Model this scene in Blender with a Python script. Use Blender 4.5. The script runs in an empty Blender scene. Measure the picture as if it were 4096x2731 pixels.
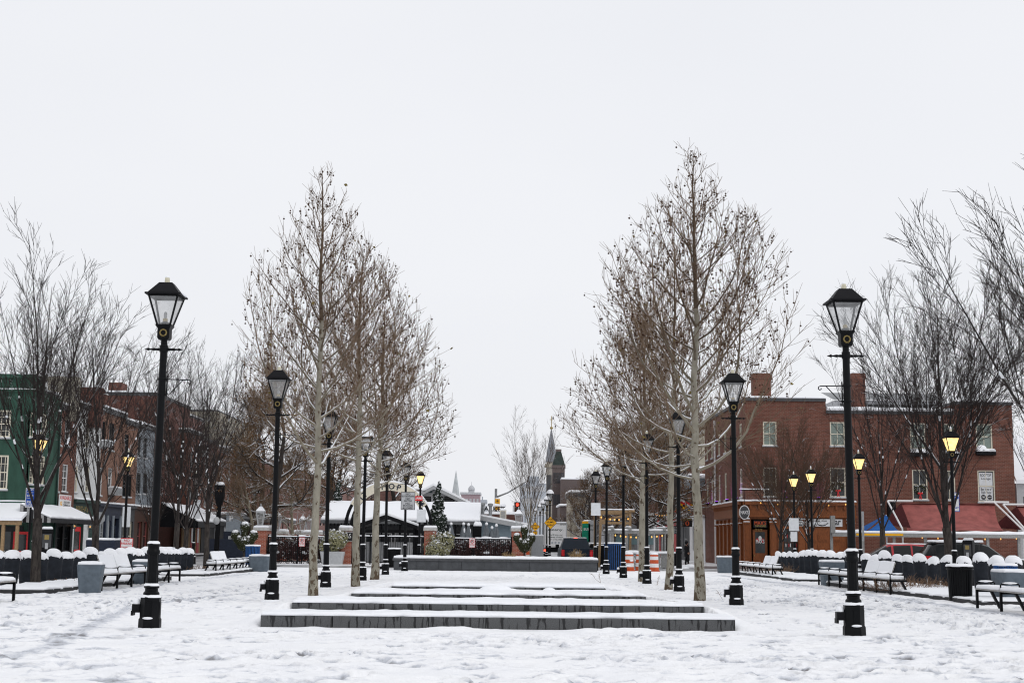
import bpy, math, random
import numpy as np
from mathutils import Vector, Matrix
R = math.radians
rnd = random.Random(11)
scene = bpy.context.scene
COL = scene.collection

# ---------------------------------------------------------------- camera
FPX = 1867.0                      # focal length in pixels of a 1344 px wide picture (50 mm)
EYE = Vector((0, 0, 1.45))
PITCH, YAW, ROLL = math.atan(262 / FPX), 0.43, 0.6
CAMR = (Matrix.Rotation(R(-YAW), 3, 'Z') @ Matrix.Rotation(math.pi / 2 + PITCH, 3, 'X') @ Matrix.Rotation(R(ROLL), 3, 'Z'))
cam_d = bpy.data.cameras.new('camera'); cam = bpy.data.objects.new('camera', cam_d); COL.objects.link(cam)
cam.matrix_world = Matrix.Translation(EYE) @ CAMR.to_4x4()
cam_d.sensor_width = 36; cam_d.lens = 36 * FPX / 1344; cam_d.clip_end = 3000; cam_d.clip_start = .1
scene.camera = cam

def ray(px, py):
    return CAMR @ Vector(((px - 672) / FPX, -(py - 448) / FPX, -1))
def at(px, py, Y):                # point seen at a pixel on the plane y = Y
    d = ray(px, py); return EYE + d * (Y / d.y)
def onx(px, py, X):               # on the plane x = X
    d = ray(px, py); return EYE + d * (X / d.x)
def zg(y):                        # the square falls very gently away
    return -.003 * min(max(y - 24, 0), 66)
def gp(px, py):                   # on the ground
    d = ray(px, py); t = 30.0
    for _ in range(40):
        t = (zg(EYE.y + d.y * t) - EYE.z) / d.z
    p = EYE + d * t; return Vector((p.x, p.y, zg(p.y)))

# ---------------------------------------------------------------- tags
def tag(o, label=None, cat=None, group=None, kind=None):
    if label: o['label'] = label
    if cat: o['category'] = cat
    if group: o['group'] = group
    if kind: o['kind'] = kind
    return o
def thing(name, label, cat, loc=(0, 0, 0), rz=0, group=None):
    o = bpy.data.objects.new(name, None); COL.objects.link(o)
    o.empty_display_size = .2
    o.location = loc; o.rotation_euler = (0, 0, rz)
    return tag(o, label, cat, group)
CH = {}
def note(o, parent):
    CH.setdefault(parent.name, []).append(o)
def copy_tree(o, parent=None, **kw):
    c = o.copy(); COL.objects.link(c); c.parent = parent
    if parent is not None: note(c, parent)
    for ch in list(CH.get(o.name, [])):
        copy_tree(ch, c)
    for k, v in kw.items(): c[k] = v
    return c

# ---------------------------------------------------------------- mesh builder
class MB:
    def __init__(s): s.v = []; s.f = []; s.m = []
    def add(s, vs, fs, mi=0):
        o = len(s.v); s.v += [tuple(v) for v in vs]
        for f in fs: s.f.append([i + o for i in f]); s.m.append(mi)
        return s
    def box(s, c, d, mi=0, rz=0, M=None):
        x, y, z = d[0] / 2, d[1] / 2, d[2] / 2
        vs = [Vector((a * x, b * y, e * z)) for e in (-1, 1) for a, b in ((-1, -1), (1, -1), (1, 1), (-1, 1))]
        if M is not None: vs = [M @ v for v in vs]
        if rz:
            q = Matrix.Rotation(rz, 3, 'Z'); vs = [q @ v for v in vs]
        vs = [v + Vector(c) for v in vs]
        return s.add(vs, [(3, 2, 1, 0), (4, 5, 6, 7), (0, 1, 5, 4), (1, 2, 6, 5), (2, 3, 7, 6), (3, 0, 4, 7)], mi)
    def bx(s, x0, x1, y0, y1, z0, z1, mi=0):
        return s.box(((x0 + x1) / 2, (y0 + y1) / 2, (z0 + z1) / 2), (x1 - x0, y1 - y0, z1 - z0), mi)
    def frust(s, c, w0, d0, w1, d1, h, mi=0, rz=0, cap=True):     # square frustum from z=c.z
        vs = [(a * w0 / 2, b * d0 / 2, 0) for a, b in ((-1, -1), (1, -1), (1, 1), (-1, 1))] + \
             [(a * w1 / 2, b * d1 / 2, h) for a, b in ((-1, -1), (1, -1), (1, 1), (-1, 1))]
        q = Matrix.Rotation(rz, 3, 'Z')
        vs = [q @ Vector(v) + Vector(c) for v in vs]
        fs = [(0, 1, 5, 4), (1, 2, 6, 5), (2, 3, 7, 6), (3, 0, 4, 7)]
        if cap: fs += [(3, 2, 1, 0), (4, 5, 6, 7)]
        return s.add(vs, fs, mi)
    def bar(s, p, q, w, h=None, mi=0, up=(0, 0, 1)):              # square bar from p to q
        p, q = Vector(p), Vector(q); h = h or w
        d = (q - p).normalized(); u = Vector(up)
        if abs(d.dot(u)) > .98: u = Vector((0, 1, 0))
        a = d.cross(u).normalized() * (w / 2); b = a.cross(d).normalized() * (h / 2)
        vs = [x + i * a + j * b for x in (p, q) for i, j in ((-1, -1), (1, -1), (1, 1), (-1, 1))]
        return s.add(vs, [(3, 2, 1, 0), (4, 5, 6, 7), (0, 1, 5, 4), (1, 2, 6, 5), (2, 3, 7, 6), (3, 0, 4, 7)], mi)
    def tube(s, pts, rs, n=8, mi=0, cap=True):
        pts = [Vector(p) for p in pts]
        if not hasattr(rs, '__len__'): rs = [rs] * len(pts)
        vs = []; ref = None
        for i, p in enumerate(pts):
            d = (pts[min(i + 1, len(pts) - 1)] - pts[max(i - 1, 0)]).normalized()
            if ref is None: ref = Vector((1, 0, 0)) if abs(d.x) < .8 else Vector((0, 1, 0))
            a = (ref - d * ref.dot(d)).normalized(); b = d.cross(a); ref = a
            for k in range(n):
                t = 2 * math.pi * k / n
                vs.append(p + (a * math.cos(t) + b * math.sin(t)) * rs[i])
        fs = [(i * n + k, i * n + (k + 1) % n, (i + 1) * n + (k + 1) % n, (i + 1) * n + k) for i in range(len(pts) - 1) for k in range(n)]
        if cap: fs += [tuple(range(n))[::-1], tuple((len(pts) - 1) * n + k for k in range(n))]
        return s.add(vs, fs, mi)
    def lathe(s, prof, n=16, c=(0, 0, 0), mi=0, ph=0, jit=None):   # prof [(r, z)]
        vs = []
        for r, z in prof:
            for k in range(n):
                t = 2 * math.pi * (k + ph) / n
                rr = r * (1 if jit is None else 1 + jit(k, z))
                vs.append((c[0] + rr * math.cos(t), c[1] + rr * math.sin(t), c[2] + z))
        fs = [(i * n + k, i * n + (k + 1) % n, (i + 1) * n + (k + 1) % n, (i + 1) * n + k) for i in range(len(prof) - 1) for k in range(n)]
        fs += [tuple(range(n))[::-1], tuple((len(prof) - 1) * n + k for k in range(n))]
        return s.add(vs, fs, mi)
    def prism(s, poly, M, h, mi=0):                               # poly 2D in local xy, extruded along local z by h, placed by 4x4
        n = len(poly)
        vs = [M @ Vector((x, y, 0)) for x, y in poly] + [M @ Vector((x, y, h)) for x, y in poly]
        fs = [tuple(range(n))[::-1], tuple(range(n, 2 * n))] + [(i, (i + 1) % n, n + (i + 1) % n, n + i) for i in range(n)]
        return s.add(vs, fs, mi)
    def quad(s, a, b, c, d, mi=0): return s.add([a, b, c, d], [(0, 1, 2, 3)], mi)
    def sph(s, c, r, n=8, m=5, mi=0):
        if not hasattr(r, '__len__'): r = (r, r, r)
        vs = [(c[0], c[1], c[2] - r[2])]
        for i in range(1, m):
            a = math.pi * i / m
            for k in range(n):
                t = 2 * math.pi * k / n
                vs.append((c[0] + r[0] * math.sin(a) * math.cos(t), c[1] + r[1] * math.sin(a) * math.sin(t), c[2] - r[2] * math.cos(a)))
        vs.append((c[0], c[1], c[2] + r[2])); L = len(vs) - 1
        fs = [(0, 1 + (k + 1) % n, 1 + k) for k in range(n)]
        fs += [(1 + i * n + k, 1 + i * n + (k + 1) % n, 1 + (i + 1) * n + (k + 1) % n, 1 + (i + 1) * n + k) for i in range(m - 2) for k in range(n)]
        fs += [(L, 1 + (m - 2) * n + k, 1 + (m - 2) * n + (k + 1) % n) for k in range(n)]
        return s.add(vs, fs, mi)
    def build(s, name, mats, parent=None, world=False, smooth=False, angle=None):
        me = bpy.data.meshes.new(name)
        vs = s.v
        if world and parent is not None:
            q = WL(parent); vs = [(v[0] - q.x, v[1] - q.y, v[2] - q.z) for v in vs]
        me.from_pydata(vs, [], s.f)
        if not isinstance(mats, (list, tuple)): mats = [mats]
        for m in mats: me.materials.append(m)
        if len(mats) > 1: me.polygons.foreach_set('material_index', s.m)
        if smooth:
            me.polygons.foreach_set('use_smooth', [True] * len(me.polygons))
            if angle: me.set_sharp_from_angle(angle=R(angle))
        me.update()
        return link(name, me, parent)
def WL(o):
    q = Vector((0, 0, 0))
    while o is not None: q = q + o.location; o = o.parent
    return q
def link(name, me, parent=None):
    o = bpy.data.objects.new(name, me); COL.objects.link(o)
    if parent is not None: o.parent = parent; note(o, parent)
    return o
def struct(name, mb, mat, **k):
    return tag(mb.build(name, mat, **k), kind='structure')

def text(s, parent, mat, c, width=None, height=None, face='-y', name='lettering', ext=.004, align='CENTER', world=True, shear=0, rot=None, bold=0):
    cu = bpy.data.curves.new('lettering', 'FONT'); cu.body = s; cu.align_x = align; cu.align_y = 'CENTER'
    cu.size = 1; cu.extrude = 0; cu.shear = shear; cu.resolution_u = 3; cu.offset = bold; cu.space_line = .85
    o = bpy.data.objects.new('lettering_curve', cu)
    me = bpy.data.meshes.new_from_object(o)
    bpy.data.objects.remove(o); bpy.data.curves.remove(cu)
    n = len(me.vertices); a = np.empty(n * 3); me.vertices.foreach_get('co', a); a = a.reshape(-1, 3)
    mn, mx = a.min(0), a.max(0)
    a[:, :2] -= (mn[:2] + mx[:2]) / 2
    w, h = mx[0] - mn[0], mx[1] - mn[1]
    sx = width / w if width else height / h
    sy = height / h if height else sx
    a[:, 0] *= sx; a[:, 1] *= sy; a[:, 2] *= 0
    q = {'-y': Matrix.Rotation(math.pi / 2, 3, 'X'), '+x': Matrix.Rotation(math.pi / 2, 3, 'Z') @ Matrix.Rotation(math.pi / 2, 3, 'X'),
         '-x': Matrix.Rotation(-math.pi / 2, 3, 'Z') @ Matrix.Rotation(math.pi / 2, 3, 'X')}[face]
    if rot: q = q @ Matrix.Rotation(rot, 3, 'Z')
    b = a @ np.array(q).T + np.array(Vector(c))
    if world and parent is not None: b -= np.array(WL(parent))
    me.vertices.foreach_set('co', b.ravel()); me.materials.clear(); me.materials.append(mat); me.update()
    return link(name, me, parent)

# ---------------------------------------------------------------- materials
def new_mat(name):
    m = bpy.data.materials.new(name); m.use_nodes = True
    nt = m.node_tree; nt.nodes.clear()
    out = nt.nodes.new('ShaderNodeOutputMaterial'); b = nt.nodes.new('ShaderNodeBsdfPrincipled')
    nt.links.new(b.outputs[0], out.inputs[0])
    return m, nt, b, out
class N:
    def __init__(s, nt): s.nt = nt
    def n(s, t, **k):
        x = s.nt.nodes.new(t)
        for a, v in k.items(): setattr(x, a, v)
        return x
    def put(s, sock, v):
        if isinstance(v, bpy.types.NodeSocket): s.nt.links.new(v, sock)
        elif isinstance(v, (tuple, list)) and len(v) == 3 and sock.type == 'RGBA': sock.default_value = (*v, 1)
        else: sock.default_value = v
    def math(s, op, a, b=0.5, c=None, clamp=False):
        x = s.n('ShaderNodeMath', operation=op, use_clamp=clamp); s.put(x.inputs[0], a); s.put(x.inputs[1], b)
        if c is not None: s.put(x.inputs[2], c)
        return x.outputs[0]
    def mix(s, f, a, b):
        x = s.n('ShaderNodeMix', data_type='RGBA'); s.put(x.inputs[0], f); s.put(x.inputs[6], a); s.put(x.inputs[7], b); return x.outputs[2]
    def ramp(s, v, lo, hi, a=0., b=1.):
        x = s.n('ShaderNodeMapRange'); x.clamp = True
        for i, q in enumerate((v, lo, hi, a, b)): s.put(x.inputs[i], q)
        return x.outputs[0]
    def noise(s, vec, scale, detail=4, rough=.5):
        x = s.n('ShaderNodeTexNoise'); s.put(x.inputs['Vector'], vec); x.inputs['Scale'].default_value = scale
        x.inputs['Detail'].default_value = detail; x.inputs['Roughness'].default_value = rough; return x.outputs[0]
    def obj(s): return s.n('ShaderNodeTexCoord').outputs['Object']
    def scale(s, vec, k):
        x = s.n('ShaderNodeVectorMath', operation='MULTIPLY'); s.put(x.inputs[0], vec); x.inputs[1].default_value = k; return x.outputs[0]
    def sep(s, vec):
        x = s.n('ShaderNodeSeparateXYZ'); s.put(x.inputs[0], vec); return x.outputs
    def comb(s, a, b, c):
        x = s.n('ShaderNodeCombineXYZ')
        for i, v in enumerate((a, b, c)): s.put(x.inputs[i], v)
        return x.outputs[0]
    def bump(s, h, strength=.3, dist=.02):
        x = s.n('ShaderNodeBump'); s.put(x.inputs['Height'], h); x.inputs['Strength'].default_value = strength; x.inputs['Distance'].default_value = dist; return x.outputs[0]
    def nz(s):
        return s.sep(s.n('ShaderNodeNewGeometry').outputs['Normal'])[2]

def pm(name, col, rough=.6, metal=0., var=.25, scale=6., bump=0., spec=.3, snow=0., stretch=(1, 1, 1)):
    m, nt, b, out = new_mat(name); g = N(nt); v = g.scale(g.obj(), stretch)
    f = g.noise(v, scale, 5, .6)
    c = g.mix(g.ramp(f, .3, .7), tuple(x * (1 - var) for x in col), tuple(min(1, x * (1 + var)) for x in col))
    if snow:
        s = g.math('MULTIPLY', g.ramp(g.nz(), .45, .7), g.ramp(g.noise(g.obj(), 5, 3), .62 - snow * .35, .7 - snow * .35))
        c = g.mix(s, c, (.82, .84, .87))
    g.put(b.inputs['Base Color'], c); b.inputs['Roughness'].default_value = rough; b.inputs['Metallic'].default_value = metal
    b.inputs['Specular IOR Level'].default_value = spec
    if bump: g.put(b.inputs['Normal'], g.bump(f, bump, .02))
    return m
def emis(name, col, st, lo=.8):
    m, nt, b, out = new_mat(name); g = N(nt)
    f = g.noise(g.obj(), 9, 2)
    e = g.mix(g.ramp(f, .3, .7), tuple(x * lo for x in col), col)
    g.put(b.inputs['Base Color'], col); g.put(b.inputs['Emission Color'], e); b.inputs['Emission Strength'].default_value = st
    return m
def brick(name, c1, c2, mortar, bw=.215, bh=.075, grime=.25):
    m, nt, b, out = new_mat(name); g = N(nt)
    x, y, z = g.sep(g.obj())
    v = g.comb(g.math('ADD', x, y), z, 0.)
    t = g.n('ShaderNodeTexBrick'); g.put(t.inputs['Vector'], v)
    t.inputs['Scale'].default_value = 1; t.inputs['Brick Width'].default_value = bw; t.inputs['Row Height'].default_value = bh
    t.inputs['Mortar Size'].default_value = .008; t.inputs['Mortar Smooth'].default_value = .3
    g.put(t.inputs['Color1'], c1); g.put(t.inputs['Color2'], c2); g.put(t.inputs['Mortar'], mortar)
    f = g.noise(g.scale(g.obj(), (1, 1, .6)), .5, 6, .7)
    c = g.mix(g.ramp(f, .36, .72, 0, grime), t.outputs['Color'], tuple(q * .35 for q in c1))
    g.put(b.inputs['Base Color'], c); b.inputs['Roughness'].default_value = .85; b.inputs['Specular IOR Level'].default_value = .2
    return m
def bark(name, c1, c2, scale, snow, patch=None, stretch=(1, 1, .35), dark=None):
    m, nt, b, out = new_mat(name); g = N(nt); o = g.obj()
    f = g.noise(g.scale(o, stretch), scale, 5, .65)
    c = g.mix(g.ramp(f, .35, .65), c1, c2)
    if patch:            # flaking plates
        z = g.sep(o)[2]
        p = g.noise(g.scale(o, (1, 1, .55)), 9, 3, .6)
        th = g.ramp(z, 0., 1.6, .49, .60)
        c = g.mix(g.ramp(g.math('SUBTRACT', p, th), 0, .02), c, patch)
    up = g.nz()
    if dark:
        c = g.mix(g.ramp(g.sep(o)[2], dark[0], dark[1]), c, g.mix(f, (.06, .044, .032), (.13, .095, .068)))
    if snow:
        s = g.math('MULTIPLY', g.ramp(up, .42, .62), g.ramp(g.noise(o, 2.2, 2), .66 - snow * .4, .7 - snow * .4))
        c = g.mix(s, c, (.84, .86, .89))
    g.put(b.inputs['Base Color'], c); b.inputs['Roughness'].default_value = .9; b.inputs['Specular IOR Level'].default_value = .1
    g.put(b.inputs['Normal'], g.bump(f, .4, .02))
    return m

M = {}
def build_mats():
    # packed snow with slushy wear and painted shade of low spots (vertex attribute)
    m, nt, b, out = new_mat('snow_ground'); g = N(nt)
    geo = g.n('ShaderNodeNewGeometry').outputs['Position']
    at_ = g.n('ShaderNodeAttribute', attribute_name='slush_shade').outputs['Fac']
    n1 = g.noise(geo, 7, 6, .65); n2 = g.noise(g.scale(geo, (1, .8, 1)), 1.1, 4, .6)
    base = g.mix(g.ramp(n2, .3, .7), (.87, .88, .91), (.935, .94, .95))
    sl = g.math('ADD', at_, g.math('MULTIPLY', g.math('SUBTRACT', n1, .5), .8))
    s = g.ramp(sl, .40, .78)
    base = g.mix(g.ramp(sl, .16, .42), base, (.60, .625, .68))  # bluish grey tint over thin wet snow, imitating shade in the hollows
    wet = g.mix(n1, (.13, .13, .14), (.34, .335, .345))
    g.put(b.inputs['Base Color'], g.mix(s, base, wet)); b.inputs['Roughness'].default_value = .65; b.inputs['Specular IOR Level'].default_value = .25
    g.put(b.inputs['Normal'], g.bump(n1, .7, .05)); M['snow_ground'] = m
    m, nt, b, out = new_mat('snow'); g = N(nt)
    geo = g.n('ShaderNodeNewGeometry').outputs['Position']; n1 = g.noise(geo, 14, 5, .6)
    g.put(b.inputs['Base Color'], g.mix(n1, (.83, .85, .89), (.91, .92, .94))); b.inputs['Roughness'].default_value = .7
    b.inputs['Specular IOR Level'].default_value = .2
    g.put(b.inputs['Normal'], g.bump(n1, .3, .03)); M['snow'] = m
    # wet granite with melt streaks
    m, nt, b, out = new_mat('granite'); g = N(nt); o = g.obj()
    sp = g.noise(o, 60, 2, .7)
    c = g.mix(g.ramp(sp, .3, .7), (.04, .042, .044), (.105, .109, .112))
    x, y, z = g.sep(o)
    c = g.mix(g.ramp(g.noise(g.comb(x, y, 0.), .9, 2), .35, .65, 0., .5), c, (.07, .07, .074))
    st = g.noise(g.comb(g.math('ADD', g.math('MULTIPLY', x, 15.), g.math('MULTIPLY', g.noise(o, 9, 2), .8)), g.math('MULTIPLY', y, 3.), g.math('MULTIPLY', z, 1.4)), 1.1, 2, .45)
    g.put(b.inputs['Base Color'], g.mix(g.ramp(st, .545, .585), c, (.005, .005, .006)))
    b.inputs['Roughness'].default_value = .55; M['granite'] = m
    # slushy road
    m, nt, b, out = new_mat('road_slush'); g = N(nt); geo = g.n('ShaderNodeNewGeometry').outputs['Position']
    n1 = g.noise(g.scale(geo, (1, 1, 1)), .9, 6, .65)
    g.put(b.inputs['Base Color'], g.mix(g.ramp(n1, .42, .62), (.07, .07, .075), (.7, .71, .73))); b.inputs['Roughness'].default_value = .35; M['road'] = m
    m, nt, b, out = new_mat('sidewalk_bricks'); g = N(nt); geo = g.n('ShaderNodeNewGeometry').outputs['Position']
    n1 = g.noise(geo, 1.2, 6, .65)
    g.put(b.inputs['Base Color'], g.mix(g.ramp(n1, .55, .68), (.075, .045, .042), (.6, .6, .62))); b.inputs['Roughness'].default_value = .5; M['walk'] = m
    # lantern glass
    m, nt, b, out = new_mat('lantern_glass'); g = N(nt)
    tr = g.n('ShaderNodeBsdfTransparent'); gl = g.n('ShaderNodeBsdfGlossy'); gl.inputs['Roughness'].default_value = .15
    df = g.n('ShaderNodeBsdfDiffuse'); df.inputs[0].default_value = (.55, .56, .56, 1)
    tr.inputs[0].default_value = (.95, .95, .95, 1)
    a = g.n('ShaderNodeMixShader'); g.put(a.inputs[0], g.ramp(g.noise(g.obj(), 5, 4), .3, .8, .1, .4)); nt.links.new(tr.outputs[0], a.inputs[1]); nt.links.new(df.outputs[0], a.inputs[2])
    e = g.n('ShaderNodeMixShader'); e.inputs[0].default_value = .08; nt.links.new(a.outputs[0], e.inputs[1]); nt.links.new(gl.outputs[0], e.inputs[2])
    nt.links.new(e.outputs[0], out.inputs[0]); M['lglass'] = m
    for k, a in dict(
        black=dict(col=(.0035, .004, .005), rough=.42, var=.3, spec=.12, scale=20), black_fr=dict(col=(.006, .006, .0075), rough=.5, spec=.12),
        beige=dict(col=(.55, .52, .40)), brass=dict(col=(.32, .24, .09), rough=.5, metal=.5),
        socket=dict(col=(.45, .38, .24)), rubber=dict(col=(.012, .012, .013), rough=.8),
        bollard=dict(col=(.017, .020, .026), spec=.15, rough=.75, var=.35, scale=5), planter=dict(col=(.10, .125, .15), rough=.7, var=.2, scale=7),
        blue=dict(col=(.012, .075, .24), rough=.5), bright_blue=dict(col=(.01, .15, .55), rough=.5),
        slat=dict(col=(.30, .29, .28), rough=.7, var=.3, scale=20), orange=dict(col=(.5, .085, .025), rough=.5),
        white=dict(col=(.72, .72, .72), rough=.6, var=.06), cream=dict(col=(.70, .65, .53), rough=.6, var=.1),
        sheet=dict(col=(.62, .64, .66), rough=.55, var=.08), grey=dict(col=(.25, .26, .27), rough=.6), ltgrey=dict(col=(.42, .43, .44), rough=.6, var=.1),
        dkgrey=dict(col=(.06, .062, .066), rough=.6), red=dict(col=(.42, .02, .025), rough=.5), signred=dict(col=(.6, .03, .035), rough=.5, var=.05),
        yellow=dict(col=(.85, .42, .01), rough=.5, var=.06), navy=dict(col=(.018, .025, .045), rough=.5), ink=dict(col=(.012, .012, .014), rough=.6),
        signblue=dict(col=(.01, .07, .38), rough=.5, var=.06), green=dict(col=(.026, .070, .050), rough=.8, var=.35, scale=1.2, stretch=(1, 1, .4)), dkgreen=dict(col=(.016, .045, .036), rough=.55, var=.15),
        stuccowhite=dict(col=(.62, .63, .63), rough=.9, var=.08, scale=2), brown=dict(col=(.21, .115, .082), rough=.9, var=.15, scale=2),
        greyblue=dict(col=(.24, .27, .30), rough=.8, var=.12), wood=dict(col=(.20, .062, .018), rough=.42, var=.35, scale=8, stretch=(4, 4, .5)),
        dkwood=dict(col=(.055, .022, .012), rough=.5, var=.3), rawwood=dict(col=(.30, .20, .11), rough=.8, var=.25, scale=10),
        greywood=dict(col=(.27, .27, .265), rough=.85, var=.25, scale=12), tan=dict(col=(.36, .33, .27), rough=.9, var=.1),
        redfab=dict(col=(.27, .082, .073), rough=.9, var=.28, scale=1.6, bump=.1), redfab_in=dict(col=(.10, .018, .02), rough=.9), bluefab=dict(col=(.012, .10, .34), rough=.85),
        galv=dict(col=(.30, .31, .32), rough=.45, metal=.4), terracotta=dict(col=(.35, .13, .075), rough=.8), teal=dict(col=(.15, .22, .235), rough=.8, var=.1),
        clap=dict(col=(.22, .28, .32), rough=.8, var=.12, stretch=(.2, .2, 9)), roofgrey=dict(col=(.12, .125, .13), rough=.8), slate=dict(col=(.23, .245, .27), rough=.8, var=.3, scale=2),
        copper=dict(col=(.03, .043, .039), rough=.8, var=.3, scale=1.5, snow=.4), stone=dict(col=(.34, .315, .28), rough=.9), farbrick=dict(col=(.125, .10, .096), rough=.9),
        farred=dict(col=(.36, .27, .29), rough=.9), hazeblue=dict(col=(.40, .43, .47), rough=.8), hazegrey=dict(col=(.48, .49, .51), rough=.9), farspire=dict(col=(.46, .49, .50), rough=.9, var=.2, scale=.6),  # far tones mixed paler, distance haze put into the colours
        carred=dict(col=(.36, .012, .02), rough=.25, var=.1, spec=.6), carblack=dict(col=(.008, .009, .010), rough=.25, spec=.4, var=.2), carblue=dict(col=(.006, .012, .022), rough=.3, spec=.25), carglass=dict(col=(.010, .012, .013), rough=.12, spec=.3, var=.2),
        lampred=dict(col=(.45, .01, .015), rough=.2), truckwhite=dict(col=(.50, .51, .50), rough=.5, var=.1), coat=dict(col=(.008, .008, .010), rough=.9), coat2=dict(col=(.012, .016, .028), rough=.9), skin=dict(col=(.45, .26, .19), rough=.6), hair=dict(col=(.10, .045, .02), rough=.7),
        conifer=dict(col=(.018, .028, .020), rough=.9, var=.4, scale=30, snow=.9), boxwood=dict(col=(.04, .045, .018), rough=.8, var=.5, scale=30, snow=.75),
        variegated=dict(col=(.26, .25, .14), rough=.8, var=.4, scale=30, snow=1.0), hedge=dict(col=(.085, .045, .042), rough=.9, var=.6, scale=20, snow=.5),
        drystem=dict(col=(.17, .105, .065), rough=.9, var=.3), drygrass=dict(col=(.34, .23, .11), rough=.9, var=.3), umbrella=dict(col=(.13, .145, .16), rough=.8), stonecap=dict(col=(.45, .44, .42), rough=.8),
        ball=dict(col=(.05, .025, .014), rough=.9), leaf=dict(col=(.16, .12, .03), rough=.8), slab=dict(col=(.062, .066, .072), rough=.6, var=.25, scale=3), leafbrown=dict(col=(.15, .075, .03), rough=.9), kerb=dict(col=(.035, .035, .037), rough=.8),
        curtain=dict(col=(.18, .225, .20), rough=.25, spec=.5, var=.15), ink2=dict(col=(.05, .05, .055)), treegreen=dict(col=(.0, .22, .13)), stripe=dict(col=(.3, .3, .3))).items():
        M[k] = pm(k, **a)
    M['glass'] = pm('window_glass', (.022, .026, .028), rough=.12, spec=.5, var=.6, scale=1.3)
    M['brick'] = brick('red_brick', (.20, .076, .053), (.128, .051, .037), (.25, .18, .148), .27, .10, .62)
    M['brick_dk'] = brick('dark_brick', (.16, .06, .045), (.11, .045, .035), (.17, .13, .115), .24, .09)
    M['brick_pier'] = brick('pier_brick', (.34, .085, .045), (.24, .06, .036), (.42, .34, .29), .24, .085)
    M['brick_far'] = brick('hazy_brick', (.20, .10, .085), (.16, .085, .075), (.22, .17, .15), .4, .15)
    M['glow'] = emis('lantern_glow', (1., .70, .27), 1.35, .42)
    M['bulb'] = emis('warm_bulb', (1., .52, .12), 1.25)
    M['purple'] = emis('purple_light', (.42, .06, 1.), 5.)
    M['stoplight'] = emis('red_light', (1., .06, .03), 4.)
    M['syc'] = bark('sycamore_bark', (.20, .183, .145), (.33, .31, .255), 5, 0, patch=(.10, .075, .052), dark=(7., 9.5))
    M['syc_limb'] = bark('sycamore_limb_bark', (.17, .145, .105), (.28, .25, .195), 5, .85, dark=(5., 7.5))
    M['syc_twig'] = bark('sycamore_twig_bark', (.125, .085, .056), (.21, .15, .105), 4, 0)
    M['dark_bark'] = bark('dark_bark', (.022, .019, .018), (.065, .056, .05), 14, .12, stretch=(1, 1, .25))
    M['dark_limb'] = bark('dark_limb_bark', (.02, .0165, .016), (.05, .043, .04), 8, .6)
    M['dark_twig'] = bark('dark_twig_bark', (.02, .0165, .016), (.045, .036, .033), 4, .2)
    M['red_twig'] = bark('reddish_twig_bark', (.055, .036, .026), (.10, .066, .046), 4, .1)
    M['far_limb'] = bark('oak_limb_bark', (.03, .026, .024), (.06, .05, .045), 6, 1.)
    M['far_twig'] = bark('oak_twig_bark', (.085, .055, .035), (.16, .105, .06), 2, .3)
build_mats()
SNOW = M['snow']
# ================================================================ sky and light
w = bpy.data.worlds.new('World'); scene.world = w; w.use_nodes = True
nt = w.node_tree; bg = nt.nodes['Background']; g = N(nt)
sky = g.n('ShaderNodeTexSky'); sky.sky_type = 'NISHITA'; sky.sun_disc = False
sky.sun_elevation = R(38); sky.sun_rotation = R(-125); sky.air_density = 1.2; sky.dust_density = 4
# thick overcast: the clear sky is almost wholly hidden by an even cloud layer
gen = g.n('ShaderNodeTexCoord').outputs['Generated']
cl = g.noise(g.scale(gen, (1, 1, 2.2)), 1.6, 4, .5)
hz = g.ramp(g.sep(gen)[2], 0., .5)
c0 = g.comb(g.ramp(cl, .3, .7, 8.6, 9.2), g.ramp(cl, .3, .7, 8.75, 9.3), g.ramp(cl, .3, .7, 9.2, 9.65))
mx = g.n('ShaderNodeMix', data_type='RGBA'); mx.clamp_factor = True
mx.inputs[0].default_value = .94; nt.links.new(sky.outputs[0], mx.inputs[6]); nt.links.new(c0, mx.inputs[7])
nt.links.new(mx.outputs[2], bg.inputs[0]); bg.inputs[1].default_value = .1
sd = bpy.data.lights.new('sun', 'SUN'); sd.energy = .75; sd.angle = R(25); sd.color = (1, .97, .93)
so = bpy.data.objects.new('sun', sd); COL.objects.link(so)
so.rotation_euler = (R(52), 0, R(55)); so.location = (0, 0, 40)
scene.view_settings.view_transform = 'Standard'; scene.view_settings.look = 'None'; scene.view_settings.exposure = 0
scene.cycles.max_bounces = 6; scene.cycles.diffuse_bounces = 3; scene.cycles.glossy_bounces = 2; scene.cycles.transparent_max_bounces = 12
scene.cycles.filter_width = 1.15
scene.cycles.caustics_reflective = False; scene.cycles.caustics_refractive = False
try: scene.cycles.use_denoising = True
except Exception: pass

# ================================================================ noise
_rs = np.random.RandomState(5); _T = _rs.rand(257, 257); _T[256] = _T[0]; _T[:, 256] = _T[:, 0]
def vn(x, y):
    xi = np.floor(x); yi = np.floor(y); fx = x - xi; fy = y - yi
    fx = fx * fx * (3 - 2 * fx); fy = fy * fy * (3 - 2 * fy)
    i = (xi.astype(int)) % 256; j = (yi.astype(int)) % 256
    return (_T[i, j] * (1 - fx) + _T[i + 1, j] * fx) * (1 - fy) + (_T[i, j + 1] * (1 - fx) + _T[i + 1, j + 1] * fx) * fy
def fbm(x, y, o=4):
    s = 0; a = .5; t = 0
    for k in range(o):
        s = s + a * vn(x * 2 ** k + 17.3 * k, y * 2 ** k + 9.1 * k); t += a; a *= .5
    return s / t
def sm(a, b, x):
    t = np.clip((x - a) / (b - a), 0, 1); return t * t * (3 - 2 * t)        # also falls when a > b

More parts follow.
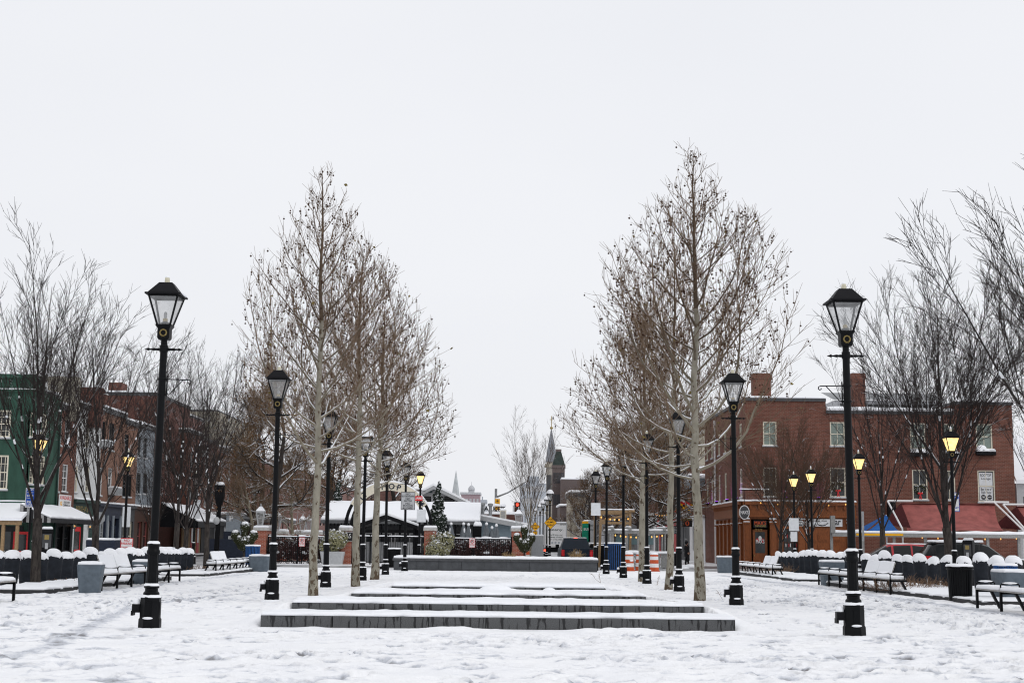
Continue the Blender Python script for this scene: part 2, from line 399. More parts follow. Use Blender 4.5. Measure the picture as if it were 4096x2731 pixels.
# ================================================================ ground
STEPS = [(24.1, 3.95, .19), (25.25, 3.60, .352), (26.85, 2.74, .454), (28.55, 2.12, .545)]   # front y, half width, top z
def ground_z(X, Y):
    z0 = -.003 * np.clip(Y - 24, 0, 66); Y = Y - .35
    w = np.interp(Y, [23.75, 24.9, 26.5, 28.2, 40], [3.97, 3.62, 2.76, 2.15, 2.4])
    r = np.interp(Y, [23.7, 24.3, 24.95, 26.5, 28.3, 29.6, 62], [0, .19, .36, .47, .565, .58, 0])
    d = np.abs(X) - w
    m = r * (1 - sm(0, np.interp(Y, [24, 29, 60], [.9, 2.3, 3.2]), d))
    inside = (d < .03) & (Y > 23.7) & (Y < 28.3)
    lv = np.interp(Y, [23.7, 24.85, 24.95, 26.45, 26.55, 28.15, 28.25], [.0, .0, .15, .15, .3, .3, .4])
    m = np.where(inside, lv, m)
    # berms of the planting beds
    return z0 + m, inside
def make_ground():
    xs = np.unique(np.concatenate([np.arange(-17, 17.01, .055), -np.geomspace(17.2, 900, 34), np.geomspace(17.2, 900, 34)]))
    ys = np.unique(np.concatenate([np.linspace(-60, 11, 8), np.arange(13, 24, .05), np.arange(24, 36, .1), np.arange(36, 66, .22), np.geomspace(66.5, 1500, 46)]))
    X, Y = np.meshgrid(xs, ys)
    z, inside = ground_z(X, Y)
    fade = (1 - sm(14, 16.5, np.abs(X))) * (1 - sm(70, 82, Y))
    amp = (.4 + .9 * sm(.4, .65, fbm(X * .16 + 3, Y * .16 + 8, 3))) * fade
    # trampled snow: lumps, footprints and low spots, slushy and with shade painted in
    lump = fbm(X * 1.9, Y * 1.9, 5) - .5
    wx = fbm(X * .7 + 5, Y * .7 + 2, 3) * 2.2; crease = np.clip(1 - np.abs(fbm(X * .9 + wx, Y * 1.7 + wx + 30, 4) - .5) * 16, 0, 1) * sm(.42, .6, fbm(X * .4 + 60, Y * .4 + 7, 3))
    fine = fbm(X * 5.5 + 40, Y * 4.6, 3) - .5
    z = z + amp * (lump * .062 + fine * .048 - crease * .042)
    slush_shade = np.zeros_like(X)
    rs = np.random.RandomState(3)
    def pit(cx, cy, a, ln, wd, dep, dark):
        i0, i1 = np.searchsorted(ys, [cy - .5, cy + .5]); j0, j1 = np.searchsorted(xs, [cx - .5, cx + .5])
        if i1 - i0 < 2 or j1 - j0 < 2: return
        xx = X[i0:i1, j0:j1] - cx; yy = Y[i0:i1, j0:j1] - cy
        u = xx * math.cos(a) + yy * math.sin(a); v = -xx * math.sin(a) + yy * math.cos(a)
        q = (u / ln) ** 2 + (v / wd) ** 2
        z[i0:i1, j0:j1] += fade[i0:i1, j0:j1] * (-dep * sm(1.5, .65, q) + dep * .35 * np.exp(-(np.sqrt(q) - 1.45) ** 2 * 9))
        slush_shade[i0:i1, j0:j1] = np.maximum(slush_shade[i0:i1, j0:j1], dark * sm(1.55, .8, q))  # wet floor of the print, its shaded walls darkened in colour too
    def trail(p, q, n, spread, dk=(.15, .85), stride=.72):
        p = np.array(p, float); q = np.array(q, float); L = np.linalg.norm(q - p); d = (q - p) / L; a = math.atan2(d[1], d[0])
        for k in range(n):
            off = rs.randn() * spread; wob = rs.rand() * 6; s = 0; side = 1; aa = a + rs.randn() * .08
            dd = np.array([math.cos(aa), math.sin(aa)]); nn = np.array([-dd[1], dd[0]])
            while s < L:
                c = p + dd * s + nn * (off + .11 * side + .25 * math.sin(s * .22 + wob))
                pit(c[0], c[1], aa + rs.randn() * .15, .19, .095, .045 + .035 * rs.rand(), rs.uniform(*dk)); s += stride * (.85 + .3 * rs.rand()); side = -side
    for p, q, n, sp in [((-9, 13), (-7, 70), 9, 1.5), ((9, 13), (8.4, 70), 10, 1.5), ((-11, 17), (12, 19.5), 4, .8), ((-10, 21.6), (11, 21.0), 5, .7), ((-7, 15), (4, 23), 3, .8),
                        ((-2, 13), (6, 22), 3, 1.0), ((8, 14), (-3, 22), 3, 1), ((-10, 62), (10, 58), 5, 2.5), ((-8, 24), (-10, 60), 6, 1.2), ((8, 24), (10, 60), 7, 1.2), ((-1, 31), (1.5, 72), 3, 1), ((-12, 30), (-4, 38), 3, 1), ((12, 28), (5, 40), 3, 1)]:
        trail(p, q, n, sp)
    for _ in range(1500):
        cx, cy = rs.uniform(-11, 11), 13 + 40 * rs.rand() ** 1.5
        if abs(cx) < 4.6 and 23 < cy < 48: continue
        pit(cx, cy, rs.rand() * 6.3, .1 + .14 * rs.rand(), .07 + .06 * rs.rand(), .03 + .035 * rs.rand(), rs.rand() * .8)
    # a worn strip of slush crossing on the left
    def strip(pts, wd, k):
        nonlocal slush_shade
        for a, b in zip(pts[:-1], pts[1:]):
            a = np.array(a); b = np.array(b); L2 = ((b - a) ** 2).sum()
            t = np.clip(((X - a[0]) * (b[0] - a[0]) + (Y - a[1]) * (b[1] - a[1])) / L2, 0, 1)
            d = np.hypot(X - a[0] - t * (b[0] - a[0]), Y - a[1] - t * (b[1] - a[1]))
            slush_shade = np.maximum(slush_shade, k * np.exp(-(d / wd) ** 2))
    P1 = [gp(*p) for p in ((-40, 872), (60, 850), (174, 797), (270, 784), (330, 778))]
    strip([(p.x, p.y) for p in P1], .22, .38)
    P2 = [gp(*p) for p in ((1010, 790), (1090, 778), (1200, 790), (1344, 806))]
    strip([(p.x, p.y) for p in P2], .35, .3)
    # wet strips under the benches and along the kerbs
    strip([(11.3, 25), (11.3, 72)], .45, .42); strip([(-11.2, 39), (-11.2, 66)], .4, .3)
    wear = sm(.52, .75, fbm(X * .5 + 11, Y * .32 + 5, 4)) * .13 * (1 - sm(60, 75, Y))
    quiet = (np.abs(X) < 4.6) & (Y > 23.4) & (Y < 46)
    slush_shade = np.where(quiet, slush_shade * .15, np.maximum(slush_shade, wear)) * (1 - inside)
    lf = fbm(X * 3.6 + 9, Y * 4.6 + 3, 4) - .5
    slush_shade = slush_shade + np.clip(-(lf + .07), 0, 1) * 1.35 * amp * np.where(quiet, .3, 1)  # noise patches greyed to imitate shaded low spots
    slush_shade = (slush_shade + crease * .38 * (~quiet)) * fade  # creases darkened in colour, shade painted along them
    z = np.where(inside, ground_z(X, Y)[0], z)
    # drift left against the foot of the lowest step
    dr = np.exp(-((Y - 23.9) / .16) ** 2) * (np.abs(X) < 4.1) * (Y < 24.11)
    z = z + dr * .055 * sm(.35, .75, vn(X * 1.3 + 4, X * 0 + .5))
    n, mm = X.shape
    vs = np.stack([X, Y, z], -1).reshape(-1, 3)
    idx = np.arange(n * mm).reshape(n, mm)
    f = np.stack([idx[:-1, :-1], idx[:-1, 1:], idx[1:, 1:], idx[1:, :-1]], -1).reshape(-1, 4)
    me = bpy.data.meshes.new('snow_ground'); np_mesh(me, vs, f)
    at_ = me.attributes.new('slush_shade', 'FLOAT', 'POINT'); at_.data.foreach_set('value', slush_shade.ravel().astype(np.float32))
    me.materials.append(M['snow_ground']); me.polygons.foreach_set('use_smooth', np.ones(len(f), bool)); me.update()
    tag(link('snow_ground', me), kind='structure')
def np_mesh(me, vs, f):
    k = f.shape[1]
    me.vertices.add(len(vs)); me.vertices.foreach_set('co', np.ascontiguousarray(vs, np.float32).ravel())
    me.loops.add(f.size); me.loops.foreach_set('vertex_index', np.ascontiguousarray(f, np.int32).ravel())
    me.polygons.add(len(f)); me.polygons.foreach_set('loop_start', np.arange(0, f.size, k, dtype=np.int32))
    me.update(calc_edges=True)
make_ground()

def slab(mb, x0, x1, y0, y1, z, th=.06, res=.12, mi=0, seed=0., rag=.02, tilt=None, lumpy=.35, M4=None):
    """a layer of settled snow with soft rounded edges on a flat rectangle"""
    nx = max(3, int((x1 - x0) / res)); ny = max(3, int((y1 - y0) / res))
    def ax(a, b, n):
        e = min(th * .5, (b - a) * .2)
        return np.unique(np.round(np.concatenate([[a, a + e * .3, a + e], np.linspace(a + e * 1.6, b - e * 1.6, n), [b - e, b - e * .3, b]]), 5))
    X, Y = np.meshgrid(ax(x0, x1, nx), ax(y0, y1, ny))
    d = np.minimum(np.minimum(X - x0, x1 - X), np.minimum(Y - y0, y1 - Y))
    e = np.clip(d / (th * .5), 0, 1)
    h = th * np.sqrt(np.clip(1 - (1 - e) ** 2, 0, 1)) * (1 - lumpy + 2 * lumpy * fbm(X * 2.6 + seed * 7.7, Y * 2.6 + seed * 3.1, 3))
    # ragged outline
    X = X + rag * (vn(X * 5 + seed, Y * 5) - .5) * 2 * (1 - e); Y = Y + rag * (vn(Y * 5 + seed + 9, X * 5) - .5) * 2 * (1 - e)
    Z = z + h
    n, m = X.shape
    vs = [Vector(v) for v in np.stack([X, Y, Z], -1).reshape(-1, 3)]
    if M4 is not None: vs = [M4 @ v for v in vs]
    idx = np.arange(n * m).reshape(n, m)
    f = np.stack([idx[:-1, :-1], idx[:-1, 1:], idx[1:, 1:], idx[1:, :-1]], -1).reshape(-1, 4).tolist()
    rim = list(idx[0, :]) + list(idx[1:, -1]) + list(idx[-1, -2::-1]) + list(idx[-2:0:-1, 0])
    f.append([int(i) for i in rim][::-1])
    mb.add(vs, f, mi)

# ---------------------------------------------------------------- stone steps
st = thing('stone_steps', 'four wide grey granite steps streaked with meltwater under thick snow', 'steps', (0, 24.1, 0))
for i, (y, hw, z) in enumerate(STEPS):
    mb = MB(); x = -hw; zb = (-.12, .12, .28, .38)[i]; rr = random.Random(i + 4)
    while x < hw - .01:
        L = min(rr.choice((.95, 1.2, 1.45, 1.6)), hw - x)
        if hw - x - L < .5: L = hw - x
        c = .012
        e = x + L - .012 if x + L < hw - .01 else hw
        poly = [(0, zb), (.45, zb), (.45, z), (c, z), (0, z - c)]
        mb.prism(poly, Matrix(((0, 0, 1, x), (1, 0, 0, y + (.004 if rr.random() < .4 else 0)), (0, 1, 0, 0), (0, 0, 0, 1))), e - x)
        x += L
    mb.build('riser', M['granite'], st, world=True)
    mb = MB(); y1 = STEPS[i + 1][0] - .005 if i < 3 else y + 1.1
    slab(mb, -hw + .01, hw - .01, y + .008, y1, z + .002, .055 if i < 3 else .06, .075, seed=i * 3.3, rag=.03, lumpy=.5)
    # lumps kicked loose
    for k in range(9):
        cx = rr.uniform(-hw * .9, hw * .9); r = rr.uniform(.02, .045)
        mb.sph((cx, y + rr.uniform(.05, .7), z + .035), (r * rr.uniform(1.5, 5), r * 1.5, r), 9, 6)
    mb.build('tread_snow', SNOW, st, world=True, smooth=True)
mb = MB()
mb.sph((-.05, 28.47, .46), (.36, .25, .14), 14, 8); mb.sph((.18, 28.45, .44), (.28, .2, .1), 14, 8); mb.build('snow_heap', SNOW, st, world=True, smooth=True)
mb = MB(); mb.sph((1.0, 28.47, .44), (.16, .14, .12), 10, 6); mb.build('snow_heap', SNOW, st, world=True, smooth=True)

# ---------------------------------------------------------------- low planter wall behind
Yw = 78.3
A = at(516.5, 748, Yw); B = at(784.5, 748.5, Yw); zt = at(650, 733.5, Yw).z
wl = thing('planter_wall', 'long low grey granite planter wall topped with snow across the square', 'wall', (A.x, Yw, zg(Yw)))
mb = MB(); x = A.x; n = 9; L = (B.x - A.x) / n
for i in range(n): mb.bx(A.x + i * L, A.x + (i + 1) * L - .03, Yw + (.004 if i % 2 else 0), Yw + 3.4, zg(Yw) - .2, zt - .13)
mb.bx(A.x + .05, B.x - .05, Yw + .03, Yw + 3.3, zg(Yw) - .2, zt - .14)
mb.build('wall_panel', M['slab'], wl, world=True)
mb = MB()
for i in range(7): mb.bx(A.x - .06 + i * (B.x - A.x + .12) / 7, A.x - .06 + (i + 1) * (B.x - A.x + .12) / 7 - .012, Yw - .06, Yw + 3.46, zt - .127, zt)
mb.build('coping', M['dkgrey'], wl, world=True)
mb = MB(); slab(mb, A.x - .03, B.x + .03, Yw - .03, Yw + 3.4, zt + .002, .13, .3, seed=2, lumpy=.3)
mb.build('snow_cap', SNOW, wl, world=True, smooth=True)

# ---------------------------------------------------------------- roads, sidewalks, planting beds
def sheet(name, x0, x1, y0, y1, mat, dz, n=12):
    mb = MB(); ys = np.linspace(y0, y1, n)
    for a, b in zip(ys[:-1], ys[1:]):
        mb.quad((x0, a, zg(a) + dz), (x1, a, zg(a) + dz), (x1, b, zg(b) + dz), (x0, b, zg(b) + dz))
    return struct(name, mb, mat)
sheet('side_street', -27.5, -17.5, 20, 260, M['road'], .010)
sheet('side_street', 20, 30, 20, 98, M['road'], .010)
sheet('cross_street', -17.5, 20, 84.5, 92.5, M['road'], .012)
sheet('market_street', 2.5, 13, 92.5, 330, M['road'], .010)
sheet('brick_sidewalk', 12.5, 20, 94, 104.9, M['walk'], .014)
def kerb(name, x0, x1, y0, y1, h):
    mb = MB(); n = 8; ys = np.linspace(y0, y1, n)
    for a, b in zip(ys[:-1], ys[1:]):
        za, zb = zg(a), zg(b)
        mb.add([(x, y, z + k) for y, z in ((a, za), (b, zb)) for x in (x0, x1) for k in (-.1, h)], [(0, 1, 5, 4), (2, 6, 7, 3), (1, 3, 7, 5), (0, 2, 3, 1), (4, 5, 7, 6)])
    return struct(name, mb, M['kerb'])
kerb('sidewalk_kerb', -29.9, -27.5, 20, 260, .13)
mb = MB(); slab(mb, -29.9, -27.62, 60, 200, zg(95) + .131, .05, 1.5)
struct('sidewalk_snow', mb, SNOW, smooth=True)
def bed(x0, x1, y0, y1, s):
    z0 = min(zg(y0), zg(y1)); h = .09
    mb = MB(); k = .16
    for a, b, c, d in ((x0, x1, y0, y0 + k), (x0, x1, y1 - k, y1), (x0, x0 + k, y0 + k + .003, y1 - k - .003), (x1 - k, x1, y0 + k + .003, y1 - k - .003)):
        mb.bx(a, b, c, d, z0 - .3, max(zg(y0), zg(y1)) + h)
    struct('planting_bed_kerb', mb, M['kerb'])
    mb = MB(); slab(mb, x0 + .02, x1 - .02, y0 + .02, y1 - .02, max(zg(y0), zg(y1)) + h - .02, .07, .25, seed=s, lumpy=.6, rag=.05)
    struct('planting_bed', mb, SNOW, smooth=True)
bed(-13.9, -12.0, 38.2, 53, 1); bed(-13.9, -12.0, 59, 78, 2)
bed(12.4, 15.3, 37.0, 54.5, 3); bed(12.6, 15.2, 61, 76, 4)
# ================================================================ street lamps
def lamp(label, loc, bracket=0, lit=False, dome=False, socket=-1, cap=.03, group=None):
    t = thing('street_lamp', label, 'street lamp', loc, 0, group); t.scale = (.932,) * 3
    mb = MB(); P8 = .5
    mb.lathe([(.195, 0), (.195, .05), (.192, .19), (.176, .215), (.172, .53), (.176, .55), (.15, .575)], 8, ph=P8)
    mb.lathe([(.125, .57), (.135, .60), (.135, .63), (.108, .66), (.108, .70), (.128, .715), (.128, .745), (.10, .76)], 20)
    for a in range(4):
        q = Matrix.Rotation(a * math.pi / 2, 3, 'Z')
        mb.box(q @ Vector((0, -.163, .37)), (.085, .012, .22), rz=a * math.pi / 2)
    mb.build('base', M['black'], t, smooth=True, angle=35)
    mb = MB()
    mb.lathe([(.098, .75), (.09, 1.28)], 24, jit=lambda k, z: -.09 if k % 2 else 0)
    mb.lathe([(.10, 1.27), (.112, 1.29), (.112, 1.33), (.096, 1.36), (.096, 1.40), (.108, 1.42), (.108, 1.45), (.07, 1.475)], 20)
    mb.lathe([(.069, 1.47), (.061, 4.74), (.074, 4.745), (.074, 4.86), (.056, 4.865), (.056, 4.97)], 18)
    mb.build('pole', M['black'], t, smooth=True, angle=35)
    mb = MB()
    for s in (-1, 1):
        mb.tube([(s * x, 0, 4.79) for x in (.06, .1, .13, .16, .22, .245, .25, .27, .29, .325)], [.022, .026, .018, .027, .014, .014, .026, .026, .016, .006], 10)
    mb.build('ladder_rest', M['black'], t, smooth=True, angle=40)
    if bracket:
        mb = MB(); s = bracket
        for z in (4.0, 4.27): mb.lathe([(.074, -.018), (.08, -.012), (.08, .012), (.074, .018)], 14, (0, 0, z))
        mb.bar((s * .085, 0, 3.97), (s * .085, 0, 4.34), .02)
        mb.tube([(s * .085, 0, 4.27), (s * .46, 0, 4.265), (s * .49, 0, 4.25), (s * .495, 0, 4.215), (s * .47, 0, 4.195), (s * .445, 0, 4.21), (s * .45, 0, 4.23)], .010, 6)
        mb.tube([(s * .36, 0, 4.262), (s * .16, 0, 4.04), (s * .12, 0, 4.0), (s * .09, 0, 4.02)], .009, 6)
        mb.build('banner_bracket', M['black'], t, smooth=True, angle=40)
    # lantern
    mb = MB(); z0, z1 = 5.215, 5.72; w0, w1 = .25, .53
    mb.frust((0, 0, 4.955), .17, .17, .207, .207, .03); mb.bx(-.1035, .1035, -.1035, .1035, 4.985, 5.15); mb.frust((0, 0, 5.15), .207, .207, .265, .265, .045); mb.bx(-.135, .135, -.135, .135, 5.195, 5.215)
    for a, b in ((-1, -1), (1, -1), (1, 1), (-1, 1)):
        mb.bar((a * (w0 / 2 - .012), b * (w0 / 2 - .012), z0), (a * (w1 / 2 - .012), b * (w1 / 2 - .012), z1 + .005), .026)
    for k in range(4):
        q = Matrix.Rotation(k * math.pi / 2, 3, 'Z')
        mb.box(q @ Vector((0, -(w1 / 2 - .014), z1 - .015)), (w1 - .05, .022, .03), rz=k * math.pi / 2)
    fr = mb.build('lantern', M['black'], t)
    gl = M['glow'] if lit else M['lglass']
    for k in range(4):
        q = Matrix.Rotation(k * math.pi / 2, 3, 'Z'); e = .016
        vs = [q @ Vector(v) for v in ((-w0 / 2 + e, -w0 / 2 + e, z0), (w0 / 2 - e, -w0 / 2 + e, z0), (w1 / 2 - e, -w1 / 2 + e, z1 - .02), (-w1 / 2 + e, -w1 / 2 + e, z1 - .02))]
        MB().quad(*vs).build('glass_pane', gl, fr)
    mb = MB(); mb.lathe([(.07, 5.216), (.07, 5.26), (.045, 5.27), (.045, 5.275)], 12, mi=0); mb.lathe([(.042, 5.276), (.042, 5.33)], 10, mi=1)
    if not lit: mb.lathe([(.018, 5.33), (.028, 5.37), (.028, 5.43), (.01, 5.45)], 8, mi=2)
    mb.build('burner', [M['dkgrey'], M['socket'], M['ltgrey']], fr, smooth=True, angle=40)
    mb = MB(); mb.bx(-.309, .309, -.309, .309, 5.722, 5.75); mb.frust((0, 0, 5.75), .545, .545, .225, .225, .205)
    rf = mb.build('roof', M['black_fr'], t)
    mb = MB(); mb.lathe([(.052, 5.953), (.052, 5.965), (.047, 5.967), (.04, 6.05), (.02, 6.06)], 12)
    mb.build('finial', M['beige'], rf, smooth=True, angle=50)
    mb = MB(); pts = [(.055 * math.sin(a), -.108, 5.07 - .055 * math.cos(a)) for a in [R(28 + 304 * i / 14) for i in range(15)]]
    mb.tube(pts, [.010 + .005 * (i % 2) for i in range(15)], 6); mb.tube([(-.025, -.109, 5.0), (.025, -.109, 5.03)], .005, 5); mb.tube([(.025, -.109, 5.0), (-.025, -.109, 5.03)], .005, 5)
    mb.build('wreath_emblem', M['brass'], t)
    if socket:
        s = socket; mb = MB(); mb.bx(min(s * .17, s * .30), max(s * .17, s * .30), -.07, .07, .30, .44); mb.bx(min(s * .275, s * .31), max(s * .275, s * .31), -.085, .085, .25, .33)
        mb.build('socket_box', M['black_fr'], t)
    # settled snow on the ledges
    mb = MB(); j = random.Random(len(bpy.data.objects))
    ph = j.random() * 6
    jt = lambda k, z: .06 * math.sin(k * 1.1 + ph) + .04 * math.sin(k * 2.3 + ph * 2)
    def fin():
        nonlocal mb
        mb.build('snow_cap', SNOW, t, smooth=True, angle=60); mb = MB()
    for pr in ([(.172, .553), (.17, .58), (.13, .60)], [(.128, .746), (.128, .77), (.10, .79)], [(.106, 1.452), (.10, 1.48), (.072, 1.50)]): mb.lathe(pr, 18, jit=jt); fin()
    mb.sph((.0, -.185, .215), (.09, .025, .022), 8, 5); fin()
    if socket: mb.sph((socket * .235, 0, .46), (.07, .07, .08), 9, 6); fin()
    mb.sph((0, 0, 6.06), (.04, .04, cap), 8, 5); fin()
    mb.sph((.30, .0, 5.755), (.03, .24, .025), 8, 5); fin()
    if dome:
        mb.lathe([(.325, 5.75), (.335, 5.80), (.30, 5.90), (.21, 6.03), (.10, 6.11), (.02, 6.13)], 16, jit=lambda k, z: .03 * math.sin(k * 1.7)); fin()
    mb.sph((0, 0, 0), (.30, .30, .07), 14, 6)
    mb.build('snow_cap', SNOW, t, smooth=True, angle=60)
    return t
def lamp_spot(px, pyt, H=5.66):
    Y = 40.
    for _ in range(30):
        p = at(px, pyt, Y); Y *= (zg(Y) + H - 1.45) / max(.2, (p.z - 1.45))
    p = at(px, pyt, Y); return Vector((p.x, Y, zg(Y)))
G1 = 'tall black lamps along the left side of the square'; G2 = 'tall black lamps along the right side of the square'
LS = [((217, 363), 'tall black unlit lamp post nearest on the left, beside the front steps'), ((367, 480.5), 'unlit black lamp post just left of the nearest pale trunk'),
      ((434, 533), 'unlit black lamp post just right of the nearest left pale trunk'), ((480, 563), 'black lamp post with a thick white dome of snow on its lantern roof'),
      ((509.5, 588), 'unlit black lamp post by the black litter bin, left of the no skateboarding sign'), ((534, 604), 'unlit black lamp post carrying the white no skateboarding sign'),
      ((552, 616.5), 'black lamp post with a glowing lantern and a blank white sign board')]
RS = [((1111, 371), 'tall black unlit lamp post nearest on the right, in front of the bench'), ((963, 484), 'unlit black lamp post just right of the nearest right pale trunk'),
      ((890, 536), 'unlit black lamp post just left of the nearest right pale trunk, before the shop door'), ((848.5, 565.5), 'unlit black lamp post between the two farther right pale trunks'),
      ((818, 588), 'unlit black lamp post in front of the orange traffic barrels'), ((795.7, 603), 'unlit black lamp post beside the blue slatted recycling bin'),
      ((781.6, 616), 'black lamp post carrying a blank sign board, behind the end of the planter wall')]
protoL = protoR = None
LAMPS_L = []; LAMPS_R = []
for i, (p, lb) in enumerate(LS):
    q = lamp_spot(*p)
    if i in (0, 3, 6): o = lamp(lb, q, 1, lit=i == 6, dome=i == 3, group=G1)
    else: o = copy_tree(LAMPS_L[0], label=lb); o.location = q
    o.rotation_euler = (R(rnd.uniform(-.4, .4)), R(.35 if i == 0 else rnd.uniform(-.4, .4)), R(rnd.uniform(-3, 3)))
    LAMPS_L.append(o)
for i, (p, lb) in enumerate(RS):
    q = lamp_spot(*p)
    if i == 0: o = lamp(lb, q, -1, group=G2)
    else: o = copy_tree(LAMPS_R[0], label=lb); o.location = q
    o.rotation_euler = (R(rnd.uniform(-.4, .4)), R(rnd.uniform(-.4, .4)), R(rnd.uniform(-3, 3)))
    LAMPS_R.append(o)
G3 = 'smaller looking lamps on the outer pavements'
OUT = [((169, 590), 1, 'lit black lamp post on the left pavement with blank white signs below', ), ((53, 566), 1, 'lit black lamp post behind the leftmost tree, before the green building'),
       ((258, 619), 0, 'unlit black lamp post on the left pavement in front of the white awning'), ((333, 641), 0, 'unlit black lamp post behind the snowy anchor shaped topiary'),
       ((1126.5, 592), 1, 'lit black lamp post just right of the nearest right lamp'), ((1064, 613), 1, 'lit black lamp post before the window with the red bow'),
       ((1041.5, 620), 1, 'lit black lamp post carrying the one way sign'), ((1247.5, 562), 1, 'lit black lamp post behind the big forked tree on the right')]
pl = {}
for p, lit, lb in OUT:
    q = lamp_spot(*p)
    if lit not in pl: o = pl[lit] = lamp(lb, q, 0, lit=bool(lit), socket=0, cap=.10, group=G3)
    else: o = copy_tree(pl[lit], label=lb); o.location = q
o0 = None
for i, (p, lb) in enumerate([((722, 641.5), 'black lamp post with a snow dome, carrying the large speed humps ahead sign'), ((718, 650), 'second snow domed lamp post of the row beside the truck'),
           ((713, 655.5), 'third snow domed lamp post of the row beside the truck'), ((709, 660.5), 'fourth snow domed lamp post of the row beside the truck'),
           ((702.5, 666), 'farthest snow domed lamp post, carrying the smaller speed hump sign')]):
    q = lamp_spot(p[0], p[1], 5.74)
    if o0 is None: o = o0 = lamp(lb, q, 0, dome=True, socket=0, group='snow domed lamps along the market street')
    else: o = copy_tree(o0, label=lb); o.location = q
    if i == 0: LAMP_C = q
    if i == 4: LAMP_C2 = q

# ================================================================ benches
def bench(label, loc, rz, n=6, L=1.66, backs=(1, 2), seed=0):
    """local x runs along the bench, local -y is its front"""
    t = thing('bench', label, 'bench', loc, rz, 'long modular benches facing the square')
    for i in range(n + 1):
        x = i * L; mb = MB()
        mb.bar((x, -.05, 0), (x, -.05, .46), .05, .06); mb.bar((x, .50, 0), (x, .28, .44), .075, .06); mb.bar((x, -.06, .42), (x, .46, .42), .05, .06)
        mb.build('leg_frame', M['black'], t)
        mb = MB(); mb.tube([(x, -.05, .46), (x, -.05, .60), (x, -.03, .625), (x, .36, .625), (x, .385, .60), (x, .39, .46)], .018, 6)
        mb.build('armrest', M['black'], t, smooth=True)
    mb = MB()
    for k in range(5): mb.bx(.012, n * L - .012, -.09 + k * .106, -.09 + k * .106 + .092, .446, .478)
    mb.build('seat', M['slat'], t)
    mb = MB()
    for i in range(n): slab(mb, i * L + .03, (i + 1) * L - .03, -.085, .43, .479, .085, .16, seed=seed + i * 1.7, lumpy=.3, rag=.015)
    for i in range(n + 1): mb.sph((i * L, .17, .642), (.03, .19, .028), 7, 5)
    mb.build('seat_snow', SNOW, t, smooth=True)
    x0, x1 = backs[0] * L, (backs[-1] + 1) * L; th = R(20)
    mb = MB()
    B4 = Matrix.Translation((0, .40, .49)) @ Matrix.Rotation(-th, 4, 'X')
    for k in range(5):
        for b in backs:
            vs = [B4 @ Vector(v) for v in ((b * L + .02, 0, .02 + k * .1), ((b + 1) * L - .02, 0, .02 + k * .1), ((b + 1) * L - .02, 0, .105 + k * .1), (b * L + .02, 0, .105 + k * .1))]
            ws = [v + (B4.to_3x3() @ Vector((0, .03, 0))) for v in vs]
            mb.add(vs + ws, [(0, 1, 2, 3), (7, 6, 5, 4), (0, 4, 5, 1), (1, 5, 6, 2), (2, 6, 7, 3), (3, 7, 4, 0)], 0)
    for x in np.linspace(x0 + .05, x1 - .05, 5): mb.bar(B4 @ Vector((x, .045, -.1)), B4 @ Vector((x, .045, .53)), .04, .03, mi=1)
    mb.build('backrest', [M['slat'], M['black']], t)
    mb = MB(); S4 = B4 @ Matrix.Translation((0, -.002, 0)) @ Matrix.Rotation(R(90), 4, 'X')
    for b in backs: slab(mb, b * L + .03, (b + 1) * L - .03, .0, .54, 0, .035, .14, seed=seed + b, lumpy=.3, M4=S4)
    mb.build('back_snow', SNOW, t, smooth=True)
    return t
def place_bench(label, px, py, side, seed, near=True):
    p = gp(px, py)
    if side < 0:   # left: back towards -x, front faces +x ; local x -> world +y? front(-y local) must be +x
        loc = (p.x - .05, p.y if near else p.y - 6 * 1.66, p.z - .02 if near else p.z); return bench(label, loc, R(90), seed=seed)
    # right: front faces -x: rotate -90: local x -> world -y
    loc = (p.x + .05, p.y + 6 * 1.66 if near else p.y, p.z); b = bench(label, loc, R(-90), backs=(3, 4), seed=seed); return b
place_bench('long snow covered bench behind the nearest left lamp', 133, 774.5, -1, 1)
place_bench('snow covered bench in front of the snowy anchor topiary', 283, 753.5, -1, 2)
place_bench('snow covered bench cut off by the left picture edge', 17.5, 789, -1, 3, near=False)
place_bench('long snow covered bench behind the nearest right lamp', 1169, 780, 1, 4)
place_bench('snow covered bench before the wooden corner bar', 1014, 758.5, 1, 5)
place_bench('snow covered bench cut off by the right picture edge', 1283, 797.6, 1, 6, near=False)

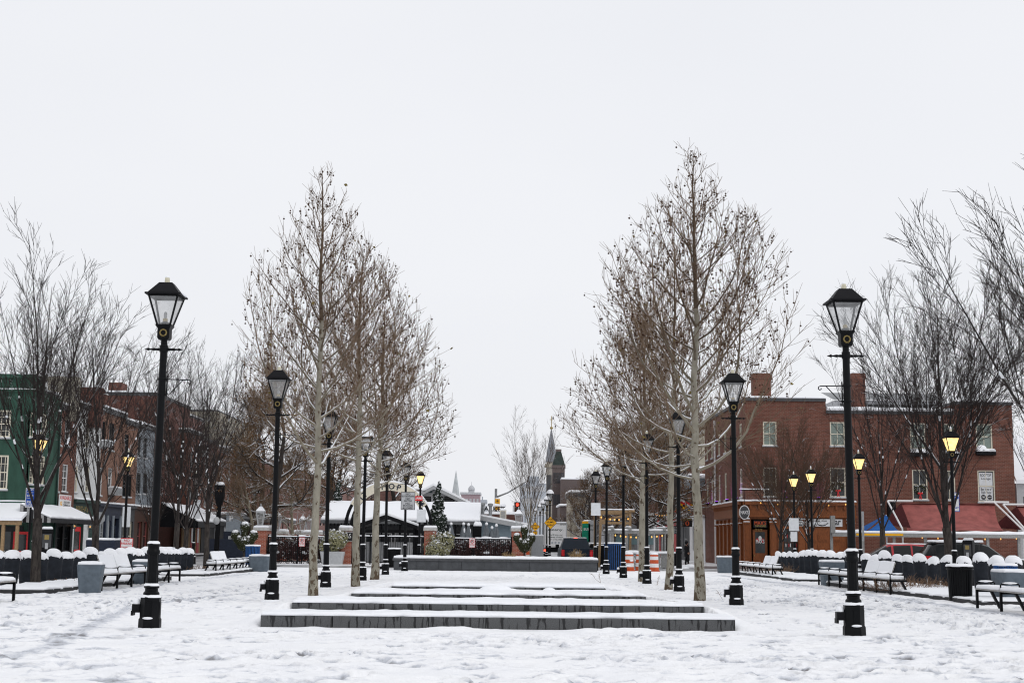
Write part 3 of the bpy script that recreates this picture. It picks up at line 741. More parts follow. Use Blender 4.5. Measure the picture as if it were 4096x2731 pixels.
# ================================================================ bollards
bo = None
def bollard(label, loc, k, group):
    global bo
    if bo is None:
        bo = []
        for v in range(5):
            t = thing('bollard', label, 'bollard', loc, 0, group)
            mb = MB(); mb.lathe([(.165, -.05), (.165, .02), (.175, .05), (.205, .55), (.216, .80), (.21, .86), (.16, .93), (.05, .96)], 20)
            mb.build('barrel', M['bollard'], t, smooth=True, angle=60)
            mb = MB(); ph = v * 2.1
            mb.lathe([(.208, .80), (.218, .82), (.217, .89), (.197, .98), (.152, 1.05), (.085, 1.095), (.02, 1.105)], 22, jit=lambda k, z: .035 * math.sin(k * .9 + ph) * (1 if z > .9 else .4) + .018 * math.sin(k * 2.9 + ph))
            me = mb.build('snow_cap', SNOW, t, smooth=True)
            for vv in me.data.vertices:
                e_ = max(0, vv.co.z - .84); vv.co.x += e_ * .16 * math.cos(v * 2.3); vv.co.y += e_ * .16 * math.sin(v * 2.3); vv.co.z -= e_ * (0, .12, .05, .18, .08)[v] + e_ * .5 * max(0, math.sin(vv.co.x * 9 + ph * 3)) * .4
                if vv.co.z < .84: vv.co.z += .03 * math.sin(vv.co.x * 31 + ph) + .02 * math.sin(vv.co.y * 47 + ph)
            bo.append(t)
        for t in bo[1:]: t.hide_render = False
        r = bo[0]
    else:
        r = copy_tree(bo[(k * 3 + k // 4) % 5], label=label, group=group)
    r.location = loc; r.rotation_euler = (R(rnd.uniform(-1.5, 1.5)), R(rnd.uniform(-1.5, 1.5)), rnd.uniform(0, 6)); s = rnd.uniform(.95, 1.06); r.scale = (s * 1.2, s * 1.2, s * rnd.uniform(.96, 1.04))
    return r
GL = 'snow capped dark bollards along the left kerb'; GR = 'snow capped dark bollards along the right kerb'
LBL = 'dark rounded bollard with a snow dome in the left kerb row'; LBR = 'dark rounded bollard with a snow dome in the right kerb row'
spots = [(-14.55, y + rnd.uniform(-.1, .1)) for y in np.arange(40.4, 68, 1.36)]
spotsR = [(16.0 + rnd.uniform(-.05, .05), y + rnd.uniform(-.12, .12)) for y in np.arange(42.9, 76, 1.64)]
for k, (x, y) in enumerate(spots): bollard(LBL, (x, y, zg(y) + .02), k, GL)
for k, (x, y) in enumerate(spotsR): bollard(LBR, (x, y, zg(y) + .02), k, GR).scale.z *= 1.14
# the two spare variants take the last places of the right row
for v, y in ((1, 77.2), (2, 78.9), (3, 80.5), (4, 82.1)):
    bo[v].location = (16.0, y, zg(y)); bo[v].scale.z = 1.14; bo[v]['group'] = GR; bo[v]['label'] = LBR

# ================================================================ bins, planters, barrels
def rsq(w, r, n=4):
    pts = []
    for cx, cy, a0 in ((1, 1, 0), (-1, 1, 90), (-1, -1, 180), (1, -1, 270)):
        for i in range(n + 1):
            a = R(a0 + 90 * i / n); pts.append((cx * (w / 2 - r) + r * math.cos(a), cy * (w / 2 - r) + r * math.sin(a)))
    return pts
def tapered(label, loc, w0, w1, h, rz=0, snow=.08, mat='planter', name='planter_box', cat='planter'):
    t = thing(name, label, cat, loc, rz)
    mb = MB(); a, b, c = rsq(w0, .07), rsq(w1, .08), rsq(w1 - .07, .06); n = len(a)
    vs = [(x, y, -.05) for x, y in a] + [(x, y, h) for x, y in b] + [(x, y, h) for x, y in c] + [(x, y, h - .12) for x, y in c]
    fs = [(k * n + i, k * n + (i + 1) % n, (k + 1) * n + (i + 1) % n, (k + 1) * n + i) for k in range(3) for i in range(n)] + [tuple(range(3 * n, 4 * n))]
    mb.add(vs, fs); mb.build('body', M[mat], t, smooth=True, angle=40)
    mb = MB(); slab(mb, -w1 / 2 + .01, w1 / 2 - .01, -w1 / 2 + .01, w1 / 2 - .01, h + .002, snow, .12, seed=loc[0], rag=.03); mb.build('snow_cap', SNOW, t, smooth=True)
    return t
def slatbin(label, loc, r=.33, h=.92, mat='black', snow=.09):
    t = thing('litter_bin', label, 'litter bin', loc)
    mb = MB(); n = 30
    for k in range(n):
        a = 2 * math.pi * k / n; c, s = math.cos(a), math.sin(a)
        vs = [Vector((c * rr - s * ww, s * rr + c * ww, z)) for z, rr0 in ((.04, r - .03), (h - .1, r), (h - .02, r + .012)) for rr, ww in ((rr0, -.021), (rr0, .021), (rr0 - .012, .021), (rr0 - .012, -.021))]
        mb.add(vs, [(0, 1, 5, 4), (1, 2, 6, 5), (2, 3, 7, 6), (3, 0, 4, 7), (4, 5, 9, 8), (5, 6, 10, 9), (6, 7, 11, 10), (7, 4, 8, 11), (3, 2, 1, 0)])
    mb.build('slats', M[mat], t)
    mb = MB()
    for z, rr in ((.05, r - .02), (h - .06, r + .02), (h, r + .02)): mb.tube([(rr * math.cos(a), rr * math.sin(a), z) for a in np.linspace(0, 2 * math.pi, 25)], .014, 6, cap=False)
    mb.build('hoops', M[mat], t, smooth=True)
    mb = MB(); mb.lathe([(r - .06, .05), (r - .035, h - .03), (.12, h - .01)], 20); mb.build('liner', M['rubber'], t, smooth=True, angle=40)
    mb = MB(); mb.lathe([(r + .03, h + .005), (r + .035, h + .03), (r + .01, h + snow * .8), (r * .6, h + snow), (.02, h + snow * .8)], 24, jit=lambda k, z: .03 * math.sin(k * 1.3))
    mb.build('snow_cap', SNOW, t, smooth=True)
    return t
def P(px, py): return gp(px, py)
tapered('blue grey tapered planter box beside the leftmost long bench', P(117.8, 778.5), .50, .66, .76, .12)
tapered('blue grey tapered planter box behind the leftmost long bench', P(186, 766), .46, .6, .72)
tapered('blue grey planter box at the far end of the bench before the topiary', P(341, 749.5), .85, .98, .74)
tapered('blue grey planter box by the wooden corner bar', P(951.5, 751.5), .72, .86, .86)
tapered('blue grey planter box half behind the right long bench', P(1092, 767.5), .72, .86, .88)
tapered('blue grey planter box cut by the right picture edge', P(1333, 790), .85, 1.0, .80, .05)
slatbin('round black slatted litter bin standing on the right of the square', P(1261, 788.5), .335, .93)
slatbin('round blue slatted bin behind the right edge planter box', P(1321, 784), .33, .93, 'blue')
slatbin('round blue slatted bin behind the bench before the topiary', P(331, 745), .40, 1.2, 'blue')
slatbin('round black slatted litter bin left of the planter wall', P(516.5, 745), .40, 1.1)
slatbin('large blue slatted bin just right of the planter wall', P(806.5, 748), .62, 1.55, 'blue')
slatbin('black slatted bin close to the right end of the planter wall', P(789, 742), .42, 1.4)
tapered('bright blue square bin at the end of the left bollard row', P(218, 751), .58, .66, 1.05, 0, .1, 'bright_blue', 'recycling_bin', 'recycling bin')
tapered('low black bin behind the sidewalk lamp by the shop door', P(886.5, 742.5), .5, .55, .9, 0, .1, 'black_fr', 'recycling_bin', 'bin')
tapered('terracotta planter box beside the snow pile', P(880, 742), .95, 1.25, .9, 0, .1, 'terracotta')
tapered('dark bin with snow on its lid before the door of the green front', P(143 - 8, 741), 1.6, 1.7, 1.45, 0, .12, 'navy', 'recycling_bin', 'bin')
def barrel(label, loc):
    t = thing('traffic_barrel', label, 'traffic barrel', loc, 0, 'orange and white traffic barrels by the picket fence')
    mb = MB(); prof = [(.33, 0), (.33, .06), (.27, .07), (.275, .24), (.262, .25), (.265, .45), (.25, .46), (.255, .66), (.24, .67), (.243, .85), (.22, .95), (.1, .97)]
    for (a, b), mi in zip(((0, 3), (3, 5), (5, 7), (7, 9), (9, 11)), (0, 1, 0, 1, 0)): mb.lathe(prof[a:b + 1], 20, mi=mi)
    mb.build('drum', [M['orange'], M['white']], t, smooth=True, angle=40)
    mb = MB(); mb.lathe([(.23, .955), (.24, .99), (.18, 1.06), (.03, 1.08)], 14, jit=lambda k, z: .08 * math.sin(k * 1.9)); mb.sph((.1, -.24, .6), (.13, .05, .05), 8, 5); mb.sph((-.08, -.25, .3), (.15, .05, .06), 8, 5)
    mb.build('snow_cap', SNOW, t, smooth=True)
    return t
b0 = barrel('orange traffic barrel just right of the lamp before the fence', P(826, 749))
for px, py, lb in ((840, 748.5, 'orange traffic barrel half behind the third right pale trunk'), (858.6, 749.5, 'snow plastered orange traffic barrel between two pale trunks')):
    o = copy_tree(b0, label=lb); o.location = P(px, py); o.rotation_euler.z = px
# pay stations
def pay(label, loc, rz):
    t = thing('pay_station', label, 'parking meter', loc, rz, 'dark parking pay stations in the bollard rows')
    mb = MB(); mb.bx(-.20, .20, -.16, .16, 0, 1.72); mb.frust((0, 0, 1.72), .40, .32, .36, .28, .06); mb.build('cabinet', M['black_fr'], t)
    mb = MB(); mb.bx(-.15, .15, -.168, -.158, 1.15, 1.62); mb.build('panel', M['dkgrey'], t)
    mb = MB(); mb.bx(-.08, .07, -.176, -.166, 1.42, 1.58); mb.build('screen', M['brass'], t)
    mb = MB(); mb.bx(-.05, .05, -.19, -.166, 1.1, 1.3); mb.build('card_slot', M['ltgrey'], t)
    mb = MB(); slab(mb, -.18, .18, -.14, .14, 1.782, .09, .1); mb.build('snow_cap', SNOW, t, smooth=True)
    return t
a = P(58.5, 762); pay('black parking pay station with snow cap beside the leftmost tree', a, .3)
a = P(1273, 768); pay('black parking pay station right of the big forked tree', a, -.6)
# ================================================================ trees
def vnorm(v):
    l = math.sqrt(v[0] * v[0] + v[1] * v[1] + v[2] * v[2]) or 1; return (v[0] / l, v[1] / l, v[2] / l)
class Tubes:
    """collects polylines, then builds one mesh of tapered tubes"""
    def __init__(s): s.g = {}
    def add(s, pts, rs, k=3, mi=0): s.g.setdefault((len(pts), k, mi), []).append((pts, rs))
    def mesh(s, name, mats, extra=None):
        V = []; F = []; MI = []; off = 0
        for (n, k, mi), L in s.g.items():
            p = np.array([a for a, _ in L], float); r = np.array([b for _, b in L], float); B = len(L)
            d = np.empty_like(p); d[:, 1:-1] = p[:, 2:] - p[:, :-2]; d[:, 0] = p[:, 1] - p[:, 0]; d[:, -1] = p[:, -1] - p[:, -2]
            d /= np.linalg.norm(d, axis=2, keepdims=True) + 1e-9
            m = p[:, -1] - p[:, 0]; ref = np.where(np.abs(m[:, 2:3]) > .85 * np.linalg.norm(m, axis=1, keepdims=True), [[1., .1, 0]], [[.05, .02, 1.]])[:, None, :]
            a = np.cross(d, np.broadcast_to(ref, d.shape)); a /= np.linalg.norm(a, axis=2, keepdims=True) + 1e-9; b = np.cross(d, a)
            t = np.arange(k) * 2 * np.pi / k
            v = p[:, :, None] + (a[:, :, None] * np.cos(t)[None, None, :, None] + b[:, :, None] * np.sin(t)[None, None, :, None]) * r[:, :, None, None]
            V.append(v.reshape(-1, 3))
            idx = np.arange(B * n * k).reshape(B, n, k) + off; nx = np.roll(idx, -1, 2)
            f = np.stack([idx[:, :-1], idx[:, 1:], nx[:, 1:], nx[:, :-1]], -1).reshape(-1, 4)
            F.append(f); MI.append(np.full(len(f), mi)); off += B * n * k
        for ev, ef, emi in (extra or []):
            V.append(ev); F.append(ef + off); MI.append(np.full(len(ef), emi)); off += len(ev)
        me = bpy.data.meshes.new(name); f = np.concatenate(F); np_mesh(me, np.concatenate(V), f)
        for m in mats: me.materials.append(m)
        me.polygons.foreach_set('material_index', np.concatenate(MI).astype(np.int32)); me.polygons.foreach_set('use_smooth', np.ones(len(f), bool)); me.update()
        return me
def grow(r, p, d, L, n, up=0., wob=.1, out=None):
    pts = [p]; s = L / (n - 1)
    for i in range(n - 1):
        d = vnorm((d[0] + r.gauss(0, wob), d[1] + r.gauss(0, wob), d[2] + up + r.gauss(0, wob * .6)))
        p = (p[0] + d[0] * s, p[1] + d[1] * s, p[2] + d[2] * s); pts.append(p)
    return pts
def lerp(pts, t):
    x = t * (len(pts) - 1); i = min(int(x), len(pts) - 2); f = x - i; a, b = pts[i], pts[i + 1]
    return (a[0] + (b[0] - a[0]) * f, a[1] + (b[1] - a[1]) * f, a[2] + (b[2] - a[2]) * f), vnorm((b[0] - a[0], b[1] - a[1], b[2] - a[2]))
def side(r, d, ang, upbias=0.):
    a = Vector(d); q = a.cross(Vector((r.gauss(0, 1), r.gauss(0, 1), r.gauss(0, 1)))).normalized()
    v = a * math.cos(ang) + q * math.sin(ang); v.z += upbias; return vnorm(v)
def taper(r0, r1, n, e=.9): return [r0 + (r1 - r0) * (i / (n - 1)) ** e for i in range(n)]
BALL = None
def balls(pos, rs):
    m = MB(); m.sph((0, 0, 0), 1, 6, 4); v = np.array(m.v)
    quads = []
    for f in m.f: quads.append(f if len(f) == 4 else [f[0], f[1], f[2], f[2]])
    # triangles repeated as thin quads are avoided: use an octahedral quad ball instead
    t = np.arange(6) * np.pi / 3
    rings = [(.35, -.93), (.92, -.35), (.92, .38), (.35, .93)]
    v = np.array([(a * math.cos(x), a * math.sin(x), z) for a, z in rings for x in t])
    f = [(i * 6 + k, i * 6 + (k + 1) % 6, (i + 1) * 6 + (k + 1) % 6, (i + 1) * 6 + k) for i in range(3) for k in range(6)] + [(3, 2, 1, 0), (5, 4, 3, 0), (18, 19, 20, 21), (18, 21, 22, 23)]
    f = np.array(f); n = len(pos)
    V = (np.array(pos)[:, None] + v[None] * np.array(rs)[:, None, None]).reshape(-1, 3)
    Fq = (f[None] + (np.arange(n) * 24)[:, None, None]).reshape(-1, 4)
    return V, Fq
def leaves(r, pos, size):
    rs = np.random.RandomState(r.randint(0, 9999)); n = len(pos); a = rs.randn(n, 3); a /= np.linalg.norm(a, axis=1, keepdims=True); b = np.cross(a, rs.randn(n, 3)); b /= np.linalg.norm(b, axis=1, keepdims=True)
    s = size * (.6 + .8 * rs.rand(n, 1)); c = np.array(pos)
    V = np.stack([c - a * s, c + b * s * .7, c + a * s, c - b * s * .7], 1).reshape(-1, 3)
    return V, np.arange(n * 4).reshape(-1, 4)

def sycamore(seed, H=11.7, z0=3.2, Rm=2.9, nlat=50, density=1.3, lean=(0, 0), full=False, twk=1.05):
    r = random.Random(seed); T = Tubes(); C = Tubes(); bpos = []; brad = []; lpos = []
    n = 26; pts = []; x = y = 0.; vx, vy = lean
    for i in range(n):
        t = i / (n - 1); pts.append((x, y, t * H - (.1 if i == 0 else 0)))
        x += r.gauss(0, .018) + vx / n; y += r.gauss(0, .018) + vy / n
    rad = [(.150 if i == 0 else .128 if i == 1 else .112 * (1 - i / (n - 1)) ** .8 + .007) for i in range(n)]
    kb = int(n * .62)
    T.add(pts[:kb + 1], rad[:kb + 1], 14, 0); T.add(pts[kb:], rad[kb:], 7, 1)
    zz = [z0 - 1, z0, z0 + .14 * (H - z0), z0 + .3 * (H - z0), z0 + .45 * (H - z0), z0 + .6 * (H - z0), z0 + .75 * (H - z0), z0 + .87 * (H - z0), H + .05]
    env = lambda z: Rm * float(np.interp(z, zz, [.5, .72, .98, 1., .95, .83, .56, .25, .0] if full else [.5, .72, .98, 1., .86, .72, .46, .24, .0]))
    def ok(q): return math.hypot(q[0], q[1]) < env(q[2]) * 1.12 + .12
    az = r.random() * 6
    for i in range(nlat):
        t = (i + r.random() * .8) / nlat; z = z0 + (H - z0 - .25) * t ** .94
        p, _ = lerp(pts, z / H); az += 2.4 + r.gauss(0, .35)
        el = R((6 if z < z0 + 1.0 else 18) + 38 * t ** .8 + r.gauss(0, 8)); kk = r.uniform(.84, 1.06)
        d = (math.cos(az) * math.cos(el), math.sin(az) * math.cos(el), math.sin(el)); raw = [p]; L = 0; c_ = p
        while L < 6.5:
            d = vnorm((d[0] + r.gauss(0, .075), d[1] + r.gauss(0, .075), d[2] + .085 + r.gauss(0, .04))); c_ = (c_[0] + d[0] * .22, c_[1] + d[1] * .22, c_[2] + d[2] * .22); L += .22; raw.append(c_)
            if math.hypot(c_[0], c_[1]) > kk * env(c_[2]) and L > .4: break
        m = 10; q = [lerp(raw, i_ / (m - 1))[0] for i_ in range(m)]
        tr = .112 * (1 - z / H) ** .8 + .007; r0 = min(tr * .5, .007 + .0075 * L)
        big = L > 1.7
        rr = taper(r0, .005, m, .8)
        if big:
            T.add(q[:6], rr[:6], 7, 1); C.add(q[5:], rr[5:], 4, 0)
        else: C.add(q, rr, 4, 0)
        ns = max(3, int(L * 3.7 * density))
        for j in range(ns):
            u = .16 + .82 * (j + r.random()) / ns; b, bd = lerp(q, u)
            l2 = (.30 * L * (1.1 - u) + .30) * r.uniform(.7, 1.3); n2 = 5
            dd = side(r, bd, R(r.uniform(28, 55)), .22)
            while l2 > .25 and not ok((b[0] + dd[0] * l2, b[1] + dd[1] * l2, b[2] + (dd[2] + .25) * l2)): l2 *= .75
            s = grow(r, b, dd, l2, n2, up=.09, wob=.10); C.add(s, taper(max(.0065, r0 * .34 * (1.15 - u)), .004 * twk, n2), 3, 0)
            nt_ = max(2, int(l2 * 5.6 * density))
            for k in range(nt_):
                w_ = .2 + .8 * (k + r.random()) / nt_; c, cd = lerp(s, min(w_, .99)); l3 = r.uniform(.18, .50) * (.7 + .5 * (1 - t))
                e = grow(r, c, side(r, cd, R(r.uniform(22, 50)), .30), l3, 3, up=.08, wob=.10); C.add(e, [.0048 * twk, .0042 * twk, .003 * twk], 3, 0)
                if r.random() < .30 and c[2] > 5.:
                    h = r.uniform(.05, .14); g_ = e[r.choice((1, 2))]; bq = (g_[0], g_[1], g_[2] - h); C.add([g_, bq], [.002, .002], 3, 0); bpos.append((bq[0], bq[1], bq[2] - .015)); brad.append(r.uniform(.021, .030))
                    if r.random() < .3: bpos.append((bq[0], bq[1], bq[2] - .075)); brad.append(.023)
                if r.random() < .012: lpos.append(e[2])
    ex = []
    if bpos: ex.append((*balls(bpos, brad), 1))
    if lpos: ex.append((*leaves(r, lpos, .05), 2))
    return T.mesh('trunk', [M['syc'], M['syc_limb']]), C.mesh('crown', [M['syc_twig'], M['ball'], M['leaf']], ex)

def vase(seed, H=9.5, fork=2.0, spread=3.2, rt=.15, limbs=7, tw='dark_twig', bk='dark_bark', lb='dark_limb', dens=1.15, el=(58, 78), flop=0., twr=1.35, nb=11):
    """bare tree forking low into many rising limbs"""
    r = random.Random(seed); T = Tubes(); C = Tubes(); J = []
    tp = grow(r, (0, 0, -.1), (0, 0, 1), fork + .1, 7, wob=.02); T.add(tp, [rt * 1.25] + taper(rt * 1.02, rt * .92, 6), 12, 0)
    top = tp[-1]; az = r.random() * 6
    lead = grow(r, top, (0, 0, 1), (H - fork) * .97, 12, up=.12, wob=.05); allq = [(lead, (H - fork) * .97, rt * .45)]
    T.add(lead[:5], taper(rt * .7, rt * .32, 5), 8, 1); C.add(lead[4:], taper(rt * .32, .006, 8), 5, 0)
    for i in range(limbs):
        az += 2.39996 + r.gauss(0, .25); e = R(r.uniform(*el)); z = fork * (r.uniform(.86, 1.05) if i < 3 else r.uniform(1.0, 2.1))
        p = lerp(tp, min(.999, z / (fork + .1)))[0] if z < fork else lerp(lead, min(.9, (z - fork) / (H - fork)))[0]
        L = min((H - fork) * r.uniform(.8, 1.03), spread / max(.18, math.cos(e)) * 1.05)
        d = (math.cos(az) * math.cos(e), math.sin(az) * math.cos(e), math.sin(e))
        q = grow(r, p, d, L, 11, up=.022 - flop * .02, wob=.04); r0 = rt * r.uniform(.30, .42)
        rr = taper(r0, .006, 11, .7); T.add(q[:6], rr[:6], 7, 1); C.add(q[5:], rr[5:], 5, 0); allq.append((q, L, r0)); J.append((p[0] + d[0] * .08, p[1] + d[1] * .08, p[2] + .1, r0 * r.uniform(.9, 1.5), r.uniform(.10, .24)))
    for q, L, r0 in allq:
        for j in range(int(nb * dens)):
            u = .10 + .86 * (j + r.random()) / int(nb * dens); b, bd = lerp(q, u); l2 = (L * .48 * (1.12 - u) + .6) * r.uniform(.7, 1.2)
            s = grow(r, b, side(r, bd, R(r.uniform(16, 32)), .10 - flop * .2), l2, 7, up=.025 - flop * .05, wob=.035); r2 = max(.007, r0 * .40 * (1.1 - u)); C.add(s, taper(r2, .0042 * twr, 7), 4, 1)
            n3 = int(l2 * 3.4 * dens) + 2
            for k in range(n3):
                w_ = .12 + .86 * (k + r.random()) / n3; c, cd = lerp(s, w_); l3 = (.40 * l2 * (1.1 - w_) + .40) * r.uniform(.6, 1.3)
                e = grow(r, c, side(r, cd, R(r.uniform(16, 36)), .06 - flop * .2), l3, 5, up=.02 - flop * .06, wob=.045); C.add(e, taper(.0065 * twr, .003 * twr, 5), 3, 1)
                for m in range(int(l3 * 3.6 * dens) + 1):
                    f_, fd = lerp(e, r.uniform(.2, .98)); h = grow(r, f_, side(r, fd, R(r.uniform(18, 38)), .06 - flop * .2), r.uniform(.2, .5), 3, up=.02, wob=.05); C.add(h, [.0045 * twr, .0038 * twr, .0026 * twr], 3, 1)
    mb = MB()
    for q, L, r0 in allq:
        for k in range(3):
            c, cd = lerp(q, r.uniform(.03, .55)); a = r0 * r.uniform(.5, .8); e_ = Vector(cd) * r.uniform(.05, .16); c = Vector(c) + Vector((0, 0, r0 * .35))
            mb.tube([c - e_, c - e_ * .5, c + e_ * .4, c + e_], [a * .2, a, a * .9, a * .2], 6)
    for x, y, z, a, h in J:
        if r.random() < .7: mb.sph((x, y, z), (a * .8, a * .8, h * .7), 7, 5)
    me = bpy.data.meshes.new('clinging_snow'); me.from_pydata(mb.v, [], mb.f); me.materials.append(SNOW); me.polygons.foreach_set('use_smooth', [True] * len(me.polygons)); me.update()
    return T.mesh('trunk', [M[bk], M[lb]]), C.mesh('crown', [M[lb], M[tw]]), me

def oak(seed, H=12., fork=2.6, rt=.28, spread=5.5, leafy=1800, lb='far_limb', tw='far_twig', lf='leafbrown', dens=1., twr=1.6, pale=False):
    """big wide street tree: spreading snowy limbs, fine brown twigs, some clinging leaves"""
    r = random.Random(seed); T = Tubes(); C = Tubes(); lp = []
    tp = grow(r, (0, 0, -.1), (r.gauss(0, .05), r.gauss(0, .05), 1), fork + .1, 6, wob=.04); T.add(tp, [rt * 1.3] + taper(rt, rt * .85, 5), 10, 0)
    lead = grow(r, tp[-1], (0, 0, 1), H - fork, 10, up=.1, wob=.12); T.add(lead, taper(rt * .8, .012, 10), 7, 1)
    az = r.random() * 6
    for i in range(15):
        t = i / 14; az += 2.4 + r.gauss(0, .3); p, _ = lerp(lead, .02 + t * .85); e = R(8 + 48 * t + r.gauss(0, 8)); L = spread * (1 - .62 * t) * r.uniform(.75, 1.12)
        q = grow(r, p, (math.cos(az) * math.cos(e), math.sin(az) * math.cos(e), math.sin(e)), L, 10, up=.045, wob=.16); r0 = rt * .42 * (1 - .6 * t); T.add(q, taper(r0, .012, 10, .7), 7, 1)
        for j in range(int(9 * dens)):
            u = .15 + .83 * (j + r.random()) / int(9 * dens); b, bd = lerp(q, u); l2 = (L * .34 * (1.15 - u) + .55) * r.uniform(.7, 1.25)
            s = grow(r, b, side(r, bd, R(r.uniform(30, 60)), .2), l2, 6, up=.05, wob=.14); T.add(s, taper(max(.014, r0 * .35), .007 * twr, 6), 5, 1)
            n3 = int(l2 * 5 * dens) + 2
            for k in range(n3):
                w_ = .1 + .88 * (k + r.random()) / n3; c, cd = lerp(s, w_)
                e_ = grow(r, c, side(r, cd, R(r.uniform(25, 60)), .18), r.uniform(.35, .9), 4, up=.03, wob=.14); C.add(e_, taper(.007 * twr, .0035 * twr, 4), 3, 0)
                for m in range(4):
                    f_, fd = lerp(e_, r.uniform(.15, .98)); h = grow(r, f_, side(r, fd, R(r.uniform(25, 55)), .15), r.uniform(.2, .5), 3, wob=.1); C.add(h, [.0052 * twr, .0042 * twr, .003 * twr], 3, 0)
                    if leafy: lp.append(h[2]); lp.append(h[1])
    ex = []
    if leafy and lp:
        r.shuffle(lp); ex.append((*leaves(r, lp[:leafy], .055), 1))
    return T.mesh('trunk', [M['syc'] if pale else M['dark_bark'], M[lb]]), C.mesh('crown', [M[tw], M[lf]], ex)

def plant(name, label, cat, loc, meshes, rz=0, sc=1., group=None):
    t = thing(name, label, cat, loc, rz, group); t.scale = (sc,) * 3 if not hasattr(sc, '__len__') else sc
    for nm, me in zip(('trunk', 'crown', 'clinging_snow'), meshes): tag(link(nm, me, t), kind='stuff' if nm == 'clinging_snow' else None)
    return t
def tree_at(name, label, px, py, meshes, rz=0, sc=1., group=None, cat='tree'):
    p = gp(px, py); return plant(name, label, cat, (p.x, p.y, p.z), meshes, rz, sc, group)
def mound_z(x, y): return float(ground_z(np.array([x]), np.array([y]))[0][0])
GS1 = 'pale barked sycamores in the left row'; GS2 = 'pale barked sycamores in the right row'
def syc_at(label, x, y, ms, rz, grp, sc=1.):
    return plant('sycamore_tree', label, 'tree', (x, y, mound_z(x, y) - .02), ms, rz, sc, grp)
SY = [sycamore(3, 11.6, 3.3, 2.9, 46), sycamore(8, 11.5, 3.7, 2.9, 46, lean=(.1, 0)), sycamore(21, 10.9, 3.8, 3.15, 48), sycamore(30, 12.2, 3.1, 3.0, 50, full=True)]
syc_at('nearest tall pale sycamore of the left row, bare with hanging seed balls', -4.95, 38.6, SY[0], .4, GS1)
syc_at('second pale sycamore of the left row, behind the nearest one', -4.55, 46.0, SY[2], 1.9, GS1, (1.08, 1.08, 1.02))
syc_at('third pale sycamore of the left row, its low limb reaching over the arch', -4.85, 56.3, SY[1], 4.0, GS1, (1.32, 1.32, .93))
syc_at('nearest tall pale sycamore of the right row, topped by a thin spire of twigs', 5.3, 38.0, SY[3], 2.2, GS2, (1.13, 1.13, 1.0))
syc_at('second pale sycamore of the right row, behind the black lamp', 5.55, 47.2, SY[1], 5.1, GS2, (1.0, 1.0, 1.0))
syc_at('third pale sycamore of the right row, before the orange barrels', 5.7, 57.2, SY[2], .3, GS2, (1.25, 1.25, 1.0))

V1 = vase(5, 10.8, 2.15, 3.9, .165, 10); V1b = vase(45, 9.8, 2.15, 3.4, .16, 8, dens=.85, twr=1.25); V2 = vase(9, 9.0, 1.9, 3.0, .13, 7, dens=.85, twr=1.25); V3 = vase(14, 9.5, 2.2, 2.9, .13, 7, dens=.8, twr=1.2); V4 = vase(17, 10.2, 2.0, 4.0, .16, 8, el=(54, 74))
VR = vase(23, 9.0, 1.9, 3.7, .13, 9, tw='red_twig', el=(42, 74), dens=1.0, twr=1.3); V5 = vase(51, 10., 2.1, 4.3, .16, 9, dens=1., twr=1.45)
GV1 = 'dark bare trees along the left planting beds'; GV2 = 'dark bare trees along the right planting beds'
tree_at('bare_tree', 'dark bare tree nearest the left edge, in front of the green building', 46, 770.5, V1b, 1.0, .95, GV1)
tree_at('bare_tree', 'dark bare tree behind the leftmost planter box, snow stuck in its fork', 124, 761, V2, 2.0, 1.03, GV1)
tree_at('bare_tree', 'dark bare tree behind the nearest left lamp, by the bright blue bin', 229.5, 750, V3, .5, 1.03, GV1)
tree_at('bare_tree', 'dark bare tree across the left street before the white awning', 242, 742, V2, 4.4, 1.1, GV1)
tree_at('bare_tree', 'leaning dark bare tree beside the bench before the topiary', 270, 747, V3, 3.3, 1.05, GV1)
tree_at('bare_tree', 'dark bare tree before the grey house behind the nearest left lamp', 200, 741, V2, 5.7, .8, GV1)
plant('bare_tree', 'dark bare tree whose branches enter at the left picture edge', 'tree', (-16.6, 36., -.03), V2, 2.7, .84, GV1)
tree_at('bare_tree', 'reddish twigged tree left of the one way sign with a snow line down its limb', 1023, 749, VR, .7, 1.0, GV2)
tree_at('bare_tree', 'reddish twigged tree right of the one way sign', 1064.6, 748, VR, 3.9, .96, GV2)
tree_at('bare_tree', 'slim dark bare tree before the blue canopy', 1159, 756, V3, .2, 1.12, GV2)
tree_at('bare_tree', 'big dark forked tree in front of the red awning', 1249, 771.5, V4, 5.2, 1.1, GV2)
plant('bare_tree', 'large dark tree leaning in over the right picture edge', 'tree', (13.3, 31.5, -.02), V5, 2.2, .98, GV2)
plant('bare_tree', 'dark bare tree by the right picture edge behind the big forked tree', 'tree', (21.6, 55., -.02), V3, 2.9, .9, GV2)

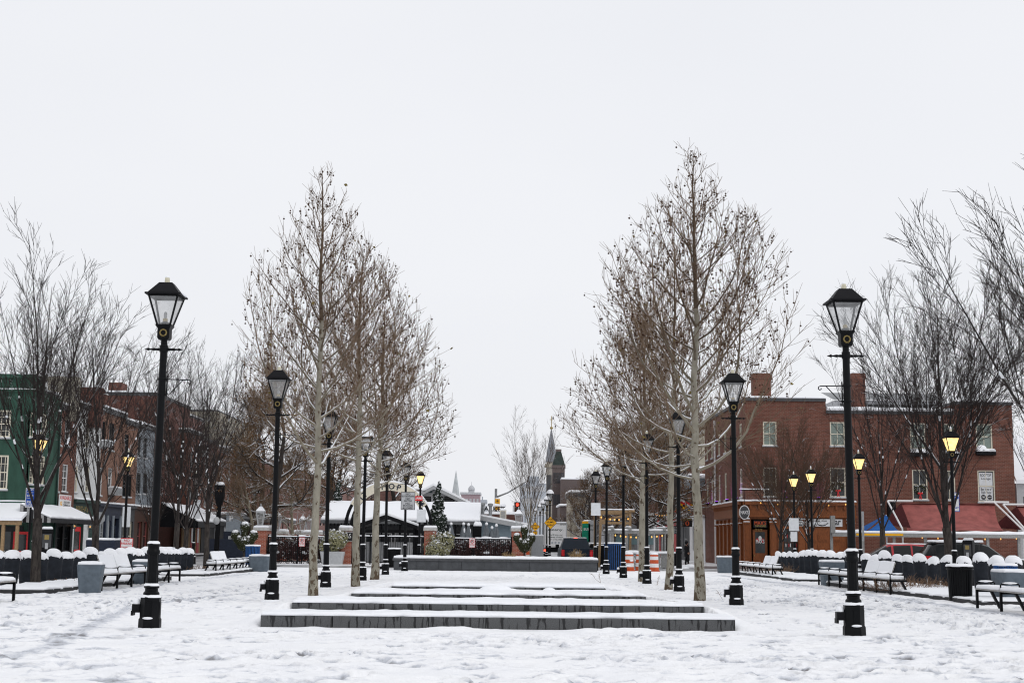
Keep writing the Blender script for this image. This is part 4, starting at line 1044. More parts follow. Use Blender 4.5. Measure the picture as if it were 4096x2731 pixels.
# larger street trees towards the back
OK1 = oak(2); OK2 = oak(6, 11, 2.4, .26, 5.2); OK3 = oak(12, 10, 2.2, .22, 4.6, leafy=500, tw='syc_twig', lb='syc_limb', pale=True)
GO = 'large brown twigged street trees in the background'
BG = [(9.9, 150, OK1, 3.9, .78, 'brown twigged tree between the church tower and the right lamps'), (10.2, 180, OK2, 1.1, .85, 'far brown tree standing over the dark pickup'), (-16.0, 100, OK1, 1., 1.15, 'brown twigged tree rising behind the second left lamp'), (-20.5, 118, OK2, 2., 1.25, 'brown twigged tree left of the brick fence piers'), (-14.5, 128, OK2, 4., 1.3, 'brown twigged tree behind the hedge fence'),
      (-23., 137, OK1, .5, 1.3, 'far brown tree above the long snowy canopy'), (-9.5, 135, OK1, 5., 1.2, 'brown twigged tree behind the left end of the market arch'), (-17.5, 150, OK2, 1.2, 1.35, 'far brown tree behind the left row of trees'),
      (11.2, 112, OK1, 2.7, .95, 'snowy limbed tree behind the third right pale trunk'), (11.8, 100, OK2, .3, 1.0, 'dark trunked snowy tree before the shop with the hanging signs'), (13., 132, OK2, 3.5, 1.15, 'snow laden tree behind the right lamps'), (15., 152, OK1, 1.5, 1.2, 'far brown tree right of the church spire'),
      (14.2, 172, OK2, 5.5, 1.1, 'far brown tree beside the truck'), (14.2, 122, OK1, 4.4, 1.15, 'brown tree before the tan building on the right')]
for x, y, ms, rz, sc, lb in BG: plant('street_tree', lb, 'tree', (x, y, zg(y)), ms, rz, sc, GO)
GP = 'pale young trees near the brick fence piers'
plant('street_tree', 'pale slender tree with a white forked limb behind the anchor topiary', 'tree', (-16.8, 98.5, zg(98)), OK3, .8, .78, GP)
plant('street_tree', 'pale snowy tree behind the hedge fence on the left', 'tree', (-15.4, 106, zg(98)), OK3, 3.1, .8, GP)
VC = vase(31, 10.5, 2.0, 2.7, .11, 7, dens=.8, tw='red_twig', bk='syc', lb='syc_limb', el=(62, 80), twr=1.15)
plant('bare_tree', 'tall pale bare tree in the middle distance left of the church spire', 'tree', (2.4, 112, zg(100)), VC, .4, 1.0)

# clipped and potted greenery
def blobs(seed, parts, n, size, core=.82):
    """foliage made of many leaf sized faces over rounded masses"""
    rs = np.random.RandomState(seed); V = []; 
    for c, rad in parts:
        c = np.array(c, float); rad = np.array(rad, float); k = int(n * rad[0] * rad[2] / sum(p[1][0] * p[1][2] for p in parts))
        d = rs.randn(k, 3); d /= np.linalg.norm(d, axis=1, keepdims=True); s = core + (1.06 - core) * rs.rand(k, 1); pos = c + d * rad * s
        nrm = d + .55 * rs.randn(k, 3); nrm /= np.linalg.norm(nrm, axis=1, keepdims=True); a = np.cross(nrm, rs.randn(k, 3)); a /= np.linalg.norm(a, axis=1, keepdims=True); b = np.cross(nrm, a)
        q = size * (.6 + .8 * rs.rand(k, 1)); V.append(np.stack([pos - a * q, pos - b * q * .7, pos + a * q, pos + b * q * .7], 1).reshape(-1, 3))
    V = np.concatenate(V); return V, np.arange(len(V)).reshape(-1, 4)
def foliage(name, V, F, mat, parent):
    me = bpy.data.meshes.new(name); np_mesh(me, V, F); me.materials.append(mat); return link(name, me, parent)
def core(parent, parts, mat, k=.85):
    mb = MB()
    for c, rad in parts: mb.sph(c, [q * k for q in rad], 12, 8)
    return mb.build('inner_growth', mat, parent, smooth=True)
TOP = [((0, 0, .95), (.62, .5, .50)), ((0, 0, 1.55), (.26, .26, .45)), ((0, 0, 1.95), (.36, .34, .38)), ((-.72, 0, 1.42), (.36, .34, .36)), ((.72, 0, 1.42), (.36, .34, .36)), ((-.45, 0, 1.15), (.4, .36, .32)), ((.45, 0, 1.15), (.4, .36, .32))]
def topiary(label, loc, sc, wd=.7):
    t = thing('topiary', label, 'topiary', loc, 0, 'anchor shaped topiaries'); t.scale = (sc * wd, sc * wd, sc)
    V, F = blobs(4, TOP, 5200, .05); foliage('crown', V, F, M['boxwood'], t); core(t, TOP, M['boxwood'])
    mb = MB(); mb.tube([(0, 0, -.8), (0, 0, .6)], [.09, .07], 8); mb.build('trunk', M['dark_bark'], t)
    mb = MB()
    for c, rad in TOP[2:5]: mb.sph((c[0], c[1], c[2] + rad[2] * .62), (rad[0] * .8, rad[1] * .8, rad[2] * .42), 12, 7)
    mb.sph((0, -.25, 1.15), (.3, .2, .1), 10, 6); mb.sph((.38, -.2, 1.33), (.15, .15, .08), 8, 5); mb.sph((-.38, -.2, 1.35), (.15, .15, .08), 8, 5)
    mb.build('snow_cap', SNOW, t, smooth=True); return t
p = at(320, 729, 93.5); topiary('snowy anchor shaped topiary in front of the left brick pier', (p.x, 93.5, zg(93) + .42), 1.0, .82)
p = at(688, 728, 94); topiary('snowy anchor shaped topiary before the middle brick pier', (p.x, 94, zg(94) + .5), .96, .7)
def cone_tree(label, loc, h, r):
    t = thing('conifer', label, 'tree', loc)
    parts = [((0.1 * r * math.sin(i * 2.1), 0, h * (.10 + .86 * i / 13)), (r * (1.02 - .9 * (i / 13) ** 1.2), r * (1.02 - .9 * (i / 13) ** 1.2), h * .07)) for i in range(14)]
    V, F = blobs(7, parts, 9000, .085, .6); rs = np.random.RandomState(2); foliage('crown', V + rs.randn(*V.shape) * .02, F, M['conifer'], t); core(t, parts, M['conifer'], .7)
    mb = MB(); mb.tube([(0, 0, -.2), (0, 0, h * .97)], [.1, .02], 8); mb.build('trunk', M['dark_bark'], t); return t
p = at(573.5, 731, 103); cone_tree('tall narrow dark conifer dusted with snow beside the arch', (p.x, 103, zg(100)), 5.7, .98)
p = at(441, 731, 118); cone_tree('dark snowy conifer behind the left arch pier', (p.x, 118, zg(100)), 6.4, .9)
def shrub(label, px, py, Y, r, h, pot, potmat='ltgrey'):
    p = at(px, py, Y); t = thing('potted_shrub', label, 'shrub', (p.x, Y, zg(Y)), 0, 'pale snowy shrubs in planters by the arch')
    rs = random.Random(int(px)); parts = [((rs.gauss(0, r * .42), rs.gauss(0, r * .4), pot + h * rs.uniform(.2, .85)), (r * rs.uniform(.4, .62),) * 3) for _ in range(11)]
    V, F = blobs(int(px), parts, 5200, .07, .7); foliage('leaves', V, F, M['variegated'], t); core(t, parts, M['boxwood'], .62)
    if pot:
        mb = MB(); a, b = rsq(r * 1.25, .1), rsq(r * 1.55, .12); n = len(a); mb.add([(x, y, -.05) for x, y in a] + [(x, y, pot) for x, y in b], [(i, (i + 1) % n, n + (i + 1) % n, n + i) for i in range(n)] + [tuple(range(n, 2 * n))]); mb.build('pot', M[potmat], t)
    return t
shrub('pale snowy shrub in a grey pot left of the arch', 437, 733, 97, 1.05, 1.35, .85)
shrub('pale snowy shrub in a grey pot right of the arch', 575, 731, 96.5, 1.08, 1.5, .55)
def dry_shrub(label, loc, r, h, n, seed, group, mat='drystem'):
    t = thing('dry_shrub', label, 'shrub', loc, 0, group); T = Tubes(); q = random.Random(seed)
    for _ in range(n):
        a = q.random() * 6.3; k = q.random() ** .5 * r; e = R(q.uniform(35, 85)); L = h * q.uniform(.5, 1.1)
        s = grow(q, (k * math.cos(a), k * math.sin(a) * .8, 0), (math.cos(a) * math.cos(e), math.sin(a) * math.cos(e), math.sin(e)), L, 5, up=-.02, wob=.14); T.add(s, taper(.006, .0035, 5), 3, 0)
        for _ in range(4):
            c, cd = lerp(s, q.uniform(.3, .95)); T.add(grow(q, c, side(q, cd, R(q.uniform(25, 60)), .05), L * q.uniform(.15, .4), 3, wob=.15), [.005, .004, .003], 3, 0)
    link('stems', T.mesh('stems', [M[mat]]), t); return t
k = 0
for px, py, r, h, n, lb in ((1004, 756, .8, .9, 60, 'dry brown shrub right of the bench before the bar'), (1022, 754, .9, 1.0, 170, 'dry brown shrub at the foot of the tree with the snow lined limb'), (1040, 753, .8, .8, 150, 'dry brown shrub at the foot of the one way sign lamp'), (1054, 752, .7, .9, 120, 'dry brown shrub beside the second reddish tree'),
                           (1172, 779, .7, .7, 130, 'dry brown shrub behind the near end of the right bench'), (1192, 777, .8, .8, 150, 'dry brown shrub in the middle of the right bed'), (1212, 776, .8, .8, 150, 'dry brown shrub left of the big forked tree'), (1236, 777, .7, .75, 130, 'dry brown shrub just at the big forked tree'), (1150, 776, .6, .55, 90, 'low dry shrub behind the right bench'),
                           (260, 750, .9, .45, 120, 'low dry grassy shrub left of the bench before the topiary'), (250, 750, .8, .4, 100, 'low dry grassy shrub beside the leaning bare tree'), (238, 751, .7, .4, 90, 'low dry grassy shrub by the far end of the left bench'), (87, 768, .7, .3, 40, 'sparse dry stalks in the left snow bed')):
    p = gp(px, py); dry_shrub(lb, (p.x, p.y, p.z + .1), r, h * .55, int(n * .42), k, 'dry winter shrubs in the planting beds'); k += 1
for px, lb in ((668, 'tuft of dry pale grass in the planter before the snow domed lamps'), (757, 'tuft of dry pale grass in the planter before the pickup')):
    p = at(px, 731, 80.3); dry_shrub(lb, (p.x, 80.3, zt), .22, .55 if px > 700 else .4, 70, k, 'dry grass tufts in the planter', 'drygrass'); k += 1
for px, py, h, lb in ((861.7, 767.5, .55, 'thin dry weed poking through the snow right of the steps'), (2893 / 3.0476, 786, .5, 'thin dry weed poking through the snow before the right lamp'), (2405 / 3.0476, 773.5, .5, 'bent dry stalk at the right end of the top step')):
    p = gp(px, py); dry_shrub(lb, (p.x, p.y, mound_z(p.x, p.y)), .03, h, 2, k, 'single dry weeds in the snow'); k += 1
# ================================================================ facades
class Fac:
    """a vertical wall plane: ax 'y' faces the camera at y = c (u = x), ax 'x' stands along the street at x = c (u = y); s = outward sign"""
    def __init__(s, ax, c, sgn): s.ax, s.c, s.s = ax, c, sgn
    def pt(s, u, z, d=0.):         # d = distance out of the wall
        return Vector((u, s.c + s.s * d, z)) if s.ax == 'y' else Vector((s.c + s.s * d, u, z))
    def uv(s, px, py):
        p = at(px, py, s.c) if s.ax == 'y' else onx(px, py, s.c)
        return (p.x, p.z) if s.ax == 'y' else (p.y, p.z)
    def rect(s, x0, x1, y0, y1):
        ym = (y0 + y1) / 2; xm = (x0 + x1) / 2
        u0 = s.uv(x0, ym)[0]; u1 = s.uv(x1, ym)[0]; za = s.uv(xm, y1)[1]; zb = s.uv(xm, y0)[1]
        return min(u0, u1), max(u0, u1), za, zb
    def box(s, mb, u0, u1, z0, z1, d0, d1, mi=0):
        a, b = s.pt(u0, z0, d0), s.pt(u1, z1, d1)
        mb.bx(min(a.x, b.x), max(a.x, b.x), min(a.y, b.y), max(a.y, b.y), min(a.z, b.z), max(a.z, b.z), mi)
    def wall(s, mb, u0, u1, z0, z1, holes, depth=.14, mi=0):
        us = sorted({u0, u1, *[h[0] for h in holes], *[h[1] for h in holes]}); zs = sorted({z0, z1, *[h[2] for h in holes], *[h[3] for h in holes]})
        us = [u for u in us if u0 - 1e-6 <= u <= u1 + 1e-6]; zs = [z for z in zs if z0 - 1e-6 <= z <= z1 + 1e-6]
        for a, b in zip(us[:-1], us[1:]):
            for c, d in zip(zs[:-1], zs[1:]):
                um, zm = (a + b) / 2, (c + d) / 2
                if any(h[0] < um < h[1] and h[2] < zm < h[3] for h in holes): continue
                mb.quad(s.pt(a, c), s.pt(b, c), s.pt(b, d), s.pt(a, d), mi)
        for a, b, c, d in holes:
            for p, q in (((a, c), (b, c)), ((b, c), (b, d)), ((b, d), (a, d)), ((a, d), (a, c))):
                mb.quad(s.pt(*p), s.pt(*q), s.pt(*q, -depth), s.pt(*p, -depth), mi)
    def window(s, par, h, frame='white', pane='glass', nx=2, nz=2, lintel=None, sill='ltgrey', depth=.14, upper=None, snow=True, fw=.07, name='window', bars=.03):
        a, b, c, d = h; mb = MB(); o = -depth + .005
        s.box(mb, a, a + fw, c, d, o, o + .10); s.box(mb, b - fw, b, c, d, o, o + .10); s.box(mb, a + fw, b - fw, c, c + fw, o, o + .098); s.box(mb, a + fw, b - fw, d - fw, d, o, o + .098)
        m = (c + d) / 2; s.box(mb, a + fw, b - fw, m - .03, m + .03, o, o + .07)
        for i in range(1, nx):
            u = a + (b - a) * i / nx
            s.box(mb, u - bars / 2, u + bars / 2, c + fw, m - .03, o, o + .05); s.box(mb, u - bars / 2, u + bars / 2, m + .03, d - fw, o, o + .05)
        if nz > 2:
            for k in range(1, nz):
                z = c + (d - c) * k / nz
                if abs(z - m) > .1: s.box(mb, a + fw, b - fw, z - bars / 2, z + bars / 2, o, o + .045)
        w_ = mb.build(name, M[frame], par, world=True)
        mb = MB(); s.box(mb, a + .01, b - .01, c + .01, d - .01, o - .01, o + .02); mb.build('pane', M[pane], w_, world=True)
        if upper:
            mb = MB(); s.box(mb, a + fw, b - fw, d - (d - c) * upper, d - fw, o + .021, o + .024); mb.build('blind', M['curtain'], w_, world=True)
        if sill:
            mb = MB(); s.box(mb, a - .07, b + .07, c - .09, c - .002, -.02, .08); mb.build('sill', M[sill], w_, world=True)
            if snow:
                mb = MB(); s.box(mb, a - .05, b + .05, c, c + .03, .0, .07); mb.build('sill_snow', SNOW, w_, world=True)
        if lintel:
            mb = MB(); s.box(mb, a - .12, b + .12, d + .005, d + .2, -.02, .03); mb.build('lintel', M[lintel], w_, world=True)
        return w_
GZ = -.45
def roof_box(par, x0, x1, y0, y1, z, over=.12, th=.22, mat='dkgrey', snow=.16, seed=1):
    mb = MB(); mb.bx(x0 - over, x1 + over, y0 - over, y1 + over, z - th, z); mb.build('cornice', M[mat], par, world=True)
    mb = MB(); slab(mb, x0 - over + .02, x1 + over - .02, y0 - over + .02, y1 + over - .02, z + .002, snow, 1.1, seed=seed); mb.build('roof_snow', SNOW, par, world=True, smooth=True)
def body(par, x0, x1, y0, y1, z0, z1, mat, name='rear_wall', skip=''):
    mb = MB()
    if 'S' not in skip: mb.quad((x0, y0, z0), (x1, y0, z0), (x1, y0, z1), (x0, y0, z1))
    if 'E' not in skip: mb.quad((x1, y0, z0), (x1, y1, z0), (x1, y1, z1), (x1, y0, z1))
    if 'N' not in skip: mb.quad((x1, y1, z0), (x0, y1, z0), (x0, y1, z1), (x1, y1, z1))
    if 'W' not in skip: mb.quad((x0, y1, z0), (x0, y0, z0), (x0, y0, z1), (x0, y1, z1))
    mb.quad((x0, y0, z1 - .3), (x1, y0, z1 - .3), (x1, y1, z1 - .3), (x0, y1, z1 - .3))
    return mb.build(name, M[mat], par, world=True)
def door(f, par, h, mat, glass=True, depth=.12, name='door', gm='glass', gz=.45):
    a, b, c, d = h; mb = MB(); o = -depth + .01
    f.box(mb, a, b, c, d, o, o + .06)
    D = mb.build(name, M[mat], par, world=True)
    if glass:
        mb = MB(); w_ = (b - a) * .17; f.box(mb, a + w_, b - w_, c + (d - c) * gz, d - w_, o + .062, o + .07); mb.build('pane', M[gm], D, world=True)
    mb = MB(); f.box(mb, a + .07, a + .11, c + 1.0, c + 1.12, o + .06, o + .11); mb.build('handle', M['brass'], D, world=True)
    return D

# ---------------------------------------------------------------- left row (street wall x = XL)
XL = -30.0
FL = Fac('x', XL, 1)
def uL(px): return FL.uv(px, 690)[0]
# green corner building
yg0 = uL(35); yg1 = uL(72)
FG = Fac('y', yg0, -1)
zt_ = FG.uv(10, 511)[1]; zt2 = FG.uv(10, 491)[1]
gb = thing('corner_building', 'dark green painted corner building with white sash windows and awnings', 'building', (XL - 8, yg0, GZ))
HF = [FG.rect(-5, 14, 538, 574), FG.rect(-5, 10.5, 597, 642), FG.rect(-45, -26, 538, 574), FG.rect(-45, -28, 597, 642)]
HS = [FL.rect(39.5, 45.5, 541, 574), FL.rect(55, 61.5, 543, 577), FL.rect(38, 45, 598, 635), FL.rect(52.5, 58.5, 598, 636)]
mb = MB(); FG.wall(mb, XL - 26, XL, GZ, zt2, HF); FL.wall(mb, yg0, yg1 - .02, GZ, zt_, HS); mb.quad((XL, yg0, zt_), (XL, yg0 + 2.2, zt_), (XL, yg0 + 2.2, zt2), (XL, yg0, zt2)); mb.quad((XL, yg0 + 2.2, zt_), (XL - 26, yg0 + 2.2, zt_), (XL - 26, yg0 + 2.2, zt2), (XL, yg0 + 2.2, zt2))
mb.build('wall', M['green'], gb, world=True)
for h in HF: FG.window(gb, h, 'cream', nx=3, nz=4, fw=.11)
for h in HS: FL.window(gb, h, 'cream', nx=2, nz=4, fw=.11)
roof_box(gb, XL - 26, XL - .1, yg0 + 2.3, yg1 - .05, zt_ + .2, over=.05)
mb = MB(); FG.box(mb, XL - 26, XL + .1, zt_ - .12, zt_, 0, .16); FG.box(mb, XL - 26, XL + .12, zt2 - .25, zt2, -.1, .2); FG.box(mb, XL - 26, XL + .05, *[FG.uv(5, y)[1] for y in (664, 658)], 0, .14); mb.build('moulding', M['green'], gb, world=True)
mb = MB(); slab(mb, XL - 26, XL + .1, yg0 - .15, yg0 - .01, zt_ + .002, .07, .6); slab(mb, XL - 26, XL + .05, yg0 - .13, yg0 - .01, FG.uv(5, 658)[1] + .002, .09, .6); slab(mb, XL - 26, XL + .1, yg0 - .19, yg0 + .3, zt2 + .002, .08, .6); mb.build('ledge_snow', SNOW, gb, world=True, smooth=True)
mb = MB(); mb.tube([(XL + .1, yg1 - .3, zt_ - .2), (XL + .1, yg1 - .3, GZ)], .07, 8); mb.build('downpipe', M['dkgreen'], gb, world=True)
d0 = FG.rect(27, 36, 700, 741); mb = MB(); FG.box(mb, XL - 7.2, XL - .2, GZ, FG.uv(5, 690)[1], .005, .05); mb.build('dark_shopfront', M['ink'], gb, world=True)
a = FG.uv(29, 700)[0]; door(FG, gb, (a - .5, a + .5, GZ, FG.uv(5, 697)[1]), 'signred', depth=-.06)
for h in (FG.rect(-14, 14, 697, 730),):
    mb = MB(); FG.box(mb, *h, .055, .06); mb.build('shop_window', M['glass'], gb, world=True)
mb = MB(); FG.box(mb, XL - 6.5, XL - 6.3, 1.2, 1.8, .0, .3)
# lean-to wooden porch with snow roof
pz = FG.uv(10, 671)[1]; pz2 = FG.uv(10, 682)[1]
pr = thing('wooden_porch', 'raw timber porch with a snow covered lean-to roof on the green building', 'porch', (XL - 3, yg0 - 2.2, GZ))
xa = at(-30, 690, yg0 - 2.4).x; xb = at(27, 690, yg0 - 2.4).x; zr = at(10, 683, yg0 - 2.4).z
mb = MB()
for x in (xa, at(4, 690, yg0 - 2.4).x, at(22.5, 690, yg0 - 2.4).x): mb.bx(x - .09, x + .09, yg0 - 2.4, yg0 - 2.22, GZ, zr - .25)
mb.build('post', M['rawwood'], pr, world=True)
mb = MB(); mb.bx(xa - .2, xb, yg0 - 2.45, yg0 - 2.2, zr - .25, zr); mb.build('beam', M['rawwood'], pr, world=True)
mb = MB(); mb.add([(xa - .2, yg0 - 2.6, zr + .01), (xb + .1, yg0 - 2.6, zr + .01), (xb + .1, yg0 - .06, zr + 1.0), (xa - .2, yg0 - .06, zr + 1.0), (xa - .2, yg0 - 2.6, zr + .2), (xb + .1, yg0 - 2.6, zr + .2), (xb + .1, yg0 - .06, zr + 1.18), (xa - .2, yg0 - .06, zr + 1.18)], [(3, 2, 1, 0), (4, 5, 6, 7), (0, 1, 5, 4), (1, 2, 6, 5), (2, 3, 7, 6), (3, 0, 4, 7)])
mb.build('snow_roof', SNOW, pr, world=True)
mb = MB()
for i in range(14): mb.bx(xa + i * .28, xa + i * .28 + .1, yg0 - 2.36, yg0 - 2.32, GZ, GZ + 1.0)
mb.build('picket_rail', M['greywood'], pr, world=True)
# awning round the corner, striped valance
def awning(par, y0, y1, zt0, zb0, dep, mat, stripes=None, val=.28, name='awning', snow=True):
    A = thing(*par) if isinstance(par, tuple) else par
    x0, x1 = XL + .05, XL + dep
    mb = MB(); mb.add([(x0, y0, zt0), (x0, y1, zt0), (x1, y1, zb0), (x1, y0, zb0), (x1, y0, zb0 - val), (x1, y1, zb0 - val), (x0, y0, zb0 - val), (x0, y1, zb0 - val)], [(3, 2, 1, 0), (0, 1, 2, 3), (3, 4, 5, 2), (0, 3, 4, 6), (1, 7, 5, 2)], 0)
    if stripes:
        n = 9
        for i in range(0, n, 2):
            t0, t1 = i / n, (i + 1) / n; xa, xb = x0 + (x1 - x0) * t0, x0 + (x1 - x0) * t1; za, zb = zt0 + (zb0 - zt0) * t0, zt0 + (zb0 - zt0) * t1
            mb.add([(xa, y0 - .006, zb0 - val), (xb, y0 - .006, zb0 - val), (xb, y0 - .006, zb - .01), (xa, y0 - .006, za - .01)], [(0, 1, 2, 3)], 1)
    mb.build('awning_cloth', [M[mat], M['stripe']], A, world=True)
    if snow:
        mb = MB(); L = math.hypot(x1 - x0, zt0 - zb0); an = math.atan2(zt0 - zb0, x1 - x0)
        Q = Matrix.Translation((x0, 0, zt0)) @ Matrix.Rotation(an, 4, 'Y')
        slab(mb, 0, L, y0 + .02, y1 - .02, .004, .14, .5, M4=Q, seed=y0); mb.build('snow_cap', SNOW, A, world=True, smooth=True)
    return A
ya, yb = uL(41), uL(92)
awning(('awning', 'black and white striped corner awning heaped with snow beside the timber porch', 'awning', (XL, ya, 2.2)), ya - 2.5, yb - .6, FL.uv(60, 664)[1], FL.uv(60, 678)[1] - .15, 2.0, 'ink', True)

def rowhouse(label, px0, px1, pyt, at_px, mat, wins, grp='row houses along the left street', frame='white', ground=None, gmat='navy', gtop=656, holes_g=(), name='row_house', nx=2, nz=2, lintel=None, deep=11, snow_roof=True, cornice='dkgrey', over=.18):
    y0, y1 = uL(px0), uL(px1); z1 = FL.uv(at_px, pyt)[1]
    b = thing(name, label, 'building', (XL - 5, (y0 + y1) / 2, GZ), 0, grp)
    H = [FL.rect(*w_[:4]) for w_ in wins]; zg_ = FL.uv((px0 + px1) / 2, gtop)[1] if ground else GZ
    mb = MB(); FL.wall(mb, y0 + .01, y1 - .01, zg_, z1, [(max(h[0], y0 + .1), min(h[1], y1 - .1), h[2], h[3]) for h in H]); mb.build('front_wall', M[mat], b, world=True)
    for h, w_ in zip(H, wins): FL.window(b, (max(h[0], y0 + .1), min(h[1], y1 - .1), h[2], h[3]), w_[4] if len(w_) > 4 else frame, nx=nx, nz=nz, lintel=lintel)
    body(b, XL - deep, XL - .02, y0 + .01, y1 - .01, GZ, z1, mat, skip='E')
    if snow_roof: roof_box(b, XL - deep, XL, y0 + .02, y1 - .02, z1 + .12, over=0, seed=px0, snow=.2)
    mb = MB(); FL.box(mb, y0 + .02, y1 - .02, z1 - .25, z1 + .1, 0, over); mb.build('eave', M[cornice], b, world=True)
    mb = MB(); slab(mb, XL + .01, XL + over + .03, y0 + .03, y1 - .03, z1 + .102, .16, .4, seed=px1); mb.build('eave_snow', SNOW, b, world=True, smooth=True)
    if ground:
        mb = MB(); FL.wall(mb, y0 + .012, y1 - .012, GZ, zg_ - .002, [FL.rect(*h) for h in holes_g], .25); FL.box(mb, y0 + .012, y1 - .012, zg_ - .22, zg_, .001, .2); mb.build('shopfront', M[gmat], b, world=True)
        mb = MB(); slab(mb, XL + .01, XL + .22, y0 + .03, y1 - .03, zg_ + .003, .14, .4, seed=px0 + 3); mb.build('ledge_snow', SNOW, b, world=True, smooth=True)
    return b, y0, y1
b, y0, y1 = rowhouse('narrow red brick row house with white windows carrying the available sign', 72.3, 95, 533, 84, 'brick', [(74, 81.5, 545, 584), (85, 92, 547, 585), (70.8 + 1.6, 78, 609, 645), (81.5, 88.8, 609, 645)], ground=True, gmat='black_fr', gtop=672, holes_g=[(75, 82, 690, 722), (84, 92, 690, 722)], nz=4)
for h in ((75, 82, 690, 722), (84, 92, 690, 722)): FL.window(b, FL.rect(*h), 'ink', sill=None, depth=.25, name='shop_window')
text('JIM CHIVERS', b, M['brass'], FL.pt(uL(83), FL.uv(83, 677.5)[1], .012), width=abs(uL(90) - uL(76)), height=.32, face='+x', bold=.02)
b, y0, y1 = rowhouse('white painted row house above a dark green shopfront with a red door', 95, 127, 532, 110, 'stuccowhite', [(97.5, 102, 549, 585), (112.5, 117, 552, 588), (97.5, 101.7, 611, 646), (112.5, 116.8, 612, 646)], frame='cream', ground=True, gmat='dkgreen', gtop=656, holes_g=[(98, 108.5, 678, 726)], nz=4)
h = FL.rect(98.2, 108.3, 691, 728); door(FL, b, h, 'signred', depth=.22, gz=.2); FL.window(b, FL.rect(98.2, 108.3, 678, 690.5), 'dkgreen', nx=4, nz=2, sill=None, depth=.22, name='transom')
for a, c in ((90.5 + 5, 97), (109.5, 115.8)): mb = MB(); FL.box(mb, uL(a) + .02, uL(c), GZ, FL.uv(100, 673)[1], .003, .03); mb.build('white_pilaster', M['stuccowhite'], b, world=True)
text("BERTHA'S", b, M['brass'], FL.pt(uL(106.5), FL.uv(106, 667.5)[1], .012), width=uL(114.5) - uL(98.8), height=.42, face='+x', bold=.02)
def wall_lantern(label, px, py, f):
    u, z = f.uv(px, py); q = f.pt(u, z, .2); t = thing('wall_lantern', label, 'lantern', q, 0, 'lit lanterns beside the red door')
    mb = MB(); mb.frust((0, 0, .22), .26, .26, .05, .05, .18); mb.bx(-.09, .09, -.09, .09, -.24, -.2); mb.bar((0, 0, .38), (-.2, 0, .38), .03)
    for a, c in ((-1, -1), (1, -1), (1, 1), (-1, 1)): mb.bar((a * .08, c * .08, -.2), (a * .12, c * .12, .22), .02)
    mb.build('cage', M['black'], t)
    mb = MB(); mb.frust((0, 0, -.2), .15, .15, .22, .22, .42); mb.build('glass', M['lglass'], t); mb = MB(); mb.sph((0, 0, -.05), .06); mb.build('bulb', M['bulb'], t, smooth=True); return t
wall_lantern('lit wall lantern left of the red door', 94.2, 689, FL); wall_lantern('lit wall lantern right of the red door', 114.8, 690, FL)
b, y0, y1 = rowhouse('brown stucco row house with window air conditioners above a navy shopfront', 127, 158, 538, 142, 'brown', [(131, 138, 552, 587, 'ink'), (143, 150, 555, 591, 'ink'), (128.6, 134, 613, 650), (141.7, 147, 614, 640)], ground=True, gmat='navy', gtop=661, holes_g=[(131, 137.5, 681, 716), (141, 145, 683, 722), (148.5, 155, 680, 722)])
FL.window(b, FL.rect(131, 137.5, 681, 716), 'ltgrey', nx=3, nz=5, depth=.25, sill=None, name='shop_window'); door(FL, b, FL.rect(148.5, 155, 690, 728), 'navy', depth=.25); FL.window(b, FL.rect(141, 145, 683, 722), 'white', depth=.25, sill=None, name='shop_window')
for a in (129, 139.2, 146.8, 156.4): mb = MB(); FL.box(mb, uL(a), uL(a) + .3, GZ, FL.uv(142, 676)[1], .003, .1); mb.build('pilaster', M['greyblue'], b, world=True)
def ac(label, r):
    h = FL.rect(*r); q = FL.pt((h[0] + h[1]) / 2, h[2], .3); t = thing('air_conditioner', label, 'air conditioner', q, 0, 'window air conditioners on the brown house')
    w_, hh = h[1] - h[0], h[3] - h[2]
    mb = MB(); mb.bx(-.28, .30, -w_ / 2, w_ / 2, 0, hh); mb.build('case', M['ltgrey'], t); mb = MB()
    for k in range(7): mb.bx(.301, .315, -w_ / 2 + .05, w_ / 2 - .05, .06 + k * hh / 8, .06 + k * hh / 8 + .03)
    mb.build('grille', M['grey'], t); mb = MB(); slab(mb, -.25, .28, -w_ / 2 + .03, w_ / 2 - .03, hh + .002, .1, .15); mb.build('snow_cap', SNOW, t, smooth=True)
    mb = MB(); mb.bar((.25, -w_ / 2 + .1, -.02), (-.27, -w_ / 2 + .1, -.5), .04); mb.bar((.25, w_ / 2 - .1, -.02), (-.27, w_ / 2 - .1, -.5), .04); mb.build('bracket', M['black'], t); return t
ac('snow topped air conditioner on a bracket in the lower window of the brown house', (141, 150.5, 640, 649.5)); ac('small air conditioner in the upper window of the brown house', (131.5, 138, 579, 586.5))
b, y0, y1 = rowhouse('lower brown row house with arched dark windows', 158, 176, 552, 165, 'brown', [(163.6, 169, 570, 597, 'ink'), (160.4, 165.4, 622, 652, 'ink'), (168, 172.5, 624, 652, 'ink')], ground=True, gmat='dkgrey', gtop=663, holes_g=[(161, 166, 684, 722), (168, 174, 684, 722)])
for h in ((161, 166, 684, 722), (168, 174, 684, 722)): FL.window(b, FL.rect(*h), 'cream', depth=.25, sill=None, name='shop_window')
b, y0, y1 = rowhouse('pale blue grey row house with tall shuttered windows', 176, 198, 557, 185, 'greyblue', [(179, 184.5, 572, 600, 'dkgrey'), (188, 193, 574, 601, 'dkgrey'), (179, 184.5, 620, 648, 'dkgrey'), (188, 193, 621, 648, 'dkgrey')], ground=True, gmat='dkwood', gtop=665, holes_g=[(180, 186, 684, 722), (188, 194, 684, 722)])
for h in ((180, 186, 684, 722), (188, 194, 684, 722)): FL.window(b, FL.rect(*h), 'redfab', depth=.25, sill=None, name='shop_window')
